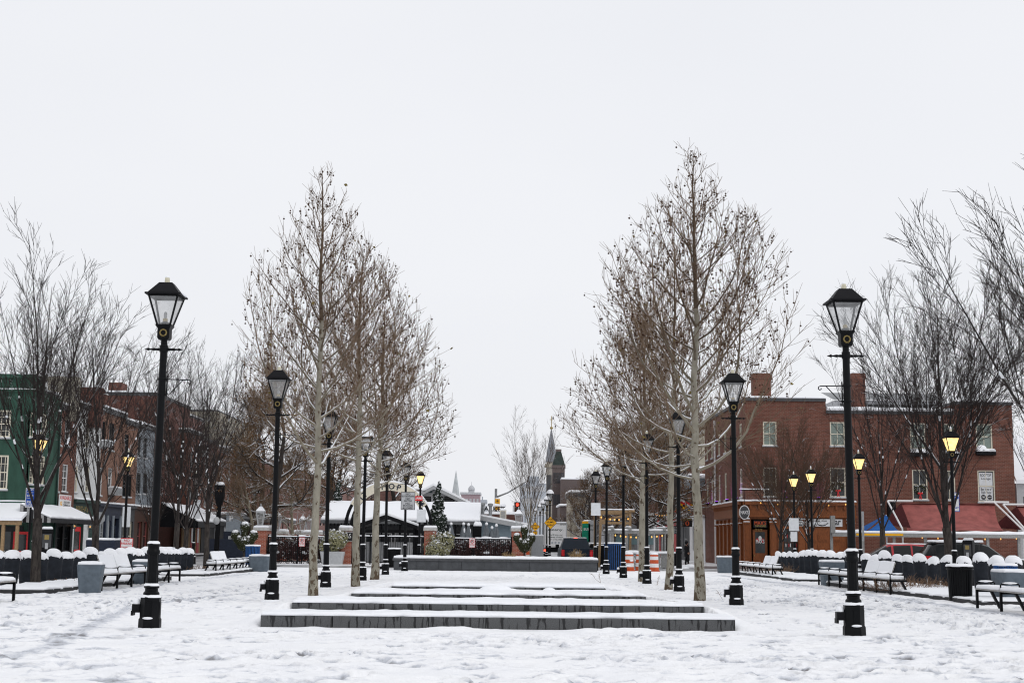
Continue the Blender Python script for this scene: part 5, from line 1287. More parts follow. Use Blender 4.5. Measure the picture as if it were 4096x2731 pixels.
def bigbrick(label, px0, px1, pyt, apx, setback, mat='brick_dk', deep=14, grp='tall brick buildings behind the left row', wins=0, cat_name='brick_building', snow=True):
    x = XL - setback; f = Fac('x', x, 1); y0, y1 = f.uv(px0, 690)[0], f.uv(px1, 690)[0]; z = f.uv(apx, pyt)[1]
    b = thing(cat_name, label, 'building', (x - deep / 2, (y0 + y1) / 2, GZ), 0, grp)
    H = []
    if wins:
        for zi in range(3):
            for k in range(wins):
                u = y0 + (y1 - y0) * (k + .5) / wins; zz = 4.6 + zi * 3.3
                if zz + 1.9 < z - .4: H.append((u - .5, u + .5, zz, zz + 1.8))
    mb = MB(); f.wall(mb, y0, y1, GZ, z, H); mb.build('front_wall', M[mat], b, world=True)
    for h in H: f.window(b, h, 'ltgrey')
    body(b, x - deep, x - .02, y0, y1, GZ, z, mat, skip='E')
    if snow: roof_box(b, x - deep, x, y0, y1, z + .1, over=.06, th=.3, seed=px0)
    return b, f, y0, y1, z
b, f, y0, y1, z = bigbrick('tall plain brick building rising behind the nearest left lamp', 199, 243, 520, 215, 1.0, 'brick_dk', 16)
mb = MB(); mb.bx(XL - 6, XL - 4.8, y0 + 2, y0 + 4, z, z + 1.2); mb.build('chimney', M['brick_dk'], b, world=True)
rw = [('brick row house with a snowy roof right of the nearest left lamp', 243, 262, 566, 'brick', 2), ('brick row house behind the leaning bare tree', 262, 283, 577, 'brick_dk', 2), ('brick row house above the black post', 283, 303, 588, 'brick', 2),
      ('brick row house above the long snowy canopy', 303, 322, 590, 'brick_dk', 2), ('brick row house behind the anchor topiary', 322, 340, 597, 'brick', 2), ('far brick row house at the end of the long canopy', 340, 356, 606, 'brick_dk', 2)]
for lb, a, c, py, m_, k in rw: bigbrick(lb, a, c, py, (a + c) / 2, 0, m_, 11, 'brick row houses along the left street further back', k, 'row_house')
bigbrick('tall brick building with a gable among the left trees', 246, 262, 546, 252, 9, 'brick_far', 10, wins=0)
bigbrick('pale tan block rising behind the left trees', 280, 336, 545, 300, 24, 'tan', 30)
bigbrick('wide brown brick block far behind the left trees', 338, 470, 612, 380, 9, 'brick_far', 12, wins=9)
bigbrick('brick building set back behind the white and brown houses', 138, 200, 545, 170, 12, 'brick_dk', 12)
# chimneys on the left roofs
for lb, px, py0, py1, y_, w_, m_ in (('pale stucco chimney behind the green building', 85, 495, 524, 99, 2.0, 'tan'), ('red brick chimney above the white house', 115, 509, 534, 104, 2.2, 'brick_dk'), ('brick chimney above the brown house', 128, 518, 540, 110, 1.5, 'brick')):
    a = at(px, py0, y_); c = at(px, py1, y_); t = thing('chimney', lb, 'chimney', (a.x, y_, c.z - 1.5), 0, 'chimneys on the left roofs'); mb = MB(); h = a.z - c.z + 1.5
    mb.bx(-w_ / 2, w_ / 2, -.5, .5, 0, h); mb.bx(-w_ / 2 - .08, w_ / 2 + .08, -.58, .58, h - .35, h - .15); mb.build('stack', M[m_], t); mb = MB(); slab(mb, -w_ / 2, w_ / 2, -.5, .5, h + .002, .12, .3); mb.build('snow_cap', SNOW, t, smooth=True)
# awnings further along the left street
ya, yb = uL(209), uL(235); awning(('awning', 'broad snow covered awning behind the bright blue bin', 'awning', (XL, ya, 2.2)), ya, yb, FL.uv(220, 661)[1], FL.uv(220, 677)[1] - .5, 3.4, 'black_fr', val=.5)
ya2, yb2 = yb + .2, uL(257); awning(('awning', 'second broad snow covered awning left of the canopy', 'awning', (XL, ya2, 2.2)), ya2, yb2, FL.uv(245, 664)[1], FL.uv(245, 678)[1] - .4, 3.0, 'black_fr', val=.4)
ca = thing('canopy', 'long flat pavement canopy with snow on its edge behind the topiary', 'canopy', (XL + 2, uL(262), 3)); ya, yb = uL(259), uL(352)
z0 = FL.uv(300, 671)[1] - .6; mb = MB(); mb.bx(XL + .05, XL + 3.6, ya, yb, z0 - .3, z0); mb.build('roof', M['roofgrey'], ca, world=True)
mb = MB(); slab(mb, XL + .05, XL + 3.65, ya, yb, z0 + .002, .28, 1.2); mb.build('snow_cap', SNOW, ca, world=True, smooth=True)
mb = MB()
for y in np.linspace(ya + .5, yb - .5, 10): mb.tube([(XL + 3.4, y, GZ), (XL + 3.4, y, z0 - .3)], .06, 6)
mb.build('post', M['black'], ca, world=True)
# ground floor colours under the canopies
for lb, a, c, m_, dm in (('ochre shop bay with red doors under the awning', 238, 262, 'rawwood', 'red'), ('dark shop bay under the snowy canopy', 263, 300, 'ink', 'ltgrey')):
    t = thing('shopfront_bay', lb, 'shopfront', (XL, uL(a), GZ), 0); z = FL.uv((a + c) / 2, 686)[1]
    mb = MB(); FL.box(mb, uL(a), uL(c), GZ, z, .02, .12); mb.build('panelling', M[m_], t, world=True)
    for k in range(3):
        u = uL(a) + (uL(c) - uL(a)) * (k + .3) / 3; mb = MB(); FL.box(mb, u, u + 1.1, GZ + .1, z - .3, .121, .16); D = mb.build('door', M[dm], t, world=True); mb = MB(); FL.box(mb, u + .2, u + .9, 1.0, z - .5, .161, .17); mb.build('pane', M['glass'], D, world=True)

# ---------------------------------------------------------------- corner bar building on the right
YB = 105.0; XR = at(980, 690, YB).x
FB = Fac('y', YB, -1); FS = Fac('x', XR, -1)
def zB(px, py): return FB.uv(px, py)[1]
xm1, xm2, xe = at(1087, 690, YB).x, at(1256.5, 690, YB).x, at(1334, 690, YB).x
zm0, zm1, zm2 = zB(1030, 526), zB(1170, 543), zB(1295, 531)
bar = thing('corner_bar', 'three storey red brick corner building with a carved wooden bar front', 'building', (XR + 8, YB, GZ))
UP, LO = (554, 587), (616, 654.5)
WF = [(1002, 1019.5, 613, 651.5), (1089.5, 1110, 613.5, 652), (1197.5, 1217.5, 616, 655.5), (1239, 1254, 617, 656), (1283.5, 1306, 617, 658.5),
      (1001.5, 1019.5, 553, 584.5), (1089.5, 1109, 553.5, 585), (1194.6, 1215, 555, 589), (1238, 1254, 556, 589.5), (1281, 1302.5, 556, 589.5)]
HB = [FB.rect(*w_) for w_ in WF]
lo = FB.rect(1002, 1019.5, 613, 651.5)[2:]; up = FB.rect(1001.5, 1019.5, 553, 584.5)[2:]
Y2 = 126.0; HSd = [(y - .55, y + .55, *zz) for y in (107.2, 110.6, 114.6, 117.8, 121.8, 124.6) for zz in (lo, up)]
zc0, zc1 = zB(1030, 679), zB(1030, 658.5)         # top of the wooden front
mb = MB(); FB.wall(mb, XR, xm1, zc0, zm0, HB); FB.wall(mb, xm1, xm2, GZ, zm1, [h for h in HB if xm1 < h[0] < xm2]); FB.wall(mb, xm2, xe, GZ, zm2, [h for h in HB if h[0] > xm2]); FS.wall(mb, YB, Y2, GZ, zm0, HSd)
mb.quad((xm1, YB, zm1), (xm1, YB + 9, zm1), (xm1, YB + 9, zm0), (xm1, YB, zm0)); mb.quad((xm2, YB, zm1), (xm2, YB + 9, zm1), (xm2, YB + 9, zm2), (xm2, YB, zm2))
mb.build('brick_wall', M['brick'], bar, world=True)
body(bar, XR + .02, xe, YB + .02, Y2, GZ, zm1 - .3, 'brick', skip='SW')
for i, h in enumerate(HB): FB.window(bar, h, 'cream', nx=2, nz=2, upper=(None, None, None, None, None, .95, .95, .95, .95, .95)[i], fw=.085, lintel='brick_dk' if i < 5 else None, bars=.032)
for h in HSd: FS.window(bar, h, 'cream', fw=.11)
for k, (a, c, z, d) in enumerate(((XR, xm1, zm0, 21), (xm1, xm2, zm1, 12), (xm2, xe, zm2, 12))):
    mb = MB(); mb.bx(a - (.12 if k == 0 else -.003), c - (.003 if k < 2 else -.08), YB - .12, YB + d, z - .02, z + .2); mb.build('cornice', M['dkgrey'], bar, world=True)
    mb = MB(); slab(mb, a - .1 * (k == 0) + .02, c - .02, YB - .13, YB + d, z + .202, .28 if k == 1 else .14, .8, seed=k); mb.build('roof_snow', SNOW, bar, world=True, smooth=True)
for lb, r, dz in ((0, (989, 1012, 489.5, 528), 0), (1, (1119, 1136, 489.5, 545), 0)):
    h = Fac('y', YB + 5, -1).rect(*r); mb = MB(); mb.bx(h[0], h[1], YB + 5, YB + 6.1, h[2] - 1.0, h[3]); mb.bx(h[0] - .07, h[1] + .07, YB + 4.93, YB + 6.17, h[3] - .45, h[3] - .2); ch = mb.build('chimney', M['brick'], bar, world=True)
    mb = MB(); slab(mb, h[0], h[1], YB + 5, YB + 6.1, h[3] + .002, .08, .3); mb.build('snow_cap', SNOW, ch, world=True, smooth=True)
h = Fac('y', YB + 6, -1).rect(1096, 1240, 514, 548); mb = MB(); mb.bx(h[0], h[1], YB + 6, YB + 10, h[2], h[3] - .7); pt_ = mb.build('penthouse', M['hazegrey'], bar, world=True)
mb = MB(); mb.add([(h[0] - .2, YB + 5.6, h[3] - .7), (h[1] + .2, YB + 5.6, h[3] - .7), (h[1] + .2, YB + 10, h[3] + .3), (h[0] - .2, YB + 10, h[3] + .3)], [(0, 1, 2, 3)]); mb.build('penthouse_roof', M['grey'], pt_, world=True)
mb = MB()
for k in range(18): u = h[0] + .4 + k * (h[1] - h[0] - .8) / 18; mb.bx(u, u + (h[1] - h[0]) / 18 - .14, YB + 5.95, YB + 5.99, h[2] + .4, h[3] - 1.0)
mb.build('penthouse_window', M['glass'], pt_, world=True)
# window boxes
for px0, px1, py in ((1194, 1217, 592), (1280, 1305, 590.5), (1236, 1256, 593)):
    hh = FB.rect(px0, px1, py, py + 7.5); q = FB.pt((hh[0] + hh[1]) / 2, hh[2], .2); t = thing('window_box', {1194: 'snowy window box under the upper window above the red bow', 1280: 'snowy window box with pale greenery under the rightmost upper window', 1236: 'snowy window box behind the big forked tree'}[px0], 'window box', q, 0, 'iron window boxes on the brick building')
    w_ = hh[1] - hh[0]; mb = MB()
    for k in range(13): mb.tube([(-w_ / 2 + k * w_ / 12, .15, 0), (-w_ / 2 + k * w_ / 12, -.1, .03), (-w_ / 2 + k * w_ / 12, -.2, .38)], .015, 4)
    mb.bx(-w_ / 2, w_ / 2, -.21, -.18, .36, .40); mb.bx(-w_ / 2, w_ / 2, -.15, .17, .05, .3); mb.build('basket', M['black_fr'], t)
    mb = MB(); slab(mb, -w_ / 2, w_ / 2, -.22, .17, .3, .22, .15, lumpy=.5, seed=px0)
    if px0 == 1280: mb.sph((-.3, 0, .5), (.4, .2, .3), 9, 6)
    mb.build('snow_cap', SNOW, t, smooth=True)
# wooden bar front: wraps the corner, chamfered entrance
xw = at(1122, 690, YB).x; W_ = M['wood']
sill_z = zc0
mb = MB(); FB.box(mb, XR - .28, xw, zc0, zc1, 0, .45); FS.box(mb, YB - .45, YB + 13, zc0, zc1, .28, .45) if False else None
FB.box(mb, XR - .36, xw + .05, zc1 - .22, zc1, .45, .62); FB.box(mb, XR - .34, xw + .05, zc0 + .02, zc0 + .16, .45, .53)
mb.bx(XR - .45, XR - .001, YB + .001, YB + 13, zc0, zc1); mb.bx(XR - .62, XR - .45, YB - .4, YB + 13, zc1 - .22, zc1)
fr_ = mb.build('wooden_cornice', W_, bar, world=True)
for k in range(13): mb = MB(); u = XR + .2 + k * (xw - XR - .4) / 12; FB.box(mb, u - .07, u + .07, zc1 - .55, zc1 - .22, .45, .58); mb.build('corbel', W_, fr_, world=True)
for k in range(26): mb = MB(); y = YB + .4 + k * .48; mb.bx(XR - .56, XR - .45, y, y + .16, zc1 - .5, zc1 - .22); mb.build('corbel', W_, fr_, world=True)
mb = MB(); slab(mb, XR - .6, xw + .03, YB - .6, YB - .02, zc1 + .002, .14, .3, seed=6); slab(mb, XR - .6, XR - .02, YB, YB + 13, zc1 + .002, .14, .5, seed=8); mb.build('ledge_snow', SNOW, bar, world=True, smooth=True)
zmid = zB(1030, 688)
dr = FB.rect(988, 1007, 694.5, 742)
HW = [(dr[0] - .15, dr[1] + .15, GZ, zB(998, 681)), FB.rect(1027, 1046.5, 693.5, 730), FB.rect(1027, 1046.5, 682, 690.5)]
mb = MB(); FW = Fac('y', YB - .30, -1); FW.wall(mb, XR - .2, xw, GZ, zc0, HW, .35); mb.bx(XR - .21, XR - .2, YB - .3, YB + .0, GZ, zc0); mb.bx(xw, xw + .01, YB - .3, YB, GZ, zc0)
FSW = Fac('x', XR - .2, -1); FSW.wall(mb, YB + .002, YB + 13, GZ, zc0, []); mb.build('wooden_front', W_, bar, world=True)
for a, c in ((1010.5, 1018), (1047.5, 1056), (1112, 1121), (976.5, 983)):
    mb = MB(); h = FW.rect(a, c, 682, 740); FW.box(mb, h[0], h[1], GZ, zc0 - .15, .002, .16); FW.box(mb, h[0] - .06, h[1] + .06, zB(1030, 687.5), zB(1030, 685.5), .001, .24); FW.box(mb, h[0] - .05, h[1] + .05, GZ, GZ + .6, .001, .2); FW.box(mb, h[0] + .1, h[1] - .1, 1.0, zB(1030, 690), .16, .175); mb.build('pilaster', W_, bar, world=True)
for k in range(7):
    mb = MB(); y = YB + .6 + k * 1.95; FSW.box(mb, y, y + .35, GZ, zc0 - .1, .002, .16); FSW.box(mb, y - .05, y + .4, zB(1030, 689), zB(1030, 687), .001, .26); mb.build('pilaster', W_, bar, world=True)
def ps(*q):
    mb = MB(); slab(mb, *q); mb.build('pilaster_snow', SNOW, bar, world=True, smooth=True)
for a, c in ((1010.5, 1018), (1047.5, 1056), (1112, 1121), (976.5, 983)):
    h = FW.rect(a, c, 682, 740); ps(h[0] - .05, h[1] + .05, YB - .54, YB - .31, zB(1030, 685.5) + .002, .06, .15); ps(h[0] - .05, h[1] + .05, YB - .50, YB - .31, zc0 - .14, .09, .15)
for k in range(7): y = YB + .6 + k * 1.95; ps(XR - .45, XR - .21, y - .05, y + .4, zB(1030, 687) + .002, .07, .15)
mb = MB()
for a, c, p, q in ((1058, 1072, 700, 738), (1074, 1088, 700, 738), (1090, 1104, 700, 738), (1021, 1026, 700, 738)):
    for y0_, y1_ in ((p, p + 10), (p + 13, q)):
        mb = MB(); h = FW.rect(a, c, y0_, y1_); FW.box(mb, h[0], h[1], h[2], h[3], .002, .05); FW.box(mb, h[0] + .12, h[1] - .12, h[2] + .12, h[3] - .12, .05, .08); mb.build('wooden_panel', W_, bar, world=True)
D = door(FW, bar, (dr[0], dr[1], GZ, dr[3]), 'wood', depth=.30, gm='glass', gz=.42)
text('737', D, M['brass'], FW.pt((dr[0] + dr[1]) / 2 - .1, zB(997, 696), -.22), width=.55, height=.28)
text("MAX'S", D, M['white'], FW.pt((dr[0] + dr[1]) / 2, zB(997, 710), -.2), width=.62, height=.3, bold=.02)
mb = MB(); mb.sph(((dr[0] + dr[1]) / 2, YB - .30 + .225, zB(997, 706)), (.14, .015, .18), 10, 6); mb.build('emblem', M['white'], D, world=True)
mb = MB(); mb.sph(((dr[0] + dr[1]) / 2 - .2, YB - .30 + .226, zB(997, 709)), (.14, .012, .2), 8, 6); mb.sph(((dr[0] + dr[1]) / 2 + .2, YB - .3 + .226, zB(997, 709)), (.14, .012, .2), 8, 6); mb.build('emblem', M['red'], D, world=True)
for h, n_ in ((HW[1], 3), (HW[2], 3)): FW.window(bar, h, 'dkwood', nx=n_, depth=.25, sill=None, name='shop_window')
mb = MB(); q = random.Random(9)
for zz in (.55, 1.25, 1.9):
    for k in range(9): u = HW[1][0] + .12 + k * .11; mb.lathe([(.03, 0), (.035, .18), (.012, .26), (.012, .33)], 6, (u, YB - .085, zz), mi=q.choice((0, 1, 2)))
mb.build('bottle_display', [M['red'], M['white'], M['ink2']], bar, world=True)
# fascia sign over the door, banner
sg = FW.rect(989, 1007, 682.5, 692)
t = thing('shop_sign', 'dark sign board with red gold lettering above the wooden bar door', 'sign', ((sg[0] + sg[1]) / 2, YB - .2, sg[2])); mb = MB(); FW.box(mb, *sg, -.1, -.02); mb.build('board', M['ink'], t, world=True)
text("MAX'S", t, M['orange'], FW.pt((sg[0] + sg[1]) / 2, sg[2] + (sg[3] - sg[2]) * .64, -.012), width=.86, height=.30, bold=.02); text('TAPHOUSE', t, M['brass'], FW.pt((sg[0] + sg[1]) / 2, sg[2] + (sg[3] - sg[2]) * .22, -.012), width=.78, height=.14, bold=.03)
bn = FW.rect(1058, 1105, 681, 690.5)
t = thing('banner', 'long pale banner with black lettering and a whale above the panelled doors', 'banner', ((bn[0] + bn[1]) / 2, YB - .4, bn[2])); mb = MB(); FW.box(mb, *bn, .12, .15); mb.build('cloth', M['sheet'], t, world=True)
zm_ = (bn[2] + bn[3]) / 2; W2 = bn[1] - bn[0]
for s_, u, w_, h_, dz in (('whale', .30, .42, .17, .13), ('LOUNGE', .50, .40, .10, .13), ('rar', .84, .62, .34, 0), ('l.', .03, .12, .34, 0)): text(s_, t, M['ink'], FW.pt(bn[0] + W2 * u, zm_ + dz, .154), width=w_, height=h_, bold=.02)
mb = MB(); mb.prism([(-.42, .06), (-.3, -.02), (0, -.07), (.25, .0), (.34, .09), (.44, .1), (.36, .03), (.2, -.09), (-.05, -.14), (-.3, -.1)], Matrix.Translation((bn[0] + W2 * .45, YB - .455, zm_ - .1)) @ Matrix.Rotation(R(90), 4, 'X'), .004); mb.build('whale_drawing', M['ink'], t, world=True)
# hanging oval sign at the corner
q = at(977, 672, YB - .9); t = thing('hanging_sign', 'round white and black hanging sign on a bracket at the corner of the bar', 'sign', (q.x, YB - .9, q.z))
mb = MB(); mb.bar((-.3, 0, 1.62), (1.2, 0, 1.62), .05); mb.bar((.9, 0, 1.62), (.9, .5, 1.4), .04); mb.bx(-.02, .02, -.02, .02, .5, 1.62); mb.build('bracket', M['black'], t)
mb = MB(); Q = Matrix.Translation((0, .03, 0)) @ Matrix.Rotation(R(90), 4, 'X'); mb.prism([(.38 * math.cos(a), .52 * math.sin(a)) for a in np.linspace(0, 2 * math.pi, 29)[:-1]], Q, .06); mb.build('disc', M['white'], t)
mb = MB(); mb.prism([(.33 * math.cos(a), .46 * math.sin(a)) for a in np.linspace(0, 2 * math.pi, 29)[:-1]], Matrix.Translation((0, -.03, 0)) @ Matrix.Rotation(R(90), 4, 'X'), .006); mb.build('disc_face', M['dkgrey'], t)
text("MAX'S", t, M['white'], q + Vector((0, -.132 + .09, 0)), width=.58, height=.26, bold=.02)
mb = MB(); slab(mb, -.35, 1.9, -.1, .1, 1.65, .08, .2); mb.build('snow_cap', SNOW, t, smooth=True)
# purple wash lights on the ledge
k = 0
for px, f, lb in ((1031, FB, 'left of the lit lamp'), (1073, FB, 'below the red bow window'), (946, FS, 'beside the white downpipe'), (960, FS, 'right of the white downpipe'), (934, FS, 'at the far end of the ledge'), (972, FS, 'near the hanging sign')):
    u = f.uv(px, 655)[0]; z = zc1 + .16; p = f.pt(u, z, .35); t = thing('floodlight', 'small floodlight washing the brick purple ' + lb, 'light', p, 0, 'purple floodlights on the bar ledge')
    mb = MB(); mb.box((0, 0, .12), (.22, .22, .14)); mb.box((0, 0, .03), (.06, .06, .06)); mb.build('housing', M['black'], t)
    mb = MB(); mb.box((0, 0, .196), (.2, .2, .01)); mb.build('lens', M['purple'], t)
    ld = bpy.data.lights.new('floodlight_beam', 'SPOT'); ld.energy = 38; ld.color = (.42, .07, 1); ld.spot_size = R(75); ld.spot_blend = .8; ld.shadow_soft_size = .1
    lo_ = bpy.data.objects.new('floodlight_beam', ld); COL.objects.link(lo_); lo_.parent = t; lo_.location = (0, 0, .24)
    n_ = Vector((0, -f.s * .5, 1)) if f.ax == 'y' else Vector((-f.s * .5, 0, 1)); lo_.rotation_euler = n_.normalized().to_track_quat('-Z', 'Y').to_euler()
# wreath with bow in two windows
for h, lb in ((HB[2], 'dark wreath with a red bow in the window above the red awning'), (HB[1], 'dark wreath with a red bow in the window above the bar')):
    q = FB.pt((h[0] + h[1]) / 2, h[2] + .75, -.04); t = thing('wreath', lb, 'wreath', q, 0, 'window wreaths with red bows')
    T_ = [((.3 * math.cos(a), 0, .3 * math.sin(a)), (.12, .06, .12)) for a in np.linspace(0, 6.28, 13)[:-1]]; V, F = blobs(3, T_, 700, .04); foliage('leaves', V, F, M['boxwood'], t)
    mb = MB(); mb.sph((-.09, -.06, -.28), (.11, .04, .08), 8, 5); mb.sph((.09, -.06, -.28), (.11, .04, .08), 8, 5); mb.prism([(-.03, 0), (-.1, -.42), (-.03, -.42), (.0, -.1), (.04, -.42), (.11, -.42), (.03, 0)], Matrix.Translation((0, -.06, -.3)) @ Matrix.Rotation(R(90), 4, 'X'), .02); mb.build('bow', M['signred'], t)
# poster in the right window
h = HB[4]; t = thing('window_poster', 'black and white lounge posters filling the rightmost lower window', 'poster', FB.pt((h[0] + h[1]) / 2, h[2], 0)); mb = MB(); c_ = (h[0] + h[1]) / 2; m_ = (h[2] + h[3]) / 2
FB.box(mb, h[0] + .14, h[1] - .14, m_ + .05, h[3] - .16, -.10, -.095); FB.box(mb, h[0] + .14, h[1] - .14, h[2] + .14, m_ - .05, -.10, -.095); mb.build('paper', M['sheet'], t, world=True)
for s_, z, w_, hh in (('ROOFTOP', h[3] - .36, .78, .22), ('Lounge', h[3] - .62, .72, .2), ('Best View of', m_ - .22, .8, .2), ('Fells Point', m_ - .46, .74, .2)): text(s_, t, M['ink'], FB.pt(c_, z, -.09), width=w_, height=hh, bold=.01, shear=.15 if s_ != 'ROOFTOP' else 0)
mb = MB(); mb.prism([(.18 * math.cos(a), .18 * math.sin(a)) for a in np.linspace(0, 6.28, 20)[:-1]], Matrix.Translation(FB.pt(c_ - .22, h[2] + .36, -.089)) @ Matrix.Rotation(R(90), 4, 'X'), .002); mb.prism([(.17 * math.cos(a), .17 * math.sin(a)) for a in np.linspace(0, 6.28, 20)[:-1]], Matrix.Translation(FB.pt(c_ + .24, h[2] + .36, -.089)) @ Matrix.Rotation(R(90), 4, 'X'), .002); mb.build('logo_disc', M['ink'], t, world=True)
text('rar', t, M['white'], FB.pt(c_ - .22, h[2] + .36, -.083), width=.26, height=.12, bold=.02); text('UNION', t, M['white'], FB.pt(c_ + .24, h[2] + .36, -.083), width=.27, height=.09, bold=.02)
for px, py in ((3760 / 3.0476, 1870 / 3.0476),): pass
mb = MB(); mb.tube([(XR - .12, onx(941, 690, XR).y, GZ), (XR - .12, onx(941, 690, XR).y, zm0 - .3)], .09, 8); mb.build('downpipe', M['white'], bar, world=True)
# small house cut by the right picture edge
f = Fac('y', 111, -1); x0 = at(1336, 690, 111).x; zr0 = f.uv(1339, 634)[1]; zr1 = f.uv(1339, 571)[1]
t = thing('small_house', 'low house with a steep snowy roof at the right picture edge', 'building', (x0 + 4, 111, GZ)); mb = MB(); f.wall(mb, x0, x0 + 9, GZ, zr0, [(x0 + .5, x0 + 1.6, 3.2, 5.3)]); mb.build('front_wall', M['ltgrey'], t, world=True); body(t, x0, x0 + 9, 111.02, 119, GZ, zr0, 'ltgrey', skip='S')
f.window(t, (x0 + .5, x0 + 1.6, 3.2, 5.3), 'dkgrey')
mb = MB(); mb.add([(x0 - .1, 110.7, zr0), (x0 + 9, 110.7, zr0), (x0 + 9, 114.5, zr1), (x0 - .1, 114.5, zr1), (x0 - .1, 110.7, zr0 + .25), (x0 + 9, 110.7, zr0 + .25), (x0 + 9, 114.5, zr1 + .25), (x0 - .1, 114.5, zr1 + .25)], [(3, 2, 1, 0), (4, 5, 6, 7), (0, 1, 5, 4), (1, 2, 6, 5), (2, 3, 7, 6), (3, 0, 4, 7)]); mb.build('snow_roof', SNOW, t, world=True)

# ---------------------------------------------------------------- right street row beyond the bar (x = XR)
def uR(px): return FS.uv(px, 690)[0]
def rhouse(label, px0, px1, pyt, apx, mat, wins, gmat, gtop, holes_g, frame='dkgrey', setb=0., deep=12, cornice='greyblue', gframe='ltgrey', grp='shop houses along the right street'):
    f = Fac('x', XR + setb, -1); y0, y1 = sorted((f.uv(px0, 690)[0], f.uv(px1, 690)[0])); z1 = f.uv(apx, pyt)[1]
    b = thing('shop_house', label, 'building', (XR + 5, (y0 + y1) / 2, GZ), 0, grp); H = [f.rect(*w_) for w_ in wins]; zg_ = f.uv((px0 + px1) / 2, gtop)[1] if gmat else GZ
    mb = MB(); f.wall(mb, y0 + .01, y1 - .01, zg_, z1, H); mb.build('front_wall', M[mat], b, world=True)
    for h in H: f.window(b, h, frame)
    body(b, XR + setb + .02, XR + deep, y0 + .01, y1 - .01, GZ, z1, mat, skip='W')
    mb = MB(); f.box(mb, y0 + .02, y1 - .02, z1 - .5, z1 + .1, .001, .5); mb.build('cornice', M[cornice], b, world=True)
    mb = MB(); slab(mb, XR + setb - .52, XR + deep, y0 + .03, y1 - .03, z1 + .105, .2, .8, seed=px0); mb.build('roof_snow', SNOW, b, world=True, smooth=True)
    if gmat:
        Hg = [f.rect(*h) for h in holes_g]; mb = MB(); f.wall(mb, y0 + .012, y1 - .012, GZ, zg_, Hg, .2); f.box(mb, y0 + .012, y1 - .012, zg_ - .2, zg_, .001, .35); mb.build('shopfront', M[gmat], b, world=True)
        for h in Hg: f.window(b, h, gframe, depth=.2, sill=None, name='shop_window')
        mb = MB(); slab(mb, XR + setb - .36, XR + setb - .01, y0 + .03, y1 - .03, zg_ + .003, .12, .4, seed=px1); mb.build('ledge_snow', SNOW, b, world=True, smooth=True)
    return b
rhouse('two storey brick shop house with a white shopfront and hanging signs', 905, 925.5, 632, 915, 'brick', [(907.5, 910, 645, 663), (912, 914.5, 645, 664), (918, 921, 644, 665)], 'white', 678, [(909, 911.5, 690, 722), (913.5, 916, 690, 722), (918.5, 922, 688, 712)])
rhouse('brick shop house with tall windows and a coloured flag', 888, 904.8, 628, 896, 'brick_dk', [(890, 892.5, 642, 662), (894.5, 897, 642, 662), (899, 901.5, 642, 662)], 'dkgrey', 676, [(890, 894, 690, 724), (897, 901, 690, 724)])
rhouse('tall tan building behind the right row of sycamores', 868, 905, 566, 890, 'tan', [(872, 876, 590, 605), (884, 888, 588, 604)], None, 0, [], setb=7, deep=22, cornice='tan')
rhouse('red fronted shop house beyond the pergola', 862, 887.5, 620, 874, 'brick', [(865, 868, 640, 660), (872, 875, 640, 660), (879, 882, 640, 660)], 'red', 672, [(866, 871, 690, 722), (876, 882, 690, 722)])
rhouse('white and brick shop house far down the right street', 838, 861.5, 625, 850, 'brick_dk', [(842, 845, 645, 662), (850, 853, 645, 662)], 'white', 676, [(842, 848, 692, 722), (852, 858, 692, 722)])
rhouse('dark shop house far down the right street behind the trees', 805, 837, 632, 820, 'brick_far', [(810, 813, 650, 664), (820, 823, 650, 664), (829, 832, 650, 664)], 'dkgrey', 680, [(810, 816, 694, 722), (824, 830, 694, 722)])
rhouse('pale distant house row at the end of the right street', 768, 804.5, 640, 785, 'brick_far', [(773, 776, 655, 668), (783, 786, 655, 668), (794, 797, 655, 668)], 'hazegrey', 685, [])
# signs on that row
def board(label, px, py, Y, w_, h_, mat, lines, face='-y', th=.05, name='hanging_sign', cat='sign', group=None, lm='white', yaw=0):
    q = at(px, py, Y); t = thing(name, label, cat, q, 0, group); mb = MB(); mb.box((0, 0, 0), (w_, th, h_)); mb.build('board', M[mat], t)
    for s_, dz, ww, hh, m_ in lines: text(s_, t, M[m_], q + Vector((0, -th / 2 - .004, dz)), width=ww, height=hh, bold=.02)
    return t
sh = board('black hanging shop sign with a cream disc and gold lettering', (2600 + 333 / 2.239) / 3.0476, (1950 + 310 / 2.239) / 3.0476, 119, .82, .70, 'ink', [('E.C. POPS', .24, .7, .15, 'brass')])
mb = MB(); mb.prism([(.17 * math.cos(a), .2 * math.sin(a)) for a in np.linspace(0, 6.28, 22)[:-1]], Matrix.Translation((0, -.03, -.08)) @ Matrix.Rotation(R(90), 4, 'X'), .004); mb.build('disc', M['orange'], sh); mb = MB(); mb.prism([(.07 * math.cos(a), .14 * math.sin(a)) for a in np.linspace(0, 6.28, 16)[:-1]], Matrix.Translation((0, -.036, -.06)) @ Matrix.Rotation(R(90), 4, 'X'), .004); mb.build('figure', M['ink'], sh)
mb = MB(); mb.bar((-.4, 0, .42), (1.6, 0, .42), .05); mb.build('bracket', M['black'], sh)
board('dark hanging bike shop sign with white lettering', (2600 + 240 / 2.239) / 3.0476, (1950 + 377 / 2.239) / 3.0476, 124, .62, .70, 'navy', [("JOE'S", .2, .5, .17, 'white'), ('BIKE', 0, .5, .17, 'white'), ('SHOP', -.2, .5, .17, 'white')])
board('small white hanging sign with red lettering', (2600 + 150 / 2.239) / 3.0476, (1950 + 285 / 2.239) / 3.0476, 122, .4, .75, 'white', [('NG', 0, .3, .15, 'signred')])
q = at(893, 683 - 21, 122); fl = thing('flag', 'red white black and gold quartered flag hanging above the shop signs', 'flag', q); 
mb = MB(); n = 8
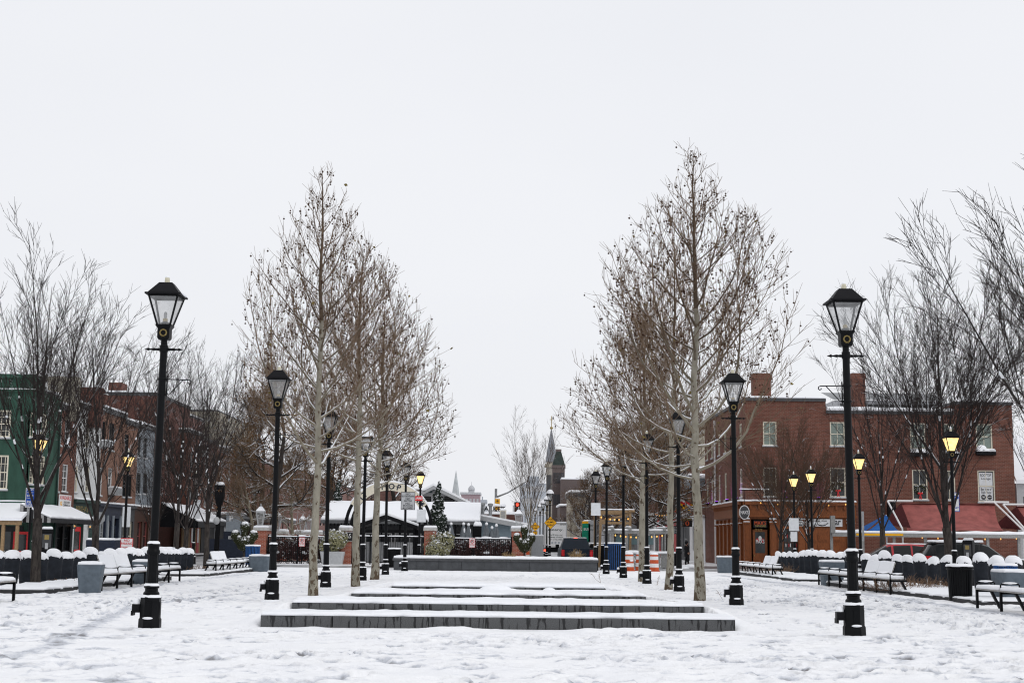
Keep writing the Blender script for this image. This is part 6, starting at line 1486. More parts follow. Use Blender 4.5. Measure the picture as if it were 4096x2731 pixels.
for i in range(n):
    for k in range(4):
        def fp(a, b): return (1.7 * a / n, .12 * math.sin(a * 1.3), .5 - .38 * b / 2 - .75 * a / n + .03 * math.sin(a))
        mb.quad(fp(i, k + 1), fp(i + 1, k + 1), fp(i + 1, k), fp(i, k), (0 if (i // 2 + k) % 2 else 1) if (i < 4) == (k < 2) else (2 if (i + k) % 2 else 3))
mb.build('cloth', [M['signred'], M['white'], M['ink'], M['yellow']], fl); mb = MB(); mb.bar((-.1, 0, .75), (1.9, .3, -.5), .04); mb.build('pole', M['black'], fl)
# ================================================================ brick piers, fences, market hall
YF = 97.0; zF = zg(YF)
def pier(label, px0, px1, pyt, Y, lantern=0, group='brick piers of the market fence', depth=None, sign=False):
    a, b = at(px0, pyt, Y), at(px1, pyt, Y); w_ = b.x - a.x; h = a.z - zF; t = thing('brick_pier', label, 'pier', ((a.x + b.x) / 2, Y + w_ / 2, zF), 0, group); d = depth or w_
    mb = MB(); mb.bx(-w_ / 2, w_ / 2, -w_ / 2, -w_ / 2 + d, -.3, h - .24); mb.build('shaft', M['brick_pier'], t)
    mb = MB(); mb.bx(-w_ / 2 - .06, w_ / 2 + .06, -w_ / 2 - .06, -w_ / 2 + d + .06, h - .24, h - .06); mb.build('coping', M['stonecap'], t)
    mb = MB(); slab(mb, -w_ / 2 - .05, w_ / 2 + .05, -w_ / 2 - .05, -w_ / 2 + d + .05, h - .058, .17, .3, seed=px0); mb.build('snow_cap', SNOW, t, smooth=True)
    t['h'] = h
    return t, h
def pier_lantern(label, px, pyb, Y, s=1.):
    q = at(px, pyb, Y); t = thing('post_lantern', label, 'lantern', q, 0, 'white framed lanterns on the brick piers'); t.scale = (s,) * 3
    mb = MB(); mb.frust((0, 0, 0), .2, .2, .3, .3, .1); mb.frust((0, 0, 1.0), .62, .62, .16, .16, .3); mb.lathe([(.08, 1.3), (.09, 1.36), (.03, 1.44), (.05, 1.5), (.01, 1.6)], 8)
    for a, b in ((-1, -1), (1, -1), (1, 1), (-1, 1)): mb.bar((a * .14, b * .14, .1), (a * .27, b * .27, 1.0), .045)
    mb.bx(-.27, .27, -.29, -.24, .95, 1.02); mb.build('frame', M['ltgrey'], t)
    mb = MB(); mb.frust((0, 0, .1), .26, .26, .5, .5, .88); mb.build('glass', M['lglass'], t)
    mb = MB(); mb.frust((0, 0, 1.06), .60, .60, .2, .2, .29); mb.build('snow_cap', SNOW, t); return t
p1, h1 = pier('large red brick pier with a lantern behind the anchor topiary', 333.5, 350, 691, 97, depth=3.2)
pier('low red brick pier behind the left lamp post', 351, 375, 696, 104); pier('low red brick pier right of the left lamp post', 385, 423, 697, 112, depth=1.2)
pL, hL = pier('red brick pier carrying the left foot of the white arch', 446, 461, 691.5, YF)
pR, hR = pier('red brick pier carrying the right foot of the white arch', 557, 572.5, 691.5, YF)
pier('red brick pier with a lantern right of the hedge', 671.5, 690, 692, 97)
for px, pyb, Y, s, lb in ((341.5, 690.5, 97.6, .98, 'white framed lantern on the large left brick pier'), (364, 695.5, 104, .95, 'white framed lantern on the low pier behind the left lamp post'), (397, 698, 112.5, .92, 'left one of two white framed lanterns close together'), (405, 698, 112.9, .90, 'right one of two white framed lanterns close together'), (680.5, 692.5, 97.6, .9, 'white framed lantern on the brick pier beside the anchor topiary')):
    pier_lantern(lb, px, pyb, Y, s)
# address plate
q = at(453.5, 703.8, YF - .02); t = thing('name_plate', 'black name plate with white lettering on the left arch pier', 'sign', (q.x - .1, pL.location.y - .47, q.z)); mb = MB(); mb.box((0, 0, 0), (1.25, .05, .62)); mb.build('plate', M['ink'], t); mb = MB()
for z in (-.29, .29): mb.box((0, -.027, z), (1.25, .01, .03))
mb.build('rim', M['ltgrey'], t); text('ATLAS', t, M['white'], WL(t) + Vector((0, -.03, .05)), width=.95, height=.3); text('RESTAURANT GROUP', t, M['ltgrey'], WL(t) + Vector((0, -.03, -.2)), width=.8, height=.06) if False else None
# the welcome arch
cx = (pL.location.x + pR.location.x) / 2; R0 = (pR.location.x - pL.location.x) / 2; zb = zF + hL + .08; topz = at(508, 632, YF).z; RZ = topz - zb; Ya = YF + .3
ar = thing('welcome_arch', 'cream arch with dark blue letters and stars on black legs between brick piers', 'arch', (cx, Ya, zF))
def arcp(a, k, y): return Vector((cx + math.cos(a) * (R0 + .12) * k, y, zb + math.sin(a) * RZ * k))
mb = MB(); A_ = np.linspace(R(30), R(150), 37); k0, k1 = .81, 1.0
for y, o in ((Ya, 0), (Ya + .42, 1)):
    for a, b in zip(A_[:-1], A_[1:]):
        q = [arcp(a, k0, y), arcp(a, k1, y), arcp(b, k1, y), arcp(b, k0, y)]; mb.quad(*(q if o else q[::-1]), 0)
for k in (k0, k1):
    for a, b in zip(A_[:-1], A_[1:]): mb.quad(arcp(a, k, Ya), arcp(b, k, Ya), arcp(b, k, Ya + .42), arcp(a, k, Ya + .42), 1 if k == k0 else 0)
for a in (A_[0], A_[-1]): mb.quad(arcp(a, k0, Ya), arcp(a, k1, Ya), arcp(a, k1, Ya + .42), arcp(a, k0, Ya + .42), 0)
mb.build('arch_band', [M['cream'], M['navy']], ar, world=True)
for a0, a1 in ((0, 30), (150, 180)):
    for k in (.97, .84):
        mb = MB(); A2 = np.linspace(R(a0), R(a1), 9)
        for a, b in zip(A2[:-1], A2[1:]): mb.bar(arcp(a, k, Ya + .2), arcp(b, k, Ya + .2), .24, .2)
        mb.build('leg', M['black'], ar, world=True)
mb = MB()
for a, b in zip(A_[:-1], A_[1:]): 
    mb.add([arcp(a, 1.002, Ya + .02), arcp(b, 1.002, Ya + .02), arcp(b, 1.002, Ya + .4), arcp(a, 1.002, Ya + .4), arcp(a, 1.035, Ya + .06), arcp(b, 1.035, Ya + .06), arcp(b, 1.035, Ya + .36), arcp(a, 1.035, Ya + .36)], [(4, 5, 6, 7), (0, 1, 5, 4), (2, 3, 7, 6), (0, 4, 7, 3), (1, 2, 6, 5)])
mb.build('snow_cap', SNOW, ar, world=True)
for ch, px, py in (('H', 1360 + 245 / 3.2, 1890 + 320 / 3.2), ('T', 1360 + 318 / 3.2, 1890 + 262 / 3.2), ('S', 1360 + 462 / 3.2, 1890 + 187 / 3.2), ('H', 1360 + 565 / 3.2, 1890 + 175 / 3.2), ('O', 1360 + 660 / 3.2, 1890 + 172 / 3.2), ('P', 1360 + 752 / 3.2, 1890 + 184 / 3.2), ('N', 1360 + 990 / 3.2, 1890 + 318 / 3.2), ('K', 1360 + 1062 / 3.2, 1890 + 374 / 3.2)):
    p = at(px / 3.0476, py / 3.0476, Ya); a = math.atan2((p.z - zb) / RZ, (p.x - cx) / R0); p = arcp(a, .905, Ya - .012); text(ch, ar, M['signblue'] if False else M['navy'], p, height=.40, rot=a - math.pi / 2, bold=.02)
for a in (R(33.5), R(146.5)):
    p = arcp(a, .905, Ya - .01); mb = MB(); mb.prism([((.17 if i % 2 == 0 else .07) * math.sin(i * math.pi / 5), (.17 if i % 2 == 0 else .07) * math.cos(i * math.pi / 5)) for i in range(10)], Matrix.Translation(p) @ Matrix.Rotation(R(90), 4, 'X'), .004); mb.build('star', M['navy'], ar, world=True)
# fences
def fence(label, xa, xb, Y, z1, gap=.13, snow=True, mat='black', posts=3):
    t = thing('iron_fence', label, 'fence', ((xa + xb) / 2, Y, zF), 0, 'black iron picket fences at the market'); mb = MB(); n = int((xb - xa) / gap)
    for k in range(n + 1): x = xa + (xb - xa) * k / n; mb.bx(x - .014, x + .014, Y - .014, Y + .014, zF + .08, z1)
    mb.build('pickets', M[mat], t, world=True); mb = MB()
    for z in (zF + .16, z1 - .06): mb.bx(xa, xb, Y - .03, Y + .03, z - .03, z + .03)
    mb.build('rail', M[mat], t, world=True)
    for k in range(posts): x = xa + (xb - xa) * k / (posts - 1); mb = MB(); mb.bx(x - .045, x + .045, Y - .045, Y + .045, zF - .1, z1 + .12); mb.build('post', M[mat], t, world=True)
    if snow:
        mb = MB(); slab(mb, xa, xb, Y - .05, Y + .05, z1 - .028, .07, .4, lumpy=.5); mb.build('snow_cap', SNOW, t, world=True, smooth=True)
    return t
xa = [at(px, 720, YF).x for px in (352, 429, 461.5, 556, 573, 671)]; zt1 = at(400, 703.5, YF).z
fence('iron fence before the hedge left of the arch', xa[0], xa[1], YF, zt1); fence('iron fence with a gate under the arch', xa[2], xa[3], YF + .5, at(500, 703, YF).z, .16, posts=5); fence('iron fence before the hedge right of the arch', xa[4], xa[5], YF, zt1)
def hedge(label, x0, x1, Y, z1, seed):
    t = thing('hedge', label, 'hedge', ((x0 + x1) / 2, Y, zF), 0, 'reddish brown winter hedges behind the iron fences'); n = int((x1 - x0) / .55) + 1; rs = random.Random(seed)
    parts = [((x0 + (x1 - x0) * (k + .5) / n - t.location.x, rs.gauss(0, .05), .62 + (z1 - zF - 1.2) * .5), (.42, .38, (z1 - zF) * .52)) for k in range(n)]
    V, F = blobs(seed, parts, 7000, .055, .6); foliage('leaves', V, F, M['hedge'], t); core(t, parts, M['hedge'], .66)
    mb = MB()
    for k in range(n * 2):
        x = x0 - t.location.x + (x1 - x0) * rs.random(); 
        if rs.random() < .8: mb.sph((x, rs.gauss(0, .15), z1 - zF + rs.uniform(-.12, .1)), (rs.uniform(.15, .4), .2, rs.uniform(.05, .1)), 9, 5)
    for k in range(n): mb.sph((x0 - t.location.x + (x1 - x0) * rs.random(), -.36, rs.uniform(.1, .9)), (rs.uniform(.1, .3), .05, rs.uniform(.05, .16)), 8, 5)
    mb.build('snow_cap', SNOW, t, smooth=True)
hedge('reddish brown hedge behind the fence left of the arch', xa[0], xa[1], YF + .55, zt1 - .02, 5); hedge('reddish brown hedge behind the fence right of the arch', xa[4] + .2, xa[5], YF + .55, zt1 - .02, 6)
# market hall with its long snowy roof
Ym = 112.0; FM = Fac('y', Ym, -1)
mk = thing('market_hall', 'long low market hall under a broad snow covered roof with black eaves', 'building', (at(525, 700, Ym).x, Ym, zF))
x0, x1 = at(421, 670, Ym).x, at(629, 670, Ym).x; ze = FM.uv(525, 683)[1]; zr = at(525, 660.5, Ym + 6).z
mb = MB(); mb.add([(x0, Ym, ze), (x1, Ym, ze), (x1 + .1, Ym + 6, zr), (x0, Ym + 6, zr), (x0, Ym, ze - .25), (x1, Ym, ze - .25), (x1 + .1, Ym + 6, ze - .25), (x0, Ym + 6, ze - .25)], [(0, 1, 2, 3), (7, 6, 5, 4), (0, 4, 5, 1), (1, 5, 6, 2), (2, 6, 7, 3), (3, 7, 4, 0)]); mb.build('roof', M['roofgrey'], mk, world=True)
mb = MB(); an = math.atan2(zr - ze, 6); slab(mb, x0, x1 + .1, -.02, math.hypot(6, zr - ze), .004, .2, .7, M4=Matrix.Translation((0, Ym, ze)) @ Matrix.Rotation(an, 4, 'X')); mb.build('roof_snow', SNOW, mk, world=True, smooth=True)
mb = MB()
for k in range(46): x = x0 + (x1 - x0) * k / 45; mb.bx(x - .05, x + .05, Ym - .06, Ym, ze - .42, ze - .251)
mb.build('eave_bracket', M['black'], mk, world=True)
mb = MB(); mb.bx(x0 + .3, x1 - .3, Ym + 3.0, Ym + 3.2, zF, ze - .26); mb.build('back_wall', M['dkgrey'], mk, world=True)
q = random.Random(3)
for k in range(9):
    x = x0 + .9 + k * (x1 - x0 - 1.8) / 9; mb = MB(); mb.bx(x, x + .95, Ym + 2.9, Ym + 2.99, .5, 2.0); W0 = mb.build('window', M['white'], mk, world=True); mb = MB(); mb.bx(x + .08, x + .87, Ym + 2.86, Ym + 2.895, .58, 1.92); mb.build('pane', M['glass'], W0, world=True)
for k in range(9):
    x = x0 + .4 + k * (x1 - x0 - .8) / 8; mb = MB(); mb.bx(x - .07, x + .07, Ym + .2, Ym + .34, zF - .1, ze - .26); mb.build('post', M['black'], mk, world=True)
mb = MB(); xx = at(627, 690, Ym - .6).x; mb.bx(xx - .3, xx + .3, Ym - .9, Ym - .3, zF, at(627, 690, Ym - .6).z); mb.build('end_post', M['black'], mk, world=True)
mb = MB(); slab(mb, xx - .33, xx + .33, Ym - .93, Ym - .27, at(627, 690, Ym - .6).z + .002, .3, .2); mb.build('snow_cap', SNOW, mk, world=True, smooth=True)
# gabled pavilion in front
Yp = 104.0; gx = at(506, 690, Yp).x; w2 = at(548, 690, Yp).x - gx; zr = at(506, 675, Yp).z; ze2 = at(480, 689, Yp).z
pv = thing('gabled_pavilion', 'small black gabled pavilion with snow along its roof edges under the arch', 'pavilion', (gx, Yp, zF))
for s in (-1, 1):
    mb = MB(); mb.add([(gx, Yp, zr), (gx + s * w2, Yp, ze2), (gx + s * w2, Yp + 4, ze2), (gx, Yp + 4, zr), (gx, Yp, zr - .28), (gx + s * w2, Yp, ze2 - .28), (gx + s * w2, Yp + 4, ze2 - .28), (gx, Yp + 4, zr - .28)], [(0, 1, 2, 3), (7, 6, 5, 4), (0, 4, 5, 1), (1, 5, 6, 2), (2, 6, 7, 3), (3, 7, 4, 0)]); rf = mb.build('roof', M['black_fr'], pv, world=True)
    mb = MB(); mb.add([(gx, Yp + .03, zr + .005), (gx + s * w2, Yp + .03, ze2 + .005), (gx + s * w2, Yp + 4, ze2 + .005), (gx, Yp + 4, zr + .005), (gx, Yp + .05, zr + .16), (gx + s * (w2 - .05), Yp + .05, ze2 + .16), (gx + s * (w2 - .05), Yp + 4, ze2 + .16), (gx, Yp + 4, zr + .16)], [(7, 6, 5, 4), (0, 4, 5, 1), (1, 5, 6, 2), (2, 6, 7, 3), (3, 7, 4, 0)]); mb.build('roof_snow', SNOW, rf, world=True)
    for d in (.12, 2.0, 3.8): mb = MB(); x = gx + s * (w2 - .25); mb.bx(x - .06, x + .06, Yp + d, Yp + d + .12, zF - .1, ze2 - .28 + .1); mb.build('post', M['black'], pv, world=True)
mb = MB(); mb.bx(gx - w2 + .2, gx + w2 - .2, Yp + .1, Yp + .22, ze2 - .5, ze2 - .3); mb.bx(gx - .06, gx + .06, Yp + .1, Yp + .2, ze2 - .4, zr - .3); mb.build('truss', M['black'], pv, world=True)
mb = MB(); mb.bx(gx - 2.0, gx + 1.8, Yp + 3.2, Yp + 3.4, zF, 1.3); mb.build('counter', M['ltgrey'], pv, world=True)
q = at(474.5, 682, 108); t = thing('roof_vent_drum', 'dark round roof vent topped by a snow mound left of the pavilion', 'vent', (q.x, 108, q.z - 2.6)); mb = MB(); mb.lathe([(.2, 0), (.2, 1.9), (.42, 1.95), (.45, 2.3), (.3, 2.5)], 14); mb.build('drum', M['black_fr'], t, smooth=True, angle=40); mb = MB(); mb.sph((0, 0, 2.48), (.44, .44, .32), 12, 7); mb.build('snow_cap', SNOW, t, smooth=True)
# gabled building behind
Yg = 121.0; FGb = Fac('y', Yg, -1); gx = at(569.5, 640, Yg).x; xl = at(528, 640, Yg).x; xr2 = at(617, 640, Yg).x; zr = at(569.5, 637.5, Yg).z; ze = at(617, 660.5, Yg).z; zw = at(569, 648.5, Yg).z
gbd = thing('gabled_building', 'market building with a teal gable, white trim and dark windows above the snowy roof', 'building', (gx, Yg, zF))
HG = [FGb.rect(555, 566, 651, 658.5), FGb.rect(576.5, 582, 651, 658.5), FGb.rect(583, 596.7, 651, 658.5)]
mb = MB(); FGb.wall(mb, xl + .8, xr2 - 1.2, zF, zw, HG, .1); mb.build('front_wall', M['white'], gbd, world=True)
for h in HG: FGb.window(gbd, h, 'black', depth=.1, sill=None, nx=1)
mb = MB(); mb.add([FGb.pt(xl + .8, zw), FGb.pt(xr2 - 1.2, zw), FGb.pt(gx, zr - .25)], [(0, 1, 2)]); mb.build('gable', M['teal'], gbd, world=True)
mb = MB(); FGb.box(mb, gx - .12, gx + .12, zw, zr - .4, .002, .05); FGb.box(mb, xl + .8, xr2 - 1.2, zw - .1, zw + .12, .002, .06); mb.build('trim', M['white'], gbd, world=True)
for s, xe_ in ((-1, xl), (1, xr2)):
    zz = ze if s > 0 else ze
    mb = MB(); mb.add([(gx, Yg - .8, zr), (xe_, Yg - .8, zz), (xe_, Yg + 14, zz), (gx, Yg + 14, zr), (gx, Yg - .8, zr - .3), (xe_, Yg - .8, zz - .3), (xe_, Yg + 14, zz - .3), (gx, Yg + 14, zr - .3)], [(0, 1, 2, 3), (7, 6, 5, 4), (0, 4, 5, 1), (1, 5, 6, 2), (2, 6, 7, 3), (3, 7, 4, 0)]); rf = mb.build('roof', M['ltgrey'], gbd, world=True)
    mb = MB(); mb.add([(gx, Yg - .75, zr + .01), (xe_, Yg - .75, zz + .01), (xe_, Yg + 14, zz + .01), (gx, Yg + 14, zr + .01), (gx, Yg - .7, zr + .2), (xe_, Yg - .7, zz + .18), (xe_, Yg + 14, zz + .18), (gx, Yg + 14, zr + .2)], [(7, 6, 5, 4), (0, 4, 5, 1), (1, 5, 6, 2), (2, 6, 7, 3), (3, 7, 4, 0)]); mb.build('roof_snow', SNOW, rf, world=True)
body(gbd, xl + .8, xr2 - 1.2, Yg + .02, Yg + 14, zF, zw, 'ltgrey', skip='S')
# blue clapboard building and the rooftop market sign
Yc = 116.0; FC = Fac('y', Yc, -1); a = FC.uv(628, 678); b2 = FC.uv(686, 684)
cb = thing('clapboard_building', 'low blue clapboard market building with a shallow snow edged gable', 'building', (at(655, 700, Yc).x, Yc, zF)); xa_, xb_ = FC.uv(627, 690)[0], FC.uv(687, 690)[0]; zl = FC.uv(627, 676)[1]; zr_ = FC.uv(687, 688)[1]
mb = MB(); mb.add([FC.pt(xa_, zF), FC.pt(xb_, zF), FC.pt(xb_, zr_), FC.pt(xa_, zl)], [(0, 1, 2, 3)]); mb.build('front_wall', M['clap'], cb, world=True); body(cb, xa_, xb_, Yc + .02, Yc + 9, zF, zr_ - .2, 'clap', skip='S')
mb = MB(); mb.add([(xa_ - .3, Yc - .5, zl + .05), (xb_ + .4, Yc - .5, zr_ - .05), (xb_ + .4, Yc + 9, zr_ - .05), (xa_ - .3, Yc + 9, zl + .05), (xa_ - .3, Yc - .5, zl - .3), (xb_ + .4, Yc - .5, zr_ - .4), (xb_ + .4, Yc + 9, zr_ - .4), (xa_ - .3, Yc + 9, zl - .3)], [(0, 1, 2, 3), (7, 6, 5, 4), (0, 4, 5, 1), (1, 5, 6, 2), (2, 6, 7, 3), (3, 7, 4, 0)]); mb.build('fascia', M['ltgrey'], cb, world=True)
mb = MB(); mb.add([(xa_ - .3, Yc - .45, zl + .055), (xb_ + .4, Yc - .45, zr_ - .045), (xb_ + .4, Yc + 9, zr_ - .045), (xa_ - .3, Yc + 9, zl + .055), (xa_ - .3, Yc - .4, zl + .2), (xb_ + .4, Yc - .4, zr_ + .1), (xb_ + .4, Yc + 9, zr_ + .1), (xa_ - .3, Yc + 9, zl + .2)], [(7, 6, 5, 4), (0, 4, 5, 1), (1, 5, 6, 2), (2, 6, 7, 3), (3, 7, 4, 0)]); mb.build('roof_snow', SNOW, cb, world=True)
mb = MB(); FC.box(mb, xa_, xb_, 1.35, 1.55, .002, .08); mb.build('trim_band', M['white'], cb, world=True)
for k in range(4):
    u = xa_ + .4 + k * .95; mb = MB(); FC.box(mb, u, u + .8, 0.7, 1.3, .01, .07); W0 = mb.build('window', M['white'], cb, world=True); mb = MB(); FC.box(mb, u + .07, u + .73, .77, 1.23, .071, .08); mb.build('pane', M['glass'], W0, world=True)
Yk = 128; FK = Fac('y', Yk, -1); h = FK.rect(630, 686, 675, 700); t = thing('brick_block', 'low dark brick block with roof machinery behind the clapboard building', 'building', ((h[0] + h[1]) / 2, Yk, zF)); mb = MB(); mb.bx(h[0], h[1], Yk, Yk + 8, zF, h[3]); mb.build('wall', M['brick_dk'], t, world=True)
mb = MB(); slab(mb, h[0], h[1], Yk, Yk + 8, h[3] + .002, .15, 1); mb.build('roof_snow', SNOW, t, world=True, smooth=True)
def roofpipe(label, px, py0, py1, Y, r): 
    a, c = at(px, py0, Y), at(px, py1, Y); t = thing('roof_vent', label, 'vent', c, 0, 'galvanised roof vents of the market'); hh = a.z - c.z; mb = MB(); mb.lathe([(r, -.4), (r, hh - .25), (r * 1.5, hh - .24), (r * 1.5, hh - .05), (r * .6, hh)], 12); mb.build('pipe', M['galv'], t, smooth=True, angle=40); return t
roofpipe('galvanised roof vent nearest the long snowy roof', 633.5, 659, 679, 118, .14); roofpipe('galvanised roof vent left of the traffic light pole', 643.5, 660, 681, 118.5, .14)
h = Fac('y', 122, -1).rect(656, 664.5, 669.5, 681); t = thing('rooftop_unit', 'beige louvred rooftop cooling unit', 'air conditioner', ((h[0] + h[1]) / 2, 122, h[2])); w_ = h[1] - h[0]; hh = h[3] - h[2]; mb = MB(); mb.bx(-w_ / 2, w_ / 2, 0, .6, -.8, hh); mb.build('case', M['cream'], t); mb = MB()
for k in range(8): mb.bx(-w_ / 2 + .06, w_ / 2 - .06, -.02, -.005, .05 + k * hh / 9, .05 + k * hh / 9 + .05)
mb.build('louvre', M['grey'], t); mb = MB(); slab(mb, -w_ / 2, w_ / 2, 0, .6, hh + .002, .15, .2); mb.build('snow_cap', SNOW, t, smooth=True)
Ys = 131; h = Fac('y', Ys, -1).rect(632, 664, 662.5, 671); t = thing('rooftop_sign', 'rooftop sign with large dark letters on a snowy frame behind the market', 'sign', ((h[0] + h[1]) / 2, Ys, h[2])); mb = MB(); mb.bx(h[0] - 2, h[1] + 1, Ys + .1, Ys + .2, h[2] - .35, h[2] - .15); 
for k in range(8): x = h[0] - 1.5 + k * 1.1; mb.bx(x - .04, x + .04, Ys + .1, Ys + .18, h[2] - 1.2, h[3])
mb.build('frame', M['grey'], t, world=True)
text('MARKET', t, M['ink'], ((h[0] + h[1]) / 2 - .15, Ys, (h[2] + h[3]) / 2 - .05), width=(h[1] - h[0]) * 1.08, height=(h[3] - h[2]) * .72, bold=.03); mb = MB(); slab(mb, h[0] - 2, h[1] + 1, Ys + .02, Ys + .3, h[2] - .148, .16, .5); slab(mb, h[0] - 1, h[1], Ys - .05, Ys + .15, h[3] - .1, .2, .4, lumpy=.6); mb.build('snow_cap', SNOW, t, world=True, smooth=True)
# closed umbrellas
u0 = None
for i, (px, py, lb) in enumerate(((592, 686, 'leftmost'), (608.5, 686, 'second'), (615, 687, 'third'), (638.6, 686, 'fourth'), (645.8, 691, 'fifth and smallest'), (651.6, 688, 'last'))):
    q = at(px, py, 103); hh = q.z - zF; lb = f'closed grey patio umbrella tipped with snow, {lb} from the arch'
    if u0 is None:
        t = u0 = thing('patio_umbrella', lb, 'umbrella', (q.x, 103, zF), 0, 'closed grey patio umbrellas behind the hedge')
        mb = MB(); mb.lathe([(.20, hh - 1.75), (.30, hh - 1.6), (.24, hh - 1.0), (.15, hh - .45), (.04, hh - .05)], 16, jit=lambda k, z: .18 * (1 if k % 4 < 2 else -1)); mb.build('canopy', M['umbrella'], t, smooth=True, angle=50)
        mb = MB(); mb.tube([(0, 0, -.1), (0, 0, hh)], .035, 8); mb.lathe([(.3, 0), (.3, .08), (.06, .1)], 12); mb.build('pole', M['black'], t)
        mb = MB(); mb.sph((0, 0, hh - .06), (.11, .11, .12), 9, 6); mb.sph((-.05, -.1, hh - .55), (.09, .07, .2), 8, 5); mb.build('snow_cap', SNOW, t, smooth=True)
    else:
        t = copy_tree(u0, label=lb); t.location = (q.x, 103, zF - (1.0 - min(1, hh / 2.7)) * 0 + (hh - (at(592, 686, 103).z - zF))); t.rotation_euler.z = i
# ---------------------------------------------------------------- skyline
def spire(t, parts): pass
Y = 330.; q = at(724, 552, Y); t = thing('church_tower', 'grey stone church tower with a tall snowy spire on the skyline', 'church', (q.x, Y, GZ)); s = Y / FPX
wt = 12.5 * s; z0 = at(724, 606, Y).z; mb = MB(); mb.bx(-wt / 2, wt / 2, 0, wt, 0, z0 - GZ); mb.build('tower', M['stone'], t)
mb = MB(); mb.lathe([(wt * .62, z0 - GZ), (wt * .50, z0 - GZ + 2.5), (.12, q.z - GZ - 2)], 8, ph=.5, c=(0, wt / 2, 0)); mb.build('spire', M['slate'], t)
mb = MB(); mb.sph((0, wt / 2, q.z - GZ - 1.6), .35, 8, 6); mb.bx(-.08, .08, wt / 2 - .08, wt / 2 + .08, q.z - GZ - 1.6, q.z - GZ + 1.2); mb.bx(-.4, .4, wt / 2 - .06, wt / 2 + .06, q.z - GZ + .3, q.z - GZ + .46); mb.build('finial', M['brass'], t)
for k in (-1, 1): mb = MB(); mb.bx(k * wt * .27 - .5, k * wt * .27 + .5, -.1, .05, z0 - GZ - 9, z0 - GZ - 3); mb.build('louvre_window', M['dkgrey'], t)
mb = MB(); mb.bx(-wt / 2 - .3, wt / 2 + .3, -.3, wt + .3, z0 - GZ - 1.2, z0 - GZ - .4); mb.bx(-wt / 2 - .2, wt / 2 + .2, -.2, wt + .2, z0 - GZ - 12, z0 - GZ - 11.4); mb.build('string_course', M['tan'], t)
Y = 300.; Ft = Fac('y', Y, -1); h = Ft.rect(725, 741, 612, 725); t = thing('mansard_tower', 'dark brick tower house with a green mansard roof in front of the spire', 'building', ((h[0] + h[1]) / 2, Y, GZ)); w_ = h[1] - h[0]; zt2 = h[3] - GZ; zm = at(733, 592, Y).z - GZ
mb = MB(); mb.bx(-w_ / 2, w_ / 2, 0, w_, 0, zt2); mb.build('wall', M['farbrick'], t); mb = MB(); mb.frust((0, w_ / 2, zt2 + .3), w_ * 1.05, w_ * 1.05, w_ * .42, w_ * .42, zm - zt2 - .3); mb.build('roof', M['copper'], t); mb = MB(); mb.bx(-w_ * .56, w_ * .56, -w_ * .06, w_ * 1.06, zt2 - .3, zt2 + .3); mb.bx(-w_ * .23, w_ * .23, w_ * .27, w_ * .73, zm, zm + .5); mb.build('cornice', M['farbrick'], t)
for k in range(3):
    for zz in (zt2 - 3.5, zt2 - 8): mb = MB(); x = -w_ * .3 + k * w_ * .3; mb.bx(x - .35, x + .35, -.06, .03, zz, zz + 2.2); mb.build('window', M['ink2'], t)
h2 = Fac('y', Y - 4, -1).rect(736, 772, 629, 725); mb = MB(); mb.bx(h2[0] - t.location.x, h2[1] - t.location.x, -4, 12, 0, h2[3] - GZ); mb.build('wing', M['farbrick'], t); mb = MB(); slab(mb, h2[0] - t.location.x, h2[1] - t.location.x, -4, 12, h2[3] - GZ + .01, .4, 1.5); mb.build('roof_snow', SNOW, t, smooth=True)
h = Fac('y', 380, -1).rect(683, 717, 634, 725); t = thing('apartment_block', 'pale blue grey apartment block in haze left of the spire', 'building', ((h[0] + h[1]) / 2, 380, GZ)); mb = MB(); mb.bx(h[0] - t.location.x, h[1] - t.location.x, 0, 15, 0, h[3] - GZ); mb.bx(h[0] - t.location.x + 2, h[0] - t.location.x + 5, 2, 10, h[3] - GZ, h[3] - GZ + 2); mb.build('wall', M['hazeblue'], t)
for r_ in range(5):
    mb = MB(); mb.bx(h[0] - t.location.x + .4, h[1] - t.location.x - .4, -.05, -.01, h[3] - GZ - 2.2 - r_ * 3.2, h[3] - GZ - .8 - r_ * 3.2); mb.build('window_band', M['hazegrey'], t)
h = Fac('y', 260, -1).rect(735, 768, 664, 725); t = thing('terrace_house', 'dark brick terrace with a snowy roof edge beyond the truck', 'building', ((h[0] + h[1]) / 2, 260, GZ)); mb = MB(); mb.bx(h[0] - t.location.x, h[1] - t.location.x, 0, 12, 0, h[3] - GZ); mb.build('wall', M['farbrick'], t); mb = MB(); slab(mb, h[0] - t.location.x - .3, h[1] - t.location.x, -.4, 12, h[3] - GZ + .01, .4, 1.2); mb.build('roof_snow', SNOW, t, smooth=True)
for k in range(3): mb = MB(); mb.bx(-1.6 + k * 1.3, -.8 + k * 1.3, -.06, .02, h[3] - GZ - 4, h[3] - GZ - 2); mb.build('window', M['ink2'], t)
h = Fac('y', 235, -1).rect(748, 775, 652, 725); t = thing('terrace_house', 'pale fronted house with dark upper windows beyond the truck', 'building', ((h[0] + h[1]) / 2, 235, GZ)); mb = MB(); mb.bx(h[0] - t.location.x, h[1] - t.location.x, 0, 12, 0, h[3] - GZ); mb.build('wall', M['tan'], t); mb = MB(); mb.bx(h[0] - t.location.x - .3, h[1] - t.location.x, -.5, 12, h[3] - GZ, h[3] - GZ + .7); mb.build('cornice', M['dkgrey'], t); mb = MB(); slab(mb, h[0] - t.location.x - .3, h[1] - t.location.x, -.4, 12, h[3] - GZ + .71, .4, 1.2); mb.build('roof_snow', SNOW, t, smooth=True)
for k in range(3): mb = MB(); mb.bx(-1.2 + k * 1.1, -.6 + k * 1.1, -.06, .02, h[3] - GZ - 3.2, h[3] - GZ - 1.2); mb.build('window', M['ink2'], t)
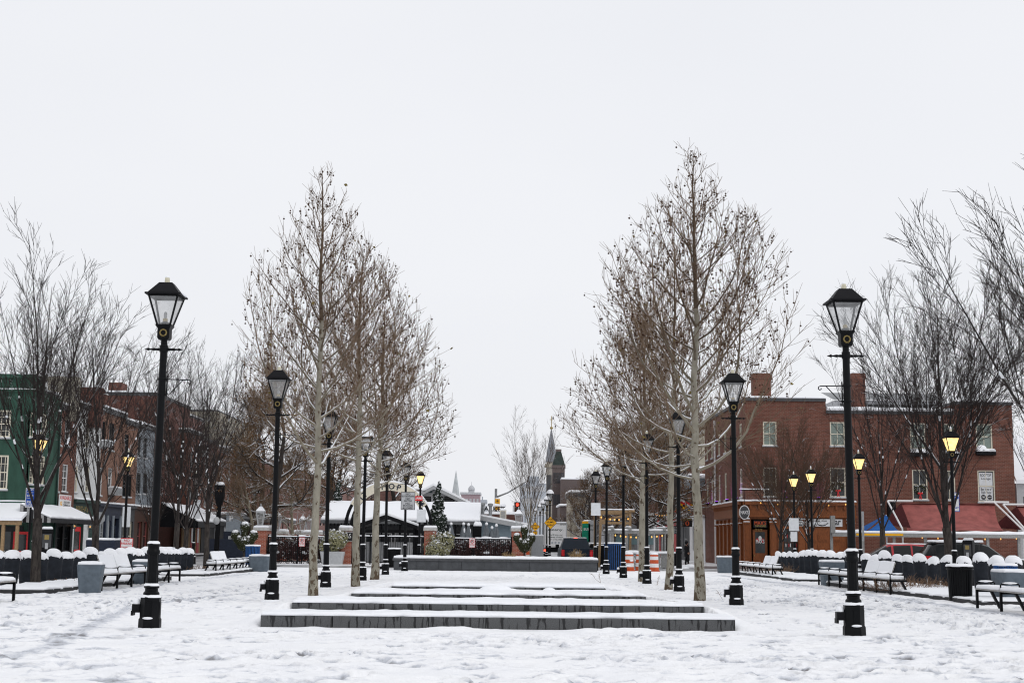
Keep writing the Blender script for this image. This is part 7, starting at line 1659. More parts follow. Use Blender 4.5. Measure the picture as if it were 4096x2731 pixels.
Y = 420.; q = at(598.6, 617, Y); t = thing('church_spire', 'pale snow dusted slender spire above the gabled market building', 'church', (q.x, Y, GZ)); mb = MB(); zz = at(598, 655, Y).z - GZ; mb.lathe([(1.7, zz - 14), (1.7, zz - 2), (1.45, zz), (.05, q.z - GZ)], 8, ph=.5); mb.build('spire', M['farspire'], t)
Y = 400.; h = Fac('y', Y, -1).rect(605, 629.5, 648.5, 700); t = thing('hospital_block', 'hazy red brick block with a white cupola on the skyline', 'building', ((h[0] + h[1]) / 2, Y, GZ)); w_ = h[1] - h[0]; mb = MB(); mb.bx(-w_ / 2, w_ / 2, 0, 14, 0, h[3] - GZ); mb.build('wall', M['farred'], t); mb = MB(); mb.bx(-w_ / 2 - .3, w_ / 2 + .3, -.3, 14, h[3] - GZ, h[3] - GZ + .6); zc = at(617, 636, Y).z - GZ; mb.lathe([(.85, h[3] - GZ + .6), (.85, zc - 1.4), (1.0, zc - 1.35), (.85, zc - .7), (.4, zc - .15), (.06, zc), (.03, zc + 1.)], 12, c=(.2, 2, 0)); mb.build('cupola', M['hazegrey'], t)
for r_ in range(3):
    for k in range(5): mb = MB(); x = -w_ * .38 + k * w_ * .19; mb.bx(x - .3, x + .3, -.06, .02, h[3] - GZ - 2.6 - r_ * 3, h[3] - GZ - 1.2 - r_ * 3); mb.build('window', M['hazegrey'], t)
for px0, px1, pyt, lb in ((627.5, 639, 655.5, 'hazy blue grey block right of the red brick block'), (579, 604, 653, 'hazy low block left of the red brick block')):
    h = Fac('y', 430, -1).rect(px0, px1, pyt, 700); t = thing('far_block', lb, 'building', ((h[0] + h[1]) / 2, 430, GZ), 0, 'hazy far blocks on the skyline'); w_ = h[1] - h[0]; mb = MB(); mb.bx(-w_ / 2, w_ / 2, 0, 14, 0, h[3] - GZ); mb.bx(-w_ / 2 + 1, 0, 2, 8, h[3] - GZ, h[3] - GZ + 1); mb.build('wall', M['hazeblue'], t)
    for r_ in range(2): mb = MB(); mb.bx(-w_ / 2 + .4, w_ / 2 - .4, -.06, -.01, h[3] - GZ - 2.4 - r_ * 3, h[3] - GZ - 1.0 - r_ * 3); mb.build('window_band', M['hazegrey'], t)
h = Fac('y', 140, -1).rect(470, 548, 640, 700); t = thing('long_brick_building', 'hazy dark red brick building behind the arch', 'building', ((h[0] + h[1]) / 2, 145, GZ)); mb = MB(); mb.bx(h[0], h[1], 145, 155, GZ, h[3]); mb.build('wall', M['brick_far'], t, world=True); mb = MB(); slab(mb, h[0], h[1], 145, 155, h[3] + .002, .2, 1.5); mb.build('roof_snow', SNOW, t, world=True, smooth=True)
for k in range(7):
    x = h[0] + .5 + k * .85; mb = MB(); mb.bx(x, x + .5, 144.93, 145.02, 3.2, 4.6); mb.build('window', M['ltgrey'], t, world=True)
# ---------------------------------------------------------------- signs
def signpost(label, px, py, Y, w_, h_, mat, lines, group=None, rim=None, pole=True, rot=0, name='street_sign', pz=None, polemat='galv', back=False, top=False):
    q = at(px, py, Y); t = thing(name, label, 'sign', (q.x, Y, zg(Y) if pole else q.z), 0, group); zz = q.z - t.location.z
    Q = Matrix.Rotation(rot, 3, 'Y')
    if rim: mb = MB(); mb.box((0, -.004, zz), (w_, .02, h_), M=Q); mb.build('border', M[rim], t); mb = MB(); mb.box((0, -.016, zz), (w_ - .05, .014, h_ - .05), M=Q); mb.build('board', M[mat], t)
    else: mb = MB(); mb.box((0, -.01, zz), (w_, .02, h_), M=Q); mb.build('board', M[mat], t)
    for s_, dx, dz, ww, hh, m_ in lines: text(s_, t, M[m_], q + Vector((dx, -.028, dz)), width=ww, height=hh, bold=.015)
    if pole: mb = MB(); mb.tube([(0, .045, -.2), (0, .045, zz + h_ / 2 + .02)], .035, 8); mb.build('pole', M[polemat], t)
    else: mb = MB(); mb.box((0, .03, zz), (.06, .06, h_ * .5)); mb.build('clamp', M['galv'], t)
    return t
def on_lamp(o): return o.location.y - .10
L6, L7, R7 = LAMPS_L[5], LAMPS_L[6], LAMPS_R[6]
q = 1. * L6.location.y / FPX
signpost('white sign forbidding skateboarding, skating and bicycling on a lamp post', 535.5, 657, on_lamp(L6), 18.4 * q, 23.2 * q, 'ltgrey', [('NO', 0, .345, .24, .105, 'ink'), ('SKATEBOARDING', 0, .235, .64, .09, 'ink'), ('NO', 0, .105, .24, .10, 'ink'), ('SKATING', 0, -.0, .40, .09, 'ink'), ('NO', 0, -.125, .24, .10, 'ink'), ('BICYCLING', 0, -.235, .49, .09, 'ink'), ('ALLOWED', 0, -.365, .54, .11, 'ink')], rim='ink', pole=False)
signpost('red street name sign poking out from behind the white sign', 546, 653.7, L7.location.y - .1, .75, .27, 'signred', [('SQUARE', 0, 0, .66, .15, 'white')], pole=False)
signpost('blank white sign board on the glowing lamp post', 553, 676.5, L7.location.y - .1, 12 * q * 1.12, 16.5 * q * 1.12, 'sheet', [], pole=False)
signpost('blank pale sign board on the lamp post behind the wall end', 782, 668, on_lamp(R7), 12.2 * R7.location.y / FPX, 16.3 * R7.location.y / FPX, 'sheet', [], pole=False)
k = LAMP_C.y / FPX
signpost('large yellow diamond speed humps ahead sign', 722.6, 685.7, LAMP_C.y - .12, 12 * k, 12 * k, 'yellow', [('SPEED', 0, .27, .58, .15, 'ink'), ('HUMPS', 0, .05, .62, .15, 'ink'), ('AHEAD', 0, -.17, .58, .15, 'ink')], rim='ink', pole=False, rot=R(45))
k2 = LAMP_C2.y / FPX
signpost('smaller yellow diamond speed hump sign', 702.5, 690.8, LAMP_C2.y - .12, 8.6 * k2, 8.6 * k2, 'yellow', [('SPEED', 0, .13, .62, .2, 'ink'), ('HUMP', 0, -.17, .55, .2, 'ink')], rim='ink', pole=False, rot=R(45))
signpost('yellow fifteen speed plate under the smaller diamond sign', 702.3, 700, LAMP_C2.y - .12, 6 * k2, 6.6 * k2, 'yellow', [('SAFE', 0, .32, .4, .09, 'ink'), ('SPEED', 0, .2, .46, .09, 'ink'), ('15', 0, -.12, .5, .36, 'ink')], rim='ink', pole=False)
def noparking(label, px, py, Y, w_, h_):
    t = signpost(label, px, py, Y, w_, h_, 'white', [('NO PARKING', 0, -.10, w_ * .8, .06, 'signred'), ('ANY TIME', 0, -.17, w_ * .7, .05, 'signred')], 'small white no parking signs on the iron fence', rim='signred', polemat='black')
    zz = at(px, py, Y).z - t.location.z; mb = MB(); mb.tube([(.12 * math.cos(a), -.03, zz + .1 + .12 * math.sin(a)) for a in np.linspace(0, 6.283, 17)], .017, 5, cap=False); mb.bar((-.085, -.03, zz + .185), (.085, -.03, zz + .015), .028, .01); mb.build('prohibition_ring', M['signred'], t); text('P', t, M['ink'], at(px, py, Y) + Vector((0, -.026, .1)), height=.15, bold=.02)
noparking('small no parking sign on the fence left of the arch', (1150 + 108 / 1.867) / 3.0476, (1850 + 590 / 1.867) / 3.0476, YF - .12, .40, .62); noparking('small no parking sign on the fence right of the arch', (1550 + 632 / 1.867) / 3.0476, (1850 + 598 / 1.867) / 3.0476, YF - .12, .40, .62)
# left signs
Y = 44.; s_ = Y / FPX
signpost('blue and navy parking sign reading pay here half behind the leftmost tree', 40.5, 652.8, 45, 14 * s_, 25.6 * s_, 'signblue', [('$2.25', -.02, .25, .2, .07, 'white'), ('per hour', -.02, .16, .2, .04, 'white'), ('$2.50', -.02, .06, .2, .07, 'white'), ('Evenings', -.02, -.02, .2, .04, 'white'), ('PAY', .0, -.14, .22, .1, 'white'), ('HERE', .0, -.25, .26, .1, 'white')], rim='white', polemat='black')
h = FL.rect(72.5, 88.5, 649, 676); q = FL.pt((h[0] + h[1]) / 2, h[2], .25); t = thing('available_sign', 'tilted white board with red available lettering on the brick row house', 'sign', q, 0); w_ = h[1] - h[0]; hh = h[3] - h[2]
mb = MB(); mb.bx(-.04, 0, -w_ / 2, w_ / 2, 0, hh); mb.build('board', M['white'], t); c = q + Vector((.006, 0, 0))
for s2, dz, ww, h3, m_, dy in (('AVAILABLE', .86, .92, .2, 'signred', 0), ('GOLD AND', .64, .5, .11, 'ink', .12), ('COMPANY LLC', .50, .6, .11, 'ink', .12), ('41 .  1.13.0', .22, .8, .15, 'signred', 0), ('www.goldcommercial.net', .08, .8, .06, 'ink', 0)): text(s2, t, M[m_], c + Vector((0, w_ * dy, hh * dz)), width=w_ * ww, height=hh * h3, face='+x', bold=.02)
text('G', t, M['yellow'], c + Vector((0, -w_ * .34, hh * .57)), width=w_ * .16, height=hh * .2, face='+x', bold=.04)
Y = 62.; s_ = Y / FPX
t = signpost('grey back of an octagonal stop sign beside the second left tree', 130, 679.5, Y, .02, .02, 'grey', [], polemat='dkgreen'); zz = at(130, 679.5, Y).z - t.location.z; mb = MB(); mb.prism([(8.3 * s_ * math.cos(a), 8.3 * s_ * math.sin(a)) for a in [R(22.5 + 45 * i) for i in range(8)]], Matrix.Translation((0, 0, zz)) @ Matrix.Rotation(R(90), 4, 'X'), .02); mb.build('octagon', M['galv'], t)
Y = 57.; s_ = Y / FPX; signpost('red and white no parking tow away sign leaning behind the left bench', 166.3, 716.5, Y, 16 * s_, 21 * s_, 'white', [('NO', 0, .23, .22, .1, 'signred'), ('PARKING', 0, .11, .42, .1, 'signred'), ('TOW AWAY ZONE', 0, -.04, .42, .07, 'signred'), ('SATURDAY', 0, -.14, .36, .05, 'signred'), ('MORNING', 0, -.22, .36, .05, 'signred')], rim='signred')
lo0 = at(167, 678, 74); signpost('two blank white sign boards below the glowing left lantern', 166, 678, 74, 10.5 * 74 / FPX, 26 * 74 / FPX, 'sheet', [], pole=False)
signpost('blank white sign boards on the lamp before the white awning', 258, 668, lamp_spot(258, 619).y - .1, 8.5 * 97 / FPX, 22 * 97 / FPX, 'sheet', [], pole=False)
# right signs
YQ = lamp_spot(1041.5, 620).y; s_ = YQ / FPX
ow = at(1052, 686.5, YQ + .12); signpost('one way sign partly hidden by blank sign backs on a lamp', 1044.5, 686.5, YQ + .12, 19 * s_, 6.6 * s_, 'ink', [('ONE WAY', .12, 0, .66, .15, 'white')], rim='white', pole=False)
signpost('pair of blank upper sign backs on the lamp before the bar window', 1042, 688, YQ - .1, 12.6 * s_, 16.5 * s_, 'sheet', [], pole=False); signpost('pair of blank lower sign backs on the lamp before the bar window', 1042, 704, YQ - .1, 8.6 * s_, 12.5 * s_, 'sheet', [], pole=False)
Y = 55.; s_ = Y / FPX; signpost('blue and white parking sign behind the fork of the big right tree', 1254, 658.5, Y - .15, 10 * s_, 25 * s_, 'white', [('P', .02, .12, .2, .24, 'signblue'), ('PAY', .02, -.22, .2, .09, 'signblue')], rim='signblue', pole=False); signpost('narrow grey sign edge on the lamp right of the nearest right lamp', 1132.5, 690, 69, 3 * 69 / FPX, 38 * 69 / FPX, 'galv', [], pole=False)
# black tall post with dark housing
Y = 97.; q = at(292, 633.5, Y); t = thing('camera_post', 'black post topped by a tall dark housing left of the anchor topiary', 'post', (q.x - .15, Y, zg(Y))); zz = q.z - t.location.z; z2 = at(292, 661, Y).z - t.location.z
mb = MB(); mb.tube([(-.1, 0, -.1), (-.02, 0, z2)], [.18, .15], 12); mb.build('pole', M['black'], t, smooth=True, angle=40); mb = MB(); mb.frust((0, 0, z2 - .1), .35, .35, .55, .5, .5); mb.bx(-.3, .3, -.25, .25, z2 + .4, zz - .15); mb.build('housing', M['black_fr'], t); mb = MB(); slab(mb, -.3, .3, -.25, .25, zz - .148, .2, .2); mb.build('snow_cap', SNOW, t, smooth=True)
mb = MB(); zc = at(287, 683, Y).z - t.location.z; mb.sph((-.1, -.25, zc), (.22, .12, .26), 10, 7); mb.build('dome_camera', M['ltgrey'], t, smooth=True)
Y = 104; q = at(300, 716, Y); t = thing('parking_kiosk', 'navy parking kiosk panel with a round white emblem by the topiary', 'kiosk', (q.x, Y, zg(Y))); mb = MB(); mb.bx(-1.6, 1.6, -.3, .3, 0, 1.6); mb.build('cabinet', M['navy'], t)
q = at((780 + 262 / 1.867) / 3.0476, (1850 + 578 / 1.867) / 3.0476, 106); t = thing('parking_sign', 'small blue parking sign with a white letter behind the topiary', 'sign', (q.x, 106, zg(106))); zz = q.z - t.location.z; mb = MB(); mb.bx(-.5, .5, -.02, .02, zz - .75, zz + .65); mb.tube([(0, .05, 0), (0, .05, zz)], .05, 6); mb.build('board', M['navy'], t); text('P', t, M['white'], q + Vector((0, -.03, .1)), height=.4, bold=.03)
signpost('blue and white tourist sign hanging under the canopy', (780 + 290 / 1.867) / 3.0476, (1850 + 455 / 1.867) / 3.0476, 112, 1.2, 1.7, 'greyblue', [('P', -.2, .4, .3, .4, 'white')])
# traffic lights
Y = 150.; q = at(651, 641, Y); t = thing('traffic_light', 'galvanised mast with a yellow traffic signal hung on its arm', 'traffic light', (q.x, Y, zg(Y))); zz = q.z - t.location.z; e = at(690, 632, Y) - Vector(t.location)
mb = MB(); mb.tube([(0, 0, -.2), (0, 0, zz)], [.16, .13], 12); mb.build('pole', M['galv'], t, smooth=True, angle=40); mb = MB(); mb.tube([(0, 0, zz - .9), (e.x * .4, 0, zz - .4), (e.x, 0, e.z)], [.1, .08, .06], 8); mb.build('arm', M['galv'], t, smooth=True)
def head(par, c, s, mat, lit, labelname='signal_head', turned=False):
    mb = MB(); w_ = .5 * s
    for k in range(3): mb.box((c[0], c[1], c[2] - k * .62 * s), (w_ * 1.6, .4, .60 * s)); mb.lathe([(.22 * s, 0), (.22 * s, .05)], 10, (c[0], c[1] - .2, c[2] - k * .62 * s))
    hd = mb.build(labelname, M[mat], par)
    for k in range(3):
        mb = MB(); mb.prism([(.19 * s * math.cos(a), .19 * s * math.sin(a)) for a in np.linspace(0, 6.283, 15)[:-1]], Matrix.Translation((c[0], c[1] - .225, c[2] - k * .62 * s)) @ Matrix.Rotation(R(90), 4, 'X'), .02); mb.build('lens', M['stoplight'] if (lit and k == 0) else M['ink2'], hd)
        if k == 0: mb = MB(); mb.sph((c[0], c[1], c[2] + .36 * s), (w_ * .8, .2, .12), 8, 5); mb.build('snow_cap', SNOW, hd)
c = at(653, 657, Y) - Vector(t.location); head(t, (c.x, -.4, c.z), .62, 'yellow', False)
Y = 158.; q = at(679, 662, Y); t = thing('traffic_light', 'small traffic signal showing red behind the pale bare tree', 'traffic light', (q.x, Y, zg(Y))); zz = q.z - t.location.z; head(t, (0, 0, zz), .85, 'dkwood', True); mb = MB(); mb.tube([(0, .3, -.2), (0, .3, zz + .2)], .1, 8); mb.build('pole', M['galv'], t)
Y = 118.; q = at((2250 + 224 / 2.24) / 3.0476, (1900 + 455 / 2.24) / 3.0476, Y); t = thing('signal_box', 'snow topped yellow pedestrian signal seen from behind right of the pickup', 'traffic light', (q.x, Y, zg(Y))); zz = q.z - t.location.z; mb = MB(); mb.box((0, 0, zz), (.9, .4, .8)); mb.build('housing', M['yellow'], t); mb = MB(); mb.tube([(.1, .25, 0), (.1, .25, zz)], .07, 8); mb.build('pole', M['black'], t); mb = MB(); mb.sph((0, 0, zz + .4), (.45, .2, .12), 9, 5); mb.build('snow_cap', SNOW, t)
signpost('small green sign right of the pickup', (2250 + 212 / 2.24) / 3.0476, (1900 + 515 / 2.24) / 3.0476, 117, .66, 1.5, 'treegreen', [('BUS', 0, .3, .4, .2, 'white')], polemat='black'); signpost('pale sign with green text right of the pickup', (2250 + 270 / 2.24) / 3.0476, (1900 + 508 / 2.24) / 3.0476, 117, .7, 1.9, 'ltgrey', [('STOP', 0, .5, .45, .18, 'dkgreen'), ('ROUTE', 0, .2, .45, .15, 'dkgreen')], polemat='black')
# ---------------------------------------------------------------- pergolas and picket fence
def beams(t, L, mat, w_=.12, name='timber'):
    for a, b in L: mb = MB(); mb.bar(a, b, w_); mb.build(name, M[mat], t, world=True)
Y = 96.; a = at(786, 690, Y).x; b_ = at(827, 690, Y).x; z1 = at(800, 672, Y).z; z2 = at(800, 686, Y).z
t = thing('timber_pergola', 'raw yellow timber pergola frame with string lights right of the pickup', 'pergola', (a, Y, zg(Y)))
beams(t, [((a, Y, zg(Y)), (a + .15, Y, z1)), ((b_, Y, zg(Y)), (b_, Y, z1)), ((a, Y + 4, zg(Y)), (a, Y + 4, z1)), ((b_, Y + 4, zg(Y)), (b_, Y + 4, z1))], 'rawwood', .16, 'post'); beams(t, [((a - .3, Y, z1), (b_ + .3, Y, z1 + .1)), ((a - .3, Y + 4, z1), (b_ + .3, Y + 4, z1)), ((a, Y, z2), (b_, Y, z2)), ((a + .1, Y, z2 + .1), (b_, Y + .1, z1 - .1)), ((a, Y - .2, z1 + .1), (a, Y + 4.2, z1 + .1)), ((b_, Y - .2, z1 + .1), (b_, Y + 4.2, z1 + .1))], 'rawwood', .15, 'beam')
mb = MB(); slab(mb, a - .3, b_ + .3, Y - .08, Y + .08, z1 + .16, .08, .3); mb.build('snow_cap', SNOW, t, world=True, smooth=True)
Y2_ = 93.; a2 = at(804, 690, Y2_).x; b2_ = at(872, 690, Y2_).x; z3 = at(835, 700, Y2_).z
t2 = thing('grey_pergola', 'weathered grey timber pergola with snow on its rails before the shops', 'pergola', (a2, Y2_, zg(Y2_)))
beams(t2, [((x, y, zg(Y2_)), (x, y, z3)) for x in (a2, a2 + .9, (a2 + b2_) / 2, b2_ - .1, b2_) for y in (Y2_, Y2_ + 4)], 'greywood', .17, 'post'); beams(t2, [((a2 - .3, Y2_, z3 + .1), (b2_ + .3, Y2_, z3 + .1)), ((a2 - .3, Y2_ + 4, z3 + .1), (b2_ + .3, Y2_ + 4, z3 + .1))] + [((a2 + (b2_ - a2) * k / 3, Y2_ - .2, z3 + .3), (a2 + (b2_ - a2) * k / 3, Y2_ + 4.2, z3 + .3)) for k in range(4)], 'greywood', .2, 'beam')
mb = MB(); slab(mb, a2 - .3, b2_ + .3, Y2_ - .1, Y2_ + .1, z3 + .2, .1, .3); slab(mb, a2 - .3, b2_ + .3, Y2_ + 3.9, Y2_ + 4.1, z3 + .2, .1, .3)
for k in range(4): x = a2 + (b2_ - a2) * k / 3; slab(mb, x - .09, x + .09, Y2_ + .15, Y2_ + 3.8, z3 + .402, .09, .3)
mb.build('snow_cap', SNOW, t2, world=True, smooth=True)
mb = MB(); mb.bx(a2 + .5, b2_ - .3, Y2_ + 3.7, Y2_ + 3.75, z3 - .7, z3 - .1); tag_ = mb.build('green_screen', M['teal'], t2, world=True)
def lights(label, pts, n, sag=.15, group='warm string lights'):
    t = thing('string_lights', label, 'string lights', pts[0], 0, group); o = Vector(pts[0]); mb = MB(); bl = []
    for p, q in zip(pts[:-1], pts[1:]):
        p, q = Vector(p), Vector(q); c = [p.lerp(q, k / 8) - Vector((0, 0, sag * 4 * (k / 8) * (1 - k / 8))) - o for k in range(9)]; mb.tube(c, .012, 4)
        for k in range(n): u = (k + .5) / n; bl.append(p.lerp(q, u) - Vector((0, 0, sag * 4 * u * (1 - u) + .09)) - o)
    mb.build('cable', M['black'], t)
    for v in bl: mb = MB(); mb.sph(v, (.042, .042, .062), 8, 6); mb.build('bulb', M['bulb'], t, smooth=True)
    return t
lights('warm string lights along the grey pergola', [(a2, Y2_ - .15, z3), (b2_, Y2_ - .15, z3)], 10); lights('warm string lights on the raw timber pergola', [(a, Y - .1, z1 - .2), (b_, Y - .1, z2 + .4)], 7); lights('warm string lights high before the shop houses', [at(858, 672, 118), at(886, 668, 118)], 9, .3)
lights('sparse string lights along the ledge of the wooden bar', [(XR + .3, YB - .75, zc1 + .05), (xw - .2, YB - .75, zc1)], 6, .2); 
for px0, px1, lb in ((815, 885, 'grey picket fence with snow behind the orange barrels'),):
    Yk = 92.2; t = thing('picket_fence', lb, 'fence', (at(850, 700, Yk).x, Yk, zg(Yk))); xa_, xb_ = at(px0, 730, Yk).x, at(px1, 730, Yk).x; zt_f = at(850, 727, Yk).z; mb = MB(); x = xa_
    while x < xb_: mb.bx(x, x + .12, Yk + .03, Yk + .05, zg(Yk) + .05, zt_f); x += .15
    mb.build('boards', M['greywood'], t, world=True); mb = MB(); mb.bx(xa_, xb_, Yk + .05, Yk + .12, zt_f - .2, zt_f - .1); mb.bx(xa_, xb_, Yk - .02, Yk + .14, zt_f, zt_f + .04); mb.build('rail', M['greywood'], t, world=True); mb = MB(); slab(mb, xa_, xb_, Yk - .03, Yk + .2, zt_f + .042, .16, .4, lumpy=.5); mb.build('snow_cap', SNOW, t, world=True, smooth=True)
p = gp(893, 745); mb = MB(); q_ = random.Random(4)
for k in range(26): r_ = q_.uniform(.1, .4); mb.sph((q_.gauss(0, .7), q_.gauss(0, .5), q_.uniform(-.15, .05)), (r_ * 1.3, r_, r_ * .6), 9, 6)
t = thing('snow_pile', 'shovelled lumpy snow pile beside the bare brick sidewalk', 'snow pile', (p.x - .6, p.y - 1, zg(80))); mb.build('lumps', SNOW, t, smooth=True)
# ---------------------------------------------------------------- red and blue canopies on the right
Yt = 97.5; Yn = 92.5; z_t, z_b = at(1240, 660, Yt).z, at(1240, 697, Yn).z
def tent(label, pxs, mat, mat_in, grp):
    (ax_, ay), (bx_, by), (cx_, cy), (dx_, dy) = pxs      # top left, top right, bottom right, bottom left
    A, B = at(ax_, ay, Yt), at(bx_, by, Yt); C_, D_ = at(cx_, cy, Yn), at(dx_, dy, Yn); t = thing('fabric_canopy', label, 'canopy', ((A.x + B.x) / 2, (Yt + Yn) / 2, zg(95)), 0, grp); n, m = 14, 8; V = []; F = []
    for i in range(n + 1):
        for j in range(m + 1):
            u, v = i / n, j / m; p = (A.lerp(B, u)).lerp(D_.lerp(C_, u), v); sag = 4 * v * (1 - v) * .42 * (1 + .8 * (2 * u - 1) ** 2); p = p + Vector((0, .25, -sag * 1.0)); p.z += .05 * math.sin(u * 19 + v * 4) * (.4 + v)
            # edges curve inwards
            k = 4 * v * (1 - v) * .5; p.x += k * (1 - 2 * u) * (1 if abs(2 * u - 1) > .3 else .3) * .6
            V.append(p)
    for i in range(n):
        for j in range(m): F.append((i * (m + 1) + j, (i + 1) * (m + 1) + j, (i + 1) * (m + 1) + j + 1, i * (m + 1) + j + 1))
    mb = MB(); mb.add(V, F); mb.build('cloth', M[mat], t, world=True, smooth=True)
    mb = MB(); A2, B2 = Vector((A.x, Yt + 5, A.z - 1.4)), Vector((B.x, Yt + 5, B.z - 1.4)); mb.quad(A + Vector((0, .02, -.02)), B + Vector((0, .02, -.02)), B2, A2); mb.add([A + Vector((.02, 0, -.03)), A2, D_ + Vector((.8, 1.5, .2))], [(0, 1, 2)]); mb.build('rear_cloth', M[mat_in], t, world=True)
    for (p, q) in ((A + Vector((-.9, 0, .1)), D_ + Vector((-.2, -.1, .1))), (B + Vector((-.1 if bx_ < 1330 else 0, 0, .1)), C_ + Vector((.3, -.1, .1)))):
        mb = MB(); mb.tube([p, q], .06, 8); mb.tube([(q.x, q.y, zg(95)), q], .05, 8); mb.build('pole', M['white'], t, world=True)
    for u0_, u1_ in ((A + Vector((-.9, 0, .12)), A + Vector((.8, 0, .12))), (B + Vector((-.8, 0, .12)), B + Vector((.9, 0, .12)))): mb = MB(); mb.tube([u0_, u1_], .07, 8); mb.build('ridge_bar', M['white'], t, world=True)
    return t
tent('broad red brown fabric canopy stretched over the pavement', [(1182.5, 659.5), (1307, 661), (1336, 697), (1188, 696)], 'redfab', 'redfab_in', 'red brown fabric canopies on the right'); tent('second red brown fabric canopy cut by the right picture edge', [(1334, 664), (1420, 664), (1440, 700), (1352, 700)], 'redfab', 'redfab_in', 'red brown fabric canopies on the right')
A, B_, C_ = at(1163, 675, 96), at(1183, 699, 93), at(1133, 699, 93.0); D_ = at(1128, 693, 98); t = thing('blue_canopy', 'peaked blue fabric canopy left of the red canopy', 'canopy', (A.x, 95, zg(95))); mb = MB(); n = 8; V = []; F = []
for i in range(n + 1):
    for j in range(n + 1):
        u, v = i / n, j / n; base = C_.lerp(B_, u); p = A.lerp(base, v); p.z -= .3 * math.sin(math.pi * v) * (1 - .5 * abs(2 * u - 1)); V.append(p)
for i in range(n):
    for j in range(n): F.append((i * (n + 1) + j, (i + 1) * (n + 1) + j, (i + 1) * (n + 1) + j + 1, i * (n + 1) + j + 1))
mb.add(V, F); mb.add([A, C_, D_], [(0, 1, 2)]); mb.build('cloth', M['bluefab'], t, world=True, smooth=True); mb = MB(); mb.tube([(A.x, 96, zg(95)), A], .05, 8); mb.build('pole', M['white'], t, world=True)
Yb = 91.8; rail = thing('timber_rail', 'long grey timber rail capped with snow beneath the red and blue canopies', 'railing', (at(1230, 700, Yb).x, Yb, zg(Yb))); xa_, xb_ = at(1092, 700, Yb).x, at(1420, 700, Yb).x; z1_ = at(1240, 700.5, Yb).z; mb = MB(); mb.bx(xa_, xb_, Yb - .08, Yb + .08, z1_ - .22, z1_); mb.build('beam', M['greywood'], rail, world=True)
for k in range(9): x = xa_ + (xb_ - xa_) * k / 8; mb = MB(); mb.bx(x - .08, x + .08, Yb + .09, Yb + .22, zg(Yb) - .1, z1_); mb.build('post', M['greywood'], rail, world=True)
mb = MB(); mb.bx(xa_ - .08, xa_ + .2, Yb - .1, Yb + .2, z1_, z1_ + 1.1); mb.build('tall_post', M['greywood'], rail, world=True); mb = MB(); slab(mb, xa_, xb_, Yb - .1, Yb + .2, z1_ + .003, .17, .5, lumpy=.6); mb.build('snow_cap', SNOW, rail, world=True, smooth=True)
mb = MB(); xq = at(1150, 700, Yb).x; mb.bx(xq - 1.3, xq + 1.7, Yb - .12, Yb - .081, z1_ - .14, z1_ - .02); mb.build('yellow_strip', M['yellow'], rail, world=True)
lights('sparse string lights under the red canopy', [(at(1200, 700, 95).x, 95, z1_ - .1), (at(1344, 700, 95).x, 95, z1_ - .1)], 7, .1)
for px, py, lb in ((1168, 661, 'black wall lamp on the brick wall left of the red canopy'),):
    q = FB.pt(FB.uv(px, py)[0], FB.uv(px, py)[1], .3); t = thing('wall_lamp', lb, 'lamp', q); mb = MB(); mb.bx(-.28, .28, -.25, .1, -1.4, .2); mb.bar((0, .1, 0), (0, .3, 0), .08); mb.build('box', M['black_fr'], t); mb = MB(); mb.bx(-.2, .2, -.2, .05, -1.48, -1.41); mb.build('lens', M['bulb'], t)
# ================================================================ vehicles
def wheel(t, x, y, r=.34, w_=.22, s=1):
    mb = MB(); Q = Matrix.Translation((x, y, r)) @ Matrix.Rotation(R(90), 4, 'X'); n = 22
    def ring(rr, d): return [Q @ Vector((rr * math.cos(2 * math.pi * k / n), rr * math.sin(2 * math.pi * k / n), d)) for k in range(n)]
    V = []; 
    for rr, d in ((r * .62, -w_ / 2), (r * .94, -w_ / 2), (r, -w_ / 2 + .04), (r, w_ / 2 - .04), (r * .94, w_ / 2), (r * .62, w_ / 2)): V += ring(rr, d)
    F = [(i * n + k, i * n + (k + 1) % n, (i + 1) * n + (k + 1) % n, (i + 1) * n + k) for i in range(5) for k in range(n)]; mb.add(V, F); W0 = mb.build('wheel', M['rubber'], t, smooth=True, angle=40)
    mb = MB(); V = ring(r * .64, w_ / 2 - .06) + ring(r * .64, -w_ / 2 + .06); mb.add(V, [tuple(range(n)), tuple(range(n, 2 * n))[::-1]]); 
    for k in range(5):
        a = 2 * math.pi * k / 5
        for d in (w_ / 2 - .045, -w_ / 2 + .045): mb.bar(Q @ Vector((.05 * math.cos(a), .05 * math.sin(a), d)), Q @ Vector((r * .6 * math.cos(a), r * .6 * math.sin(a), d)), .05, .03)
    mb.build('rim', M['galv'], W0)
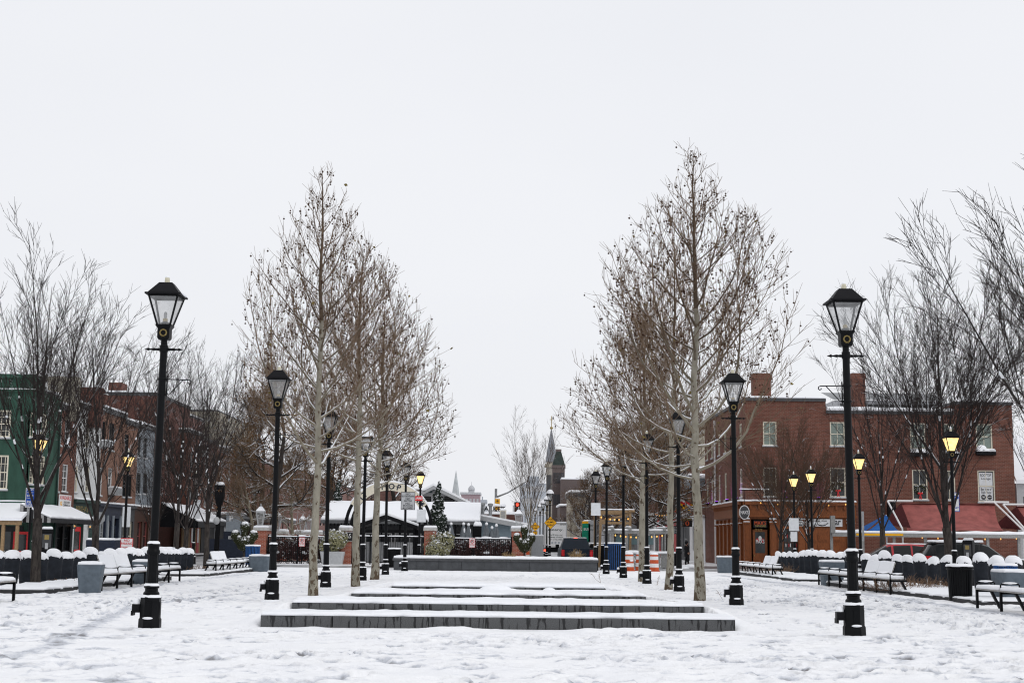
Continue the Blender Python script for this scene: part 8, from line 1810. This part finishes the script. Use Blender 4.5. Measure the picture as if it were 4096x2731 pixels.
def car(name, label, cat, loc, rz, st, paint, wb, wr, glass_rows, parts=True):
    """st: stations from rear to front (x, z sill, z belt, z roof, half width low, half width belt, half width roof)"""
    t = thing(name, label, cat, loc, rz); mb = MB(); V = []; n = 12
    for x, zs, zb_, zr_, hl, hb, hr in st:
        V += [(x, -hl + .08, zs), (x, -hl, zs + .12), (x, -hb, zb_ - .18), (x, -hb + .02, zb_), (x, -hr - .02, zr_ - .07), (x, -hr + .1, zr_), (x, hr - .1, zr_), (x, hr + .02, zr_ - .07), (x, hb - .02, zb_), (x, hb, zb_ - .18), (x, hl, zs + .12), (x, hl - .08, zs)]
    for i in range(len(st) - 1):
        for k in range(n):
            mi = 0
            if k in (3, 7) and glass_rows[i] in ('S',): mi = 1
            if k in (3, 4, 5, 6, 7) and glass_rows[i] == 'W': mi = 1 if k in (4, 5, 6) else 1
            mb.add([], []); mb.f.append([i * n + k, i * n + (k + 1) % n, (i + 1) * n + (k + 1) % n, (i + 1) * n + k]); mb.m.append(mi)
    mb.v = V; mb.f.append(list(range(n))[::-1]); mb.m.append(0); mb.f.append([(len(st) - 1) * n + k for k in range(n)]); mb.m.append(0)
    mb.build('body', [M[paint], M['carglass']], t, smooth=True, angle=28)
    for x in wb:
        for y in (-1, 1): wheel(t, x, y * (st[len(st) // 2][4] - .10), wr)
    return t
def roof_snow(t, x0, x1, hw, z, th=.06): mb = MB(); slab(mb, x0, x1, -hw, hw, z, th, .15, lumpy=.4, rag=.04); mb.build('snow_cap', SNOW, t, smooth=True)
# black SUV, local +x is its front
q = at(1272, 716, 62.5); zc_ = zg(62) + .01
ST = [(-2.32, .42, .92, 1.02, .80, .84, .72), (-2.28, .32, .98, 1.20, .86, .88, .70), (-1.98, .26, 1.04, 1.60, .90, .91, .62), (-1.80, .26, 1.05, 1.66, .91, .92, .63), (-1.0, .25, 1.03, 1.71, .92, .93, .65), (-.92, .25, 1.03, 1.71, .92, .93, .65), (-.02, .25, 1.01, 1.70, .92, .93, .66), (.08, .25, 1.01, 1.69, .92, .93, .66), (.45, .25, 1.0, 1.60, .92, .93, .64), (1.12, .26, 1.0, 1.08, .92, .92, .76), (1.9, .30, .90, .98, .90, .88, .74), (2.25, .38, .75, .84, .82, .78, .6)]
suv = car('suv_car', 'black SUV with snow on its roof parked behind the right bollards', 'car', (q.x + .2, 62.5, zc_), R(-4), ST, 'carblack', (-1.4, 1.35), .36, ['', 'W', '', 'S', '', 'S', '', 'S', 'W', '', ''])
roof_snow(suv, -1.9, .3, .6, 1.70, .09); mb = MB()
slab(mb, 1.25, 2.0, -.65, .65, .98, .04, .2, lumpy=.6); mb.build('bonnet_snow', SNOW, suv, smooth=True)
for y in (-1, 1): mb = MB(); mb.sph((.62, y * 1.0, 1.09), (.1, .14, .09), 9, 6); mb.build('mirror', M['carblack'], suv, smooth=True); mb = MB(); mb.box((-2.16, y * .80, 1.04), (.26, .20, .16)); mb.build('tail_light', M['lampred'], suv); mb = MB(); mb.box((2.05, y * .72, .80), (.3, .2, .13)); mb.build('headlight', M['ltgrey'], suv)
mb = MB(); mb.bar((-2.2, 0, 1.12), (-2.02, .35, 1.3), .02); mb.bx(-1.98, -1.75, -.62, .62, 1.66, 1.71); mb.build('spoiler', M['carblack'], suv)
for x in (-.45, .5): mb = MB(); mb.bx(x - .1, x + .08, -.945, -.93, .86, .90); mb.build('door_handle', M['carblack'], suv)
q = at(1180, 716, 68); ST2 = [(-2.1, .40, .80, .88, .78, .80, .66), (-2.06, .30, .86, 1.02, .82, .84, .64), (-1.75, .24, .92, 1.36, .86, .87, .56), (-1.5, .24, .93, 1.44, .87, .88, .58), (-.9, .23, .92, 1.50, .88, .88, .60), (-.82, .23, .92, 1.50, .88, .88, .60), (.0, .23, .90, 1.47, .88, .88, .6), (.1, .23, .90, 1.46, .88, .88, .6), (.3, .23, .89, 1.40, .88, .88, .58), (1.05, .25, .88, .96, .88, .87, .7), (1.75, .3, .74, .80, .85, .82, .66), (2.05, .38, .6, .68, .78, .7, .5)]
red = car('hatchback_car', 'bright red hatchback behind the right bollards left of the SUV', 'car', (q.x, 69.5, zg(69) + .16), R(176), ST2, 'carred', (-1.3, 1.25), .32, ['', 'W', '', 'S', '', 'S', '', 'S', 'W', '', ''])
roof_snow(red, -1.6, .1, .5, 1.47, .05)
for y in (-1, 1): mb = MB(); mb.sph((.5, y * .95, .98), (.09, .13, .08), 9, 6); mb.build('mirror', M['carred'], red, smooth=True); mb = MB(); mb.box((-1.98, y * .74, .86), (.22, .2, .2)); mb.build('tail_light', M['lampred'], red); mb = MB(); mb.box((1.85, y * .68, .66), (.3, .2, .12)); mb.build('headlight', M['ltgrey'], red)
q = at(1214, 708, 71); 
# dark blue pickup from behind (local +x forward = world +y)
Yp_ = 91.; q = at(757.5, 716, Yp_); pk = thing('pickup_truck', 'dark blue pickup truck seen from behind beyond the planter wall', 'pickup', (q.x, Yp_, zg(Yp_) + .02), 0)
def pb(x0, x1, y0, y1, z0, z1, mb, mi=0): mb.bx(x0, x1, y0, y1, z0, z1, mi)
mb = MB(); P_ = [(-1.0, .55), (-1.02, .75), (-.99, 1.15), (-.96, 1.22), (.96, 1.22), (.99, 1.15), (1.02, .75), (1.0, .55)]; mb.prism(P_, Matrix(((1, 0, 0, 0), (0, 0, 1, 0), (0, 1, 0, 0), (0, 0, 0, 1))), 5.6); mb.build('body', M['carblue'], pk)
mb = MB(); V = [(x * s, y, z) for y, z, x in ((1.75, 1.22, .93), (1.95, 1.86, .74), (3.3, 1.88, .74), (4.1, 1.22, .93)) for s in (-1, 1)]; mb.add(V, [(0, 1, 3, 2), (2, 3, 5, 4), (4, 5, 7, 6), (0, 2, 4, 6), (1, 7, 5, 3)]); mb.build('cab', M['carblue'], pk)
mb = MB(); mb.add([(-.78, 1.79, 1.32), (.78, 1.79, 1.32), (.66, 1.925, 1.78), (-.66, 1.925, 1.78)], [(0, 1, 2, 3)]); mb.add([(-.78, 1.785, 1.30), (-.80, 1.785, 1.30), (-.68, 1.92, 1.80), (-.66, 1.92, 1.80)], [(0, 1, 2, 3)]); mb.build('rear_window', M['carglass'], pk)
mb = MB(); mb.bx(-.93, .93, -.03, 0, .66, 1.18); mb.bx(-.5, .5, -.045, -.03, 1.08, 1.15); mb.build('tailgate', M['carblue'], pk); mb = MB(); mb.lathe([(.1, 0), (.12, .02), (.05, .05)], 12); 
for s in (-1, 1): mb = MB(); mb.bx(min(s * .80, s * .99), max(s * .80, s * .99), -.06, -.031, .74, 1.14); mb.build('tail_light', M['lampred'], pk); mb = MB(); mb.box((s * 1.12, 3.4, 1.35), (.24, .12, .22)); mb.build('mirror', M['black'], pk)
mb = MB(); mb.bx(-1.0, 1.0, -.16, -.02, .48, .64); mb.build('bumper', M['galv'], pk); mb = MB(); mb.bx(-.16, .16, -.175, -.161, .5, .62); mb.build('licence_plate', M['white'], pk); mb = MB(); mb.bx(-.11, .11, 1.915, 1.94, 1.865, 1.895); mb.build('brake_light', M['stoplight'], pk); mb = MB(); mb.prism([(.13 * math.cos(a), .1 * math.sin(a)) for a in np.linspace(0, 6.283, 13)[:-1]], Matrix.Translation((0, -.031, .95)) @ Matrix.Rotation(R(90), 4, 'X'), .012); mb.build('emblem', M['galv'], pk)
for y in (.95, 4.5):
    for s in (-1, 1):
        mb = MB(); Q = Matrix.Translation((s * .86 - .13, y, .39)) @ Matrix.Rotation(R(90), 4, 'Y'); mb.prism([(.39 * math.cos(a), .39 * math.sin(a)) for a in np.linspace(0, 6.283, 23)[:-1]], Q, .26); W0 = mb.build('wheel', M['rubber'], pk); mb = MB(); mb.prism([(.22 * math.cos(a), .22 * math.sin(a)) for a in np.linspace(0, 6.283, 17)[:-1]], Matrix.Translation((s * .86 - .15, y, .39)) @ Matrix.Rotation(R(90), 4, 'Y'), .30); mb.build('rim', M['galv'], W0)
mb = MB(); slab(mb, -.7, .7, 2.0, 3.2, 1.885, .03, .2, lumpy=.7); mb.build('snow_cap', SNOW, pk, smooth=True)
# box truck
Yq = 150.; a = at(715, 700, Yq).x; b_ = at(743.5, 700, Yq).x; zt_q = at(730, 686, Yq).z; w_ = b_ - a; cx_ = (a + b_) / 2; tr = thing('box_truck', 'white delivery box truck seen from behind with green lettering', 'truck', (cx_, Yq, zg(Yq) + .02)); H_ = zt_q - tr.location.z
mb = MB(); mb.bx(-w_ / 2, w_ / 2, 0, 6.2, 1.05, H_); mb.build('box', M['truckwhite'], tr); mb = MB(); mb.bx(-w_ / 2 + .06, w_ / 2 - .06, -.03, 0, 1.15, H_ - .12)
mb.build('rear_door', M['white'], tr); mb = MB()
for s in (-1, 1): mb.bx(s * (w_ / 2) - .05, s * (w_ / 2) + .05, -.05, .05, 1.0, H_ + .02)
mb.bx(-w_ / 2, w_ / 2, -.05, .05, H_ - .06, H_ + .03); mb.build('frame', M['ltgrey'], tr)
mb = MB(); slab(mb, -w_ / 2, w_ / 2, 0, 6.2, H_ + .032, .1, .6); mb.build('snow_cap', SNOW, tr, smooth=True)
o = Vector((cx_, Yq - .035, tr.location.z))
for s2, dx, z, ww, hh, m_ in (('eleany.', .0, H_ * .80, w_ * .72, .34, 'dkgreen'), ("You'll love our", .0, H_ * .66, w_ * .66, .17, 'dkgreen'), ('bananas a bunch.', .0, H_ * .595, w_ * .7, .17, 'dkgreen'), ('301.772.3333', 0, H_ * .525, w_ * .6, .16, 'ink2'), ('KP269', .75, H_ * .955, .6, .15, 'ink2')): text(s2, tr, M[m_], o + Vector((dx, 0, z)), width=ww, height=hh, bold=.01)
mb = MB(); mb.bx(-w_ / 2, w_ / 2, -.12, .1, .55, .85); mb.bx(-1.0, 1.0, .2, 7.5, .75, 1.04); mb.build('chassis', M['black_fr'], tr)
for s in (-1, 1):
    mb = MB(); mb.bx(s * 1.1 - .12, s * 1.1 + .12, -.14, -.121, .62, .84); mb.build('tail_light', M['stoplight'], tr)
    for y in (1.2, 7.2): mb = MB(); mb.prism([(.46 * math.cos(a_), .46 * math.sin(a_)) for a_ in np.linspace(0, 6.283, 21)[:-1]], Matrix.Translation((s * .85 - .2, y, .46)) @ Matrix.Rotation(R(90), 4, 'Y'), .4); mb.build('wheel', M['rubber'], tr)
mb = MB(); mb.bx(-1.05, 1.05, 6.3, 8.2, .8, 2.6); mb.build('cab', M['truckwhite'], tr); mb = MB(); mb.bx(-w_ / 2 - .35, -w_ / 2 - .15, 6.8, 6.9, 1.6, 2.1); mb.build('mirror', M['black'], tr)
mb = MB()
for dx, r_ in ((-.35, .12), (.0, .12), (.35, .12)): mb.prism([(r_ * math.cos(a_), r_ * math.sin(a_)) for a_ in np.linspace(0, 6.283, 13)[:-1]], Matrix.Translation((dx, -.04, H_ * .43)) @ Matrix.Rotation(R(90), 4, 'X'), .004)
mb.build('logo', M['hazeblue'], tr)
# another dark car further along and kick scooter
q = at(782, 716, 112); c2 = car('parked_car', 'dark car right of the pickup, mostly hidden', 'car', (q.x + .1, 114, zg(110) + .05), R(90), ST2, 'carblack', (-1.3, 1.25), .32, ['', 'W', '', 'S', '', 'S', '', 'S', 'W', '', '']); roof_snow(c2, -1.6, .1, .5, 1.47, .08)
q = at(777, 722, 88); sc = thing('kick_scooter', 'dark kick scooter with a red stem leaning beside the pickup', 'scooter', (q.x, 88, zg(88)), R(70)); mb = MB(); mb.tube([(.0, 0, .15), (-.22, 0, 1.1)], .04, 8); mb.build('stem', M['signred'], sc); mb = MB(); mb.bar((-.22, -.28, 1.12), (-.22, .28, 1.12), .035); mb.build('handlebar', M['black'], sc); mb = MB(); mb.box((-.5, 0, .12), (.8, .14, .05)); mb.build('deck', M['black'], sc)
for x in (.02, -.95): mb = MB(); mb.prism([(.11 * math.cos(a_), .11 * math.sin(a_)) for a_ in np.linspace(0, 6.283, 15)[:-1]], Matrix.Translation((x, .025, .11)) @ Matrix.Rotation(R(90), 4, 'X'), .05); mb.build('wheel', M['rubber'], sc)
q = at(693, 717, 120); t = thing('utility_cabinet', 'pale grey utility cabinet behind the second anchor topiary', 'cabinet', (q.x, 120, zg(110))); mb = MB(); mb.bx(-1.0, 1.3, 0, .8, 0, 2.1); mb.build('case', M['ltgrey'], t); mb = MB(); mb.bx(.12, .14, -.012, -.002, .1, 2.0); mb.build('door_seam', M['grey'], t); mb = MB(); slab(mb, -1, 1.3, 0, .8, 2.102, .12, .3); mb.build('snow_cap', SNOW, t, smooth=True)
q = at(690.5, 725, 100); t = thing('marker_box', 'small orange marker box at the foot of the brick pier', 'marker', (q.x + .1, 99, zg(99))); mb = MB(); mb.frust((0, 0, 0), .3, .3, .22, .22, 1.0); mb.build('body', M['orange'], t); mb = MB(); mb.frust((0, 0, .55), .27, .27, .24, .24, .2); mb.build('band', M['white'], t)
# ================================================================ people
def person(label, loc, rz, coat, pose, h=1.74):
    t = thing('person', label, 'person', loc, rz); k = h / 1.74
    J = {}; E = []; Rr = []
    def j(n, x, y, z, r, p=None):
        J[n] = len(Rr); Rr.append((x * k, y * k, z * k, r * k))
        if p: E.append((J[p], J[n]))
    j('pelvis', 0, 0, .95, .15); j('waist', 0, .0, 1.10, .14, 'pelvis'); j('chest', 0, -.01, 1.30, .17, 'waist'); j('neck0', 0, 0, 1.44, .10, 'chest'); j('neck', 0, -.01, 1.50, .06, 'neck0')
    j('head0', 0, -.02, 1.58, .085, 'neck'); j('head1', 0, -.02, 1.66, .098, 'head0'); j('head2', 0, -.01, 1.72, .075, 'head1')
    for s, n in ((-1, 'l'), (1, 'r')):
        st_ = pose.get('step', .12) * s
        j('hip' + n, s * .09, 0, .88, .115, 'pelvis'); j('knee' + n, s * .10, st_ * .6 - .03, .49, .075, 'hip' + n); j('ank' + n, s * .10, st_, .10, .05, 'knee' + n); j('toe' + n, s * .11, st_ - .19, .045, .042, 'ank' + n)
        j('sh' + n, s * .19, 0, 1.40, .085, 'chest'); j('elb' + n, s * .26, pose.get('elb', .04), 1.13, .06, 'sh' + n); j('wr' + n, s * .24, pose.get('hand', -.12), .93, .042, 'elb' + n); j('palm' + n, s * .235, pose.get('hand', -.12) - .03, .86, .036, 'wr' + n)
        for f in range(4): j(f'f{n}{f}', s * .235 + (f - 1.5) * .006, pose.get('hand', -.12) - .055 + f * .02, .80, .009, 'palm' + n); j(f'g{n}{f}', s * .225 + (f - 1.5) * .006, pose.get('hand', -.12) - .05 + f * .018, .765 + .006 * (f in (0, 3)), .008, f'f{n}{f}')
        j('th' + n, s * .215, pose.get('hand', -.12) - .08, .835, .010, 'palm' + n)
    me = bpy.data.meshes.new('body'); me.from_pydata([r[:3] for r in Rr], E, []); o = link('body', me, t); me.materials.append(M['skin']); me.materials.append(M[coat])
    md = o.modifiers.new('skin', 'SKIN'); sk = me.skin_vertices[0].data
    for v, r in zip(sk, Rr): v.radius = (r[3], r[3])
    sk[0].use_root = True; md.use_smooth_shade = True; o.modifiers.new('sub', 'SUBSURF').levels = 1; o.modifiers['sub'].render_levels = 2
    # coat, trousers, hood as clothing shells
    mb = MB(); mb.lathe([(.21, .62), (.215, .80), (.19, 1.05), (.21, 1.28), (.19, 1.42), (.10, 1.50), (.075, 1.53)], 18, jit=lambda q, z: .05 * math.sin(q * 1.4))
    for v in range(len(mb.v)): x, y, z = mb.v[v]; mb.v[v] = (x * k * 1.12, y * k * .82, z * k)
    for s in (-1, 1): mb.tube([(s * .20 * k, 0, 1.40 * k), (s * .27 * k, pose.get('elb', .04) * k, 1.13 * k), (s * .245 * k, pose.get('hand', -.12) * k, .92 * k)], [.095 * k, .075 * k, .055 * k], 10)
    mb.build('coat', M[coat], t, smooth=True, angle=60); mb = MB()
    for s in (-1, 1): st_ = pose.get('step', .12) * s; mb.tube([(s * .09 * k, 0, .90 * k), (s * .10 * k, (st_ * .6 - .03) * k, .49 * k), (s * .10 * k, st_ * k, .08 * k)], [.13 * k, .09 * k, .07 * k], 10)
    mb.build('trousers', M['coat'], t, smooth=True); mb = MB()
    for s in (-1, 1): st_ = pose.get('step', .12) * s; mb.sph((s * .105 * k, (st_ - .09) * k, .05 * k), (.055 * k, .15 * k, .055 * k), 10, 6)
    mb.build('shoes', M['rubber'], t, smooth=True)
    mb = MB()
    if pose.get('hood'): mb.sph((0, .02 * k, 1.655 * k), (.125 * k, .13 * k, .14 * k), 14, 9); mb.build('hood', M[coat], t, smooth=True)
    else: mb.sph((0, .03 * k, 1.67 * k), (.112 * k, .115 * k, .12 * k), 14, 9); mb.sph((0, .08 * k, 1.55 * k), (.09 * k, .06 * k, .14 * k), 10, 7); mb.build('hair', M['hair'], t, smooth=True)
    mb = MB(); y = -.105 * k
    for s in (-1, 1): mb.sph((s * .034 * k, y, 1.645 * k), (.012 * k, .008 * k, .008 * k), 6, 4, mi=1); mb.sph((s * .096 * k, -.02 * k, 1.63 * k), (.012 * k, .02 * k, .03 * k), 6, 4)
    mb.add([(-.014 * k, y, 1.60 * k), (.014 * k, y, 1.60 * k), (0, y + .005, 1.645 * k), (0, y - .03 * k, 1.605 * k)], [(0, 1, 3), (0, 3, 2), (1, 2, 3)]); mb.add([(-.025 * k, y + .004, 1.57 * k), (.025 * k, y + .004, 1.57 * k), (.018 * k, y - .004, 1.562 * k), (-.018 * k, y - .004, 1.562 * k)], [(0, 3, 2, 1)], 2); mb.build('face', [M['skin'], M['ink'], M['lampred']], t)
    return t
q = at(901.5, 738, 108.5); person('person in a black hooded coat and black trousers walking past the shop door', (q.x, 108.5, zg(108) + .02), R(70), 'coat', dict(step=.13, hood=True, hand=-.14), 1.76)
q = at(878.5, 738, 113); person('person with brown hair in a dark navy coat beside the dark tree trunk', (q.x + .15, 113, zg(108) + .02), R(-60), 'coat2', dict(step=.08), 1.70)
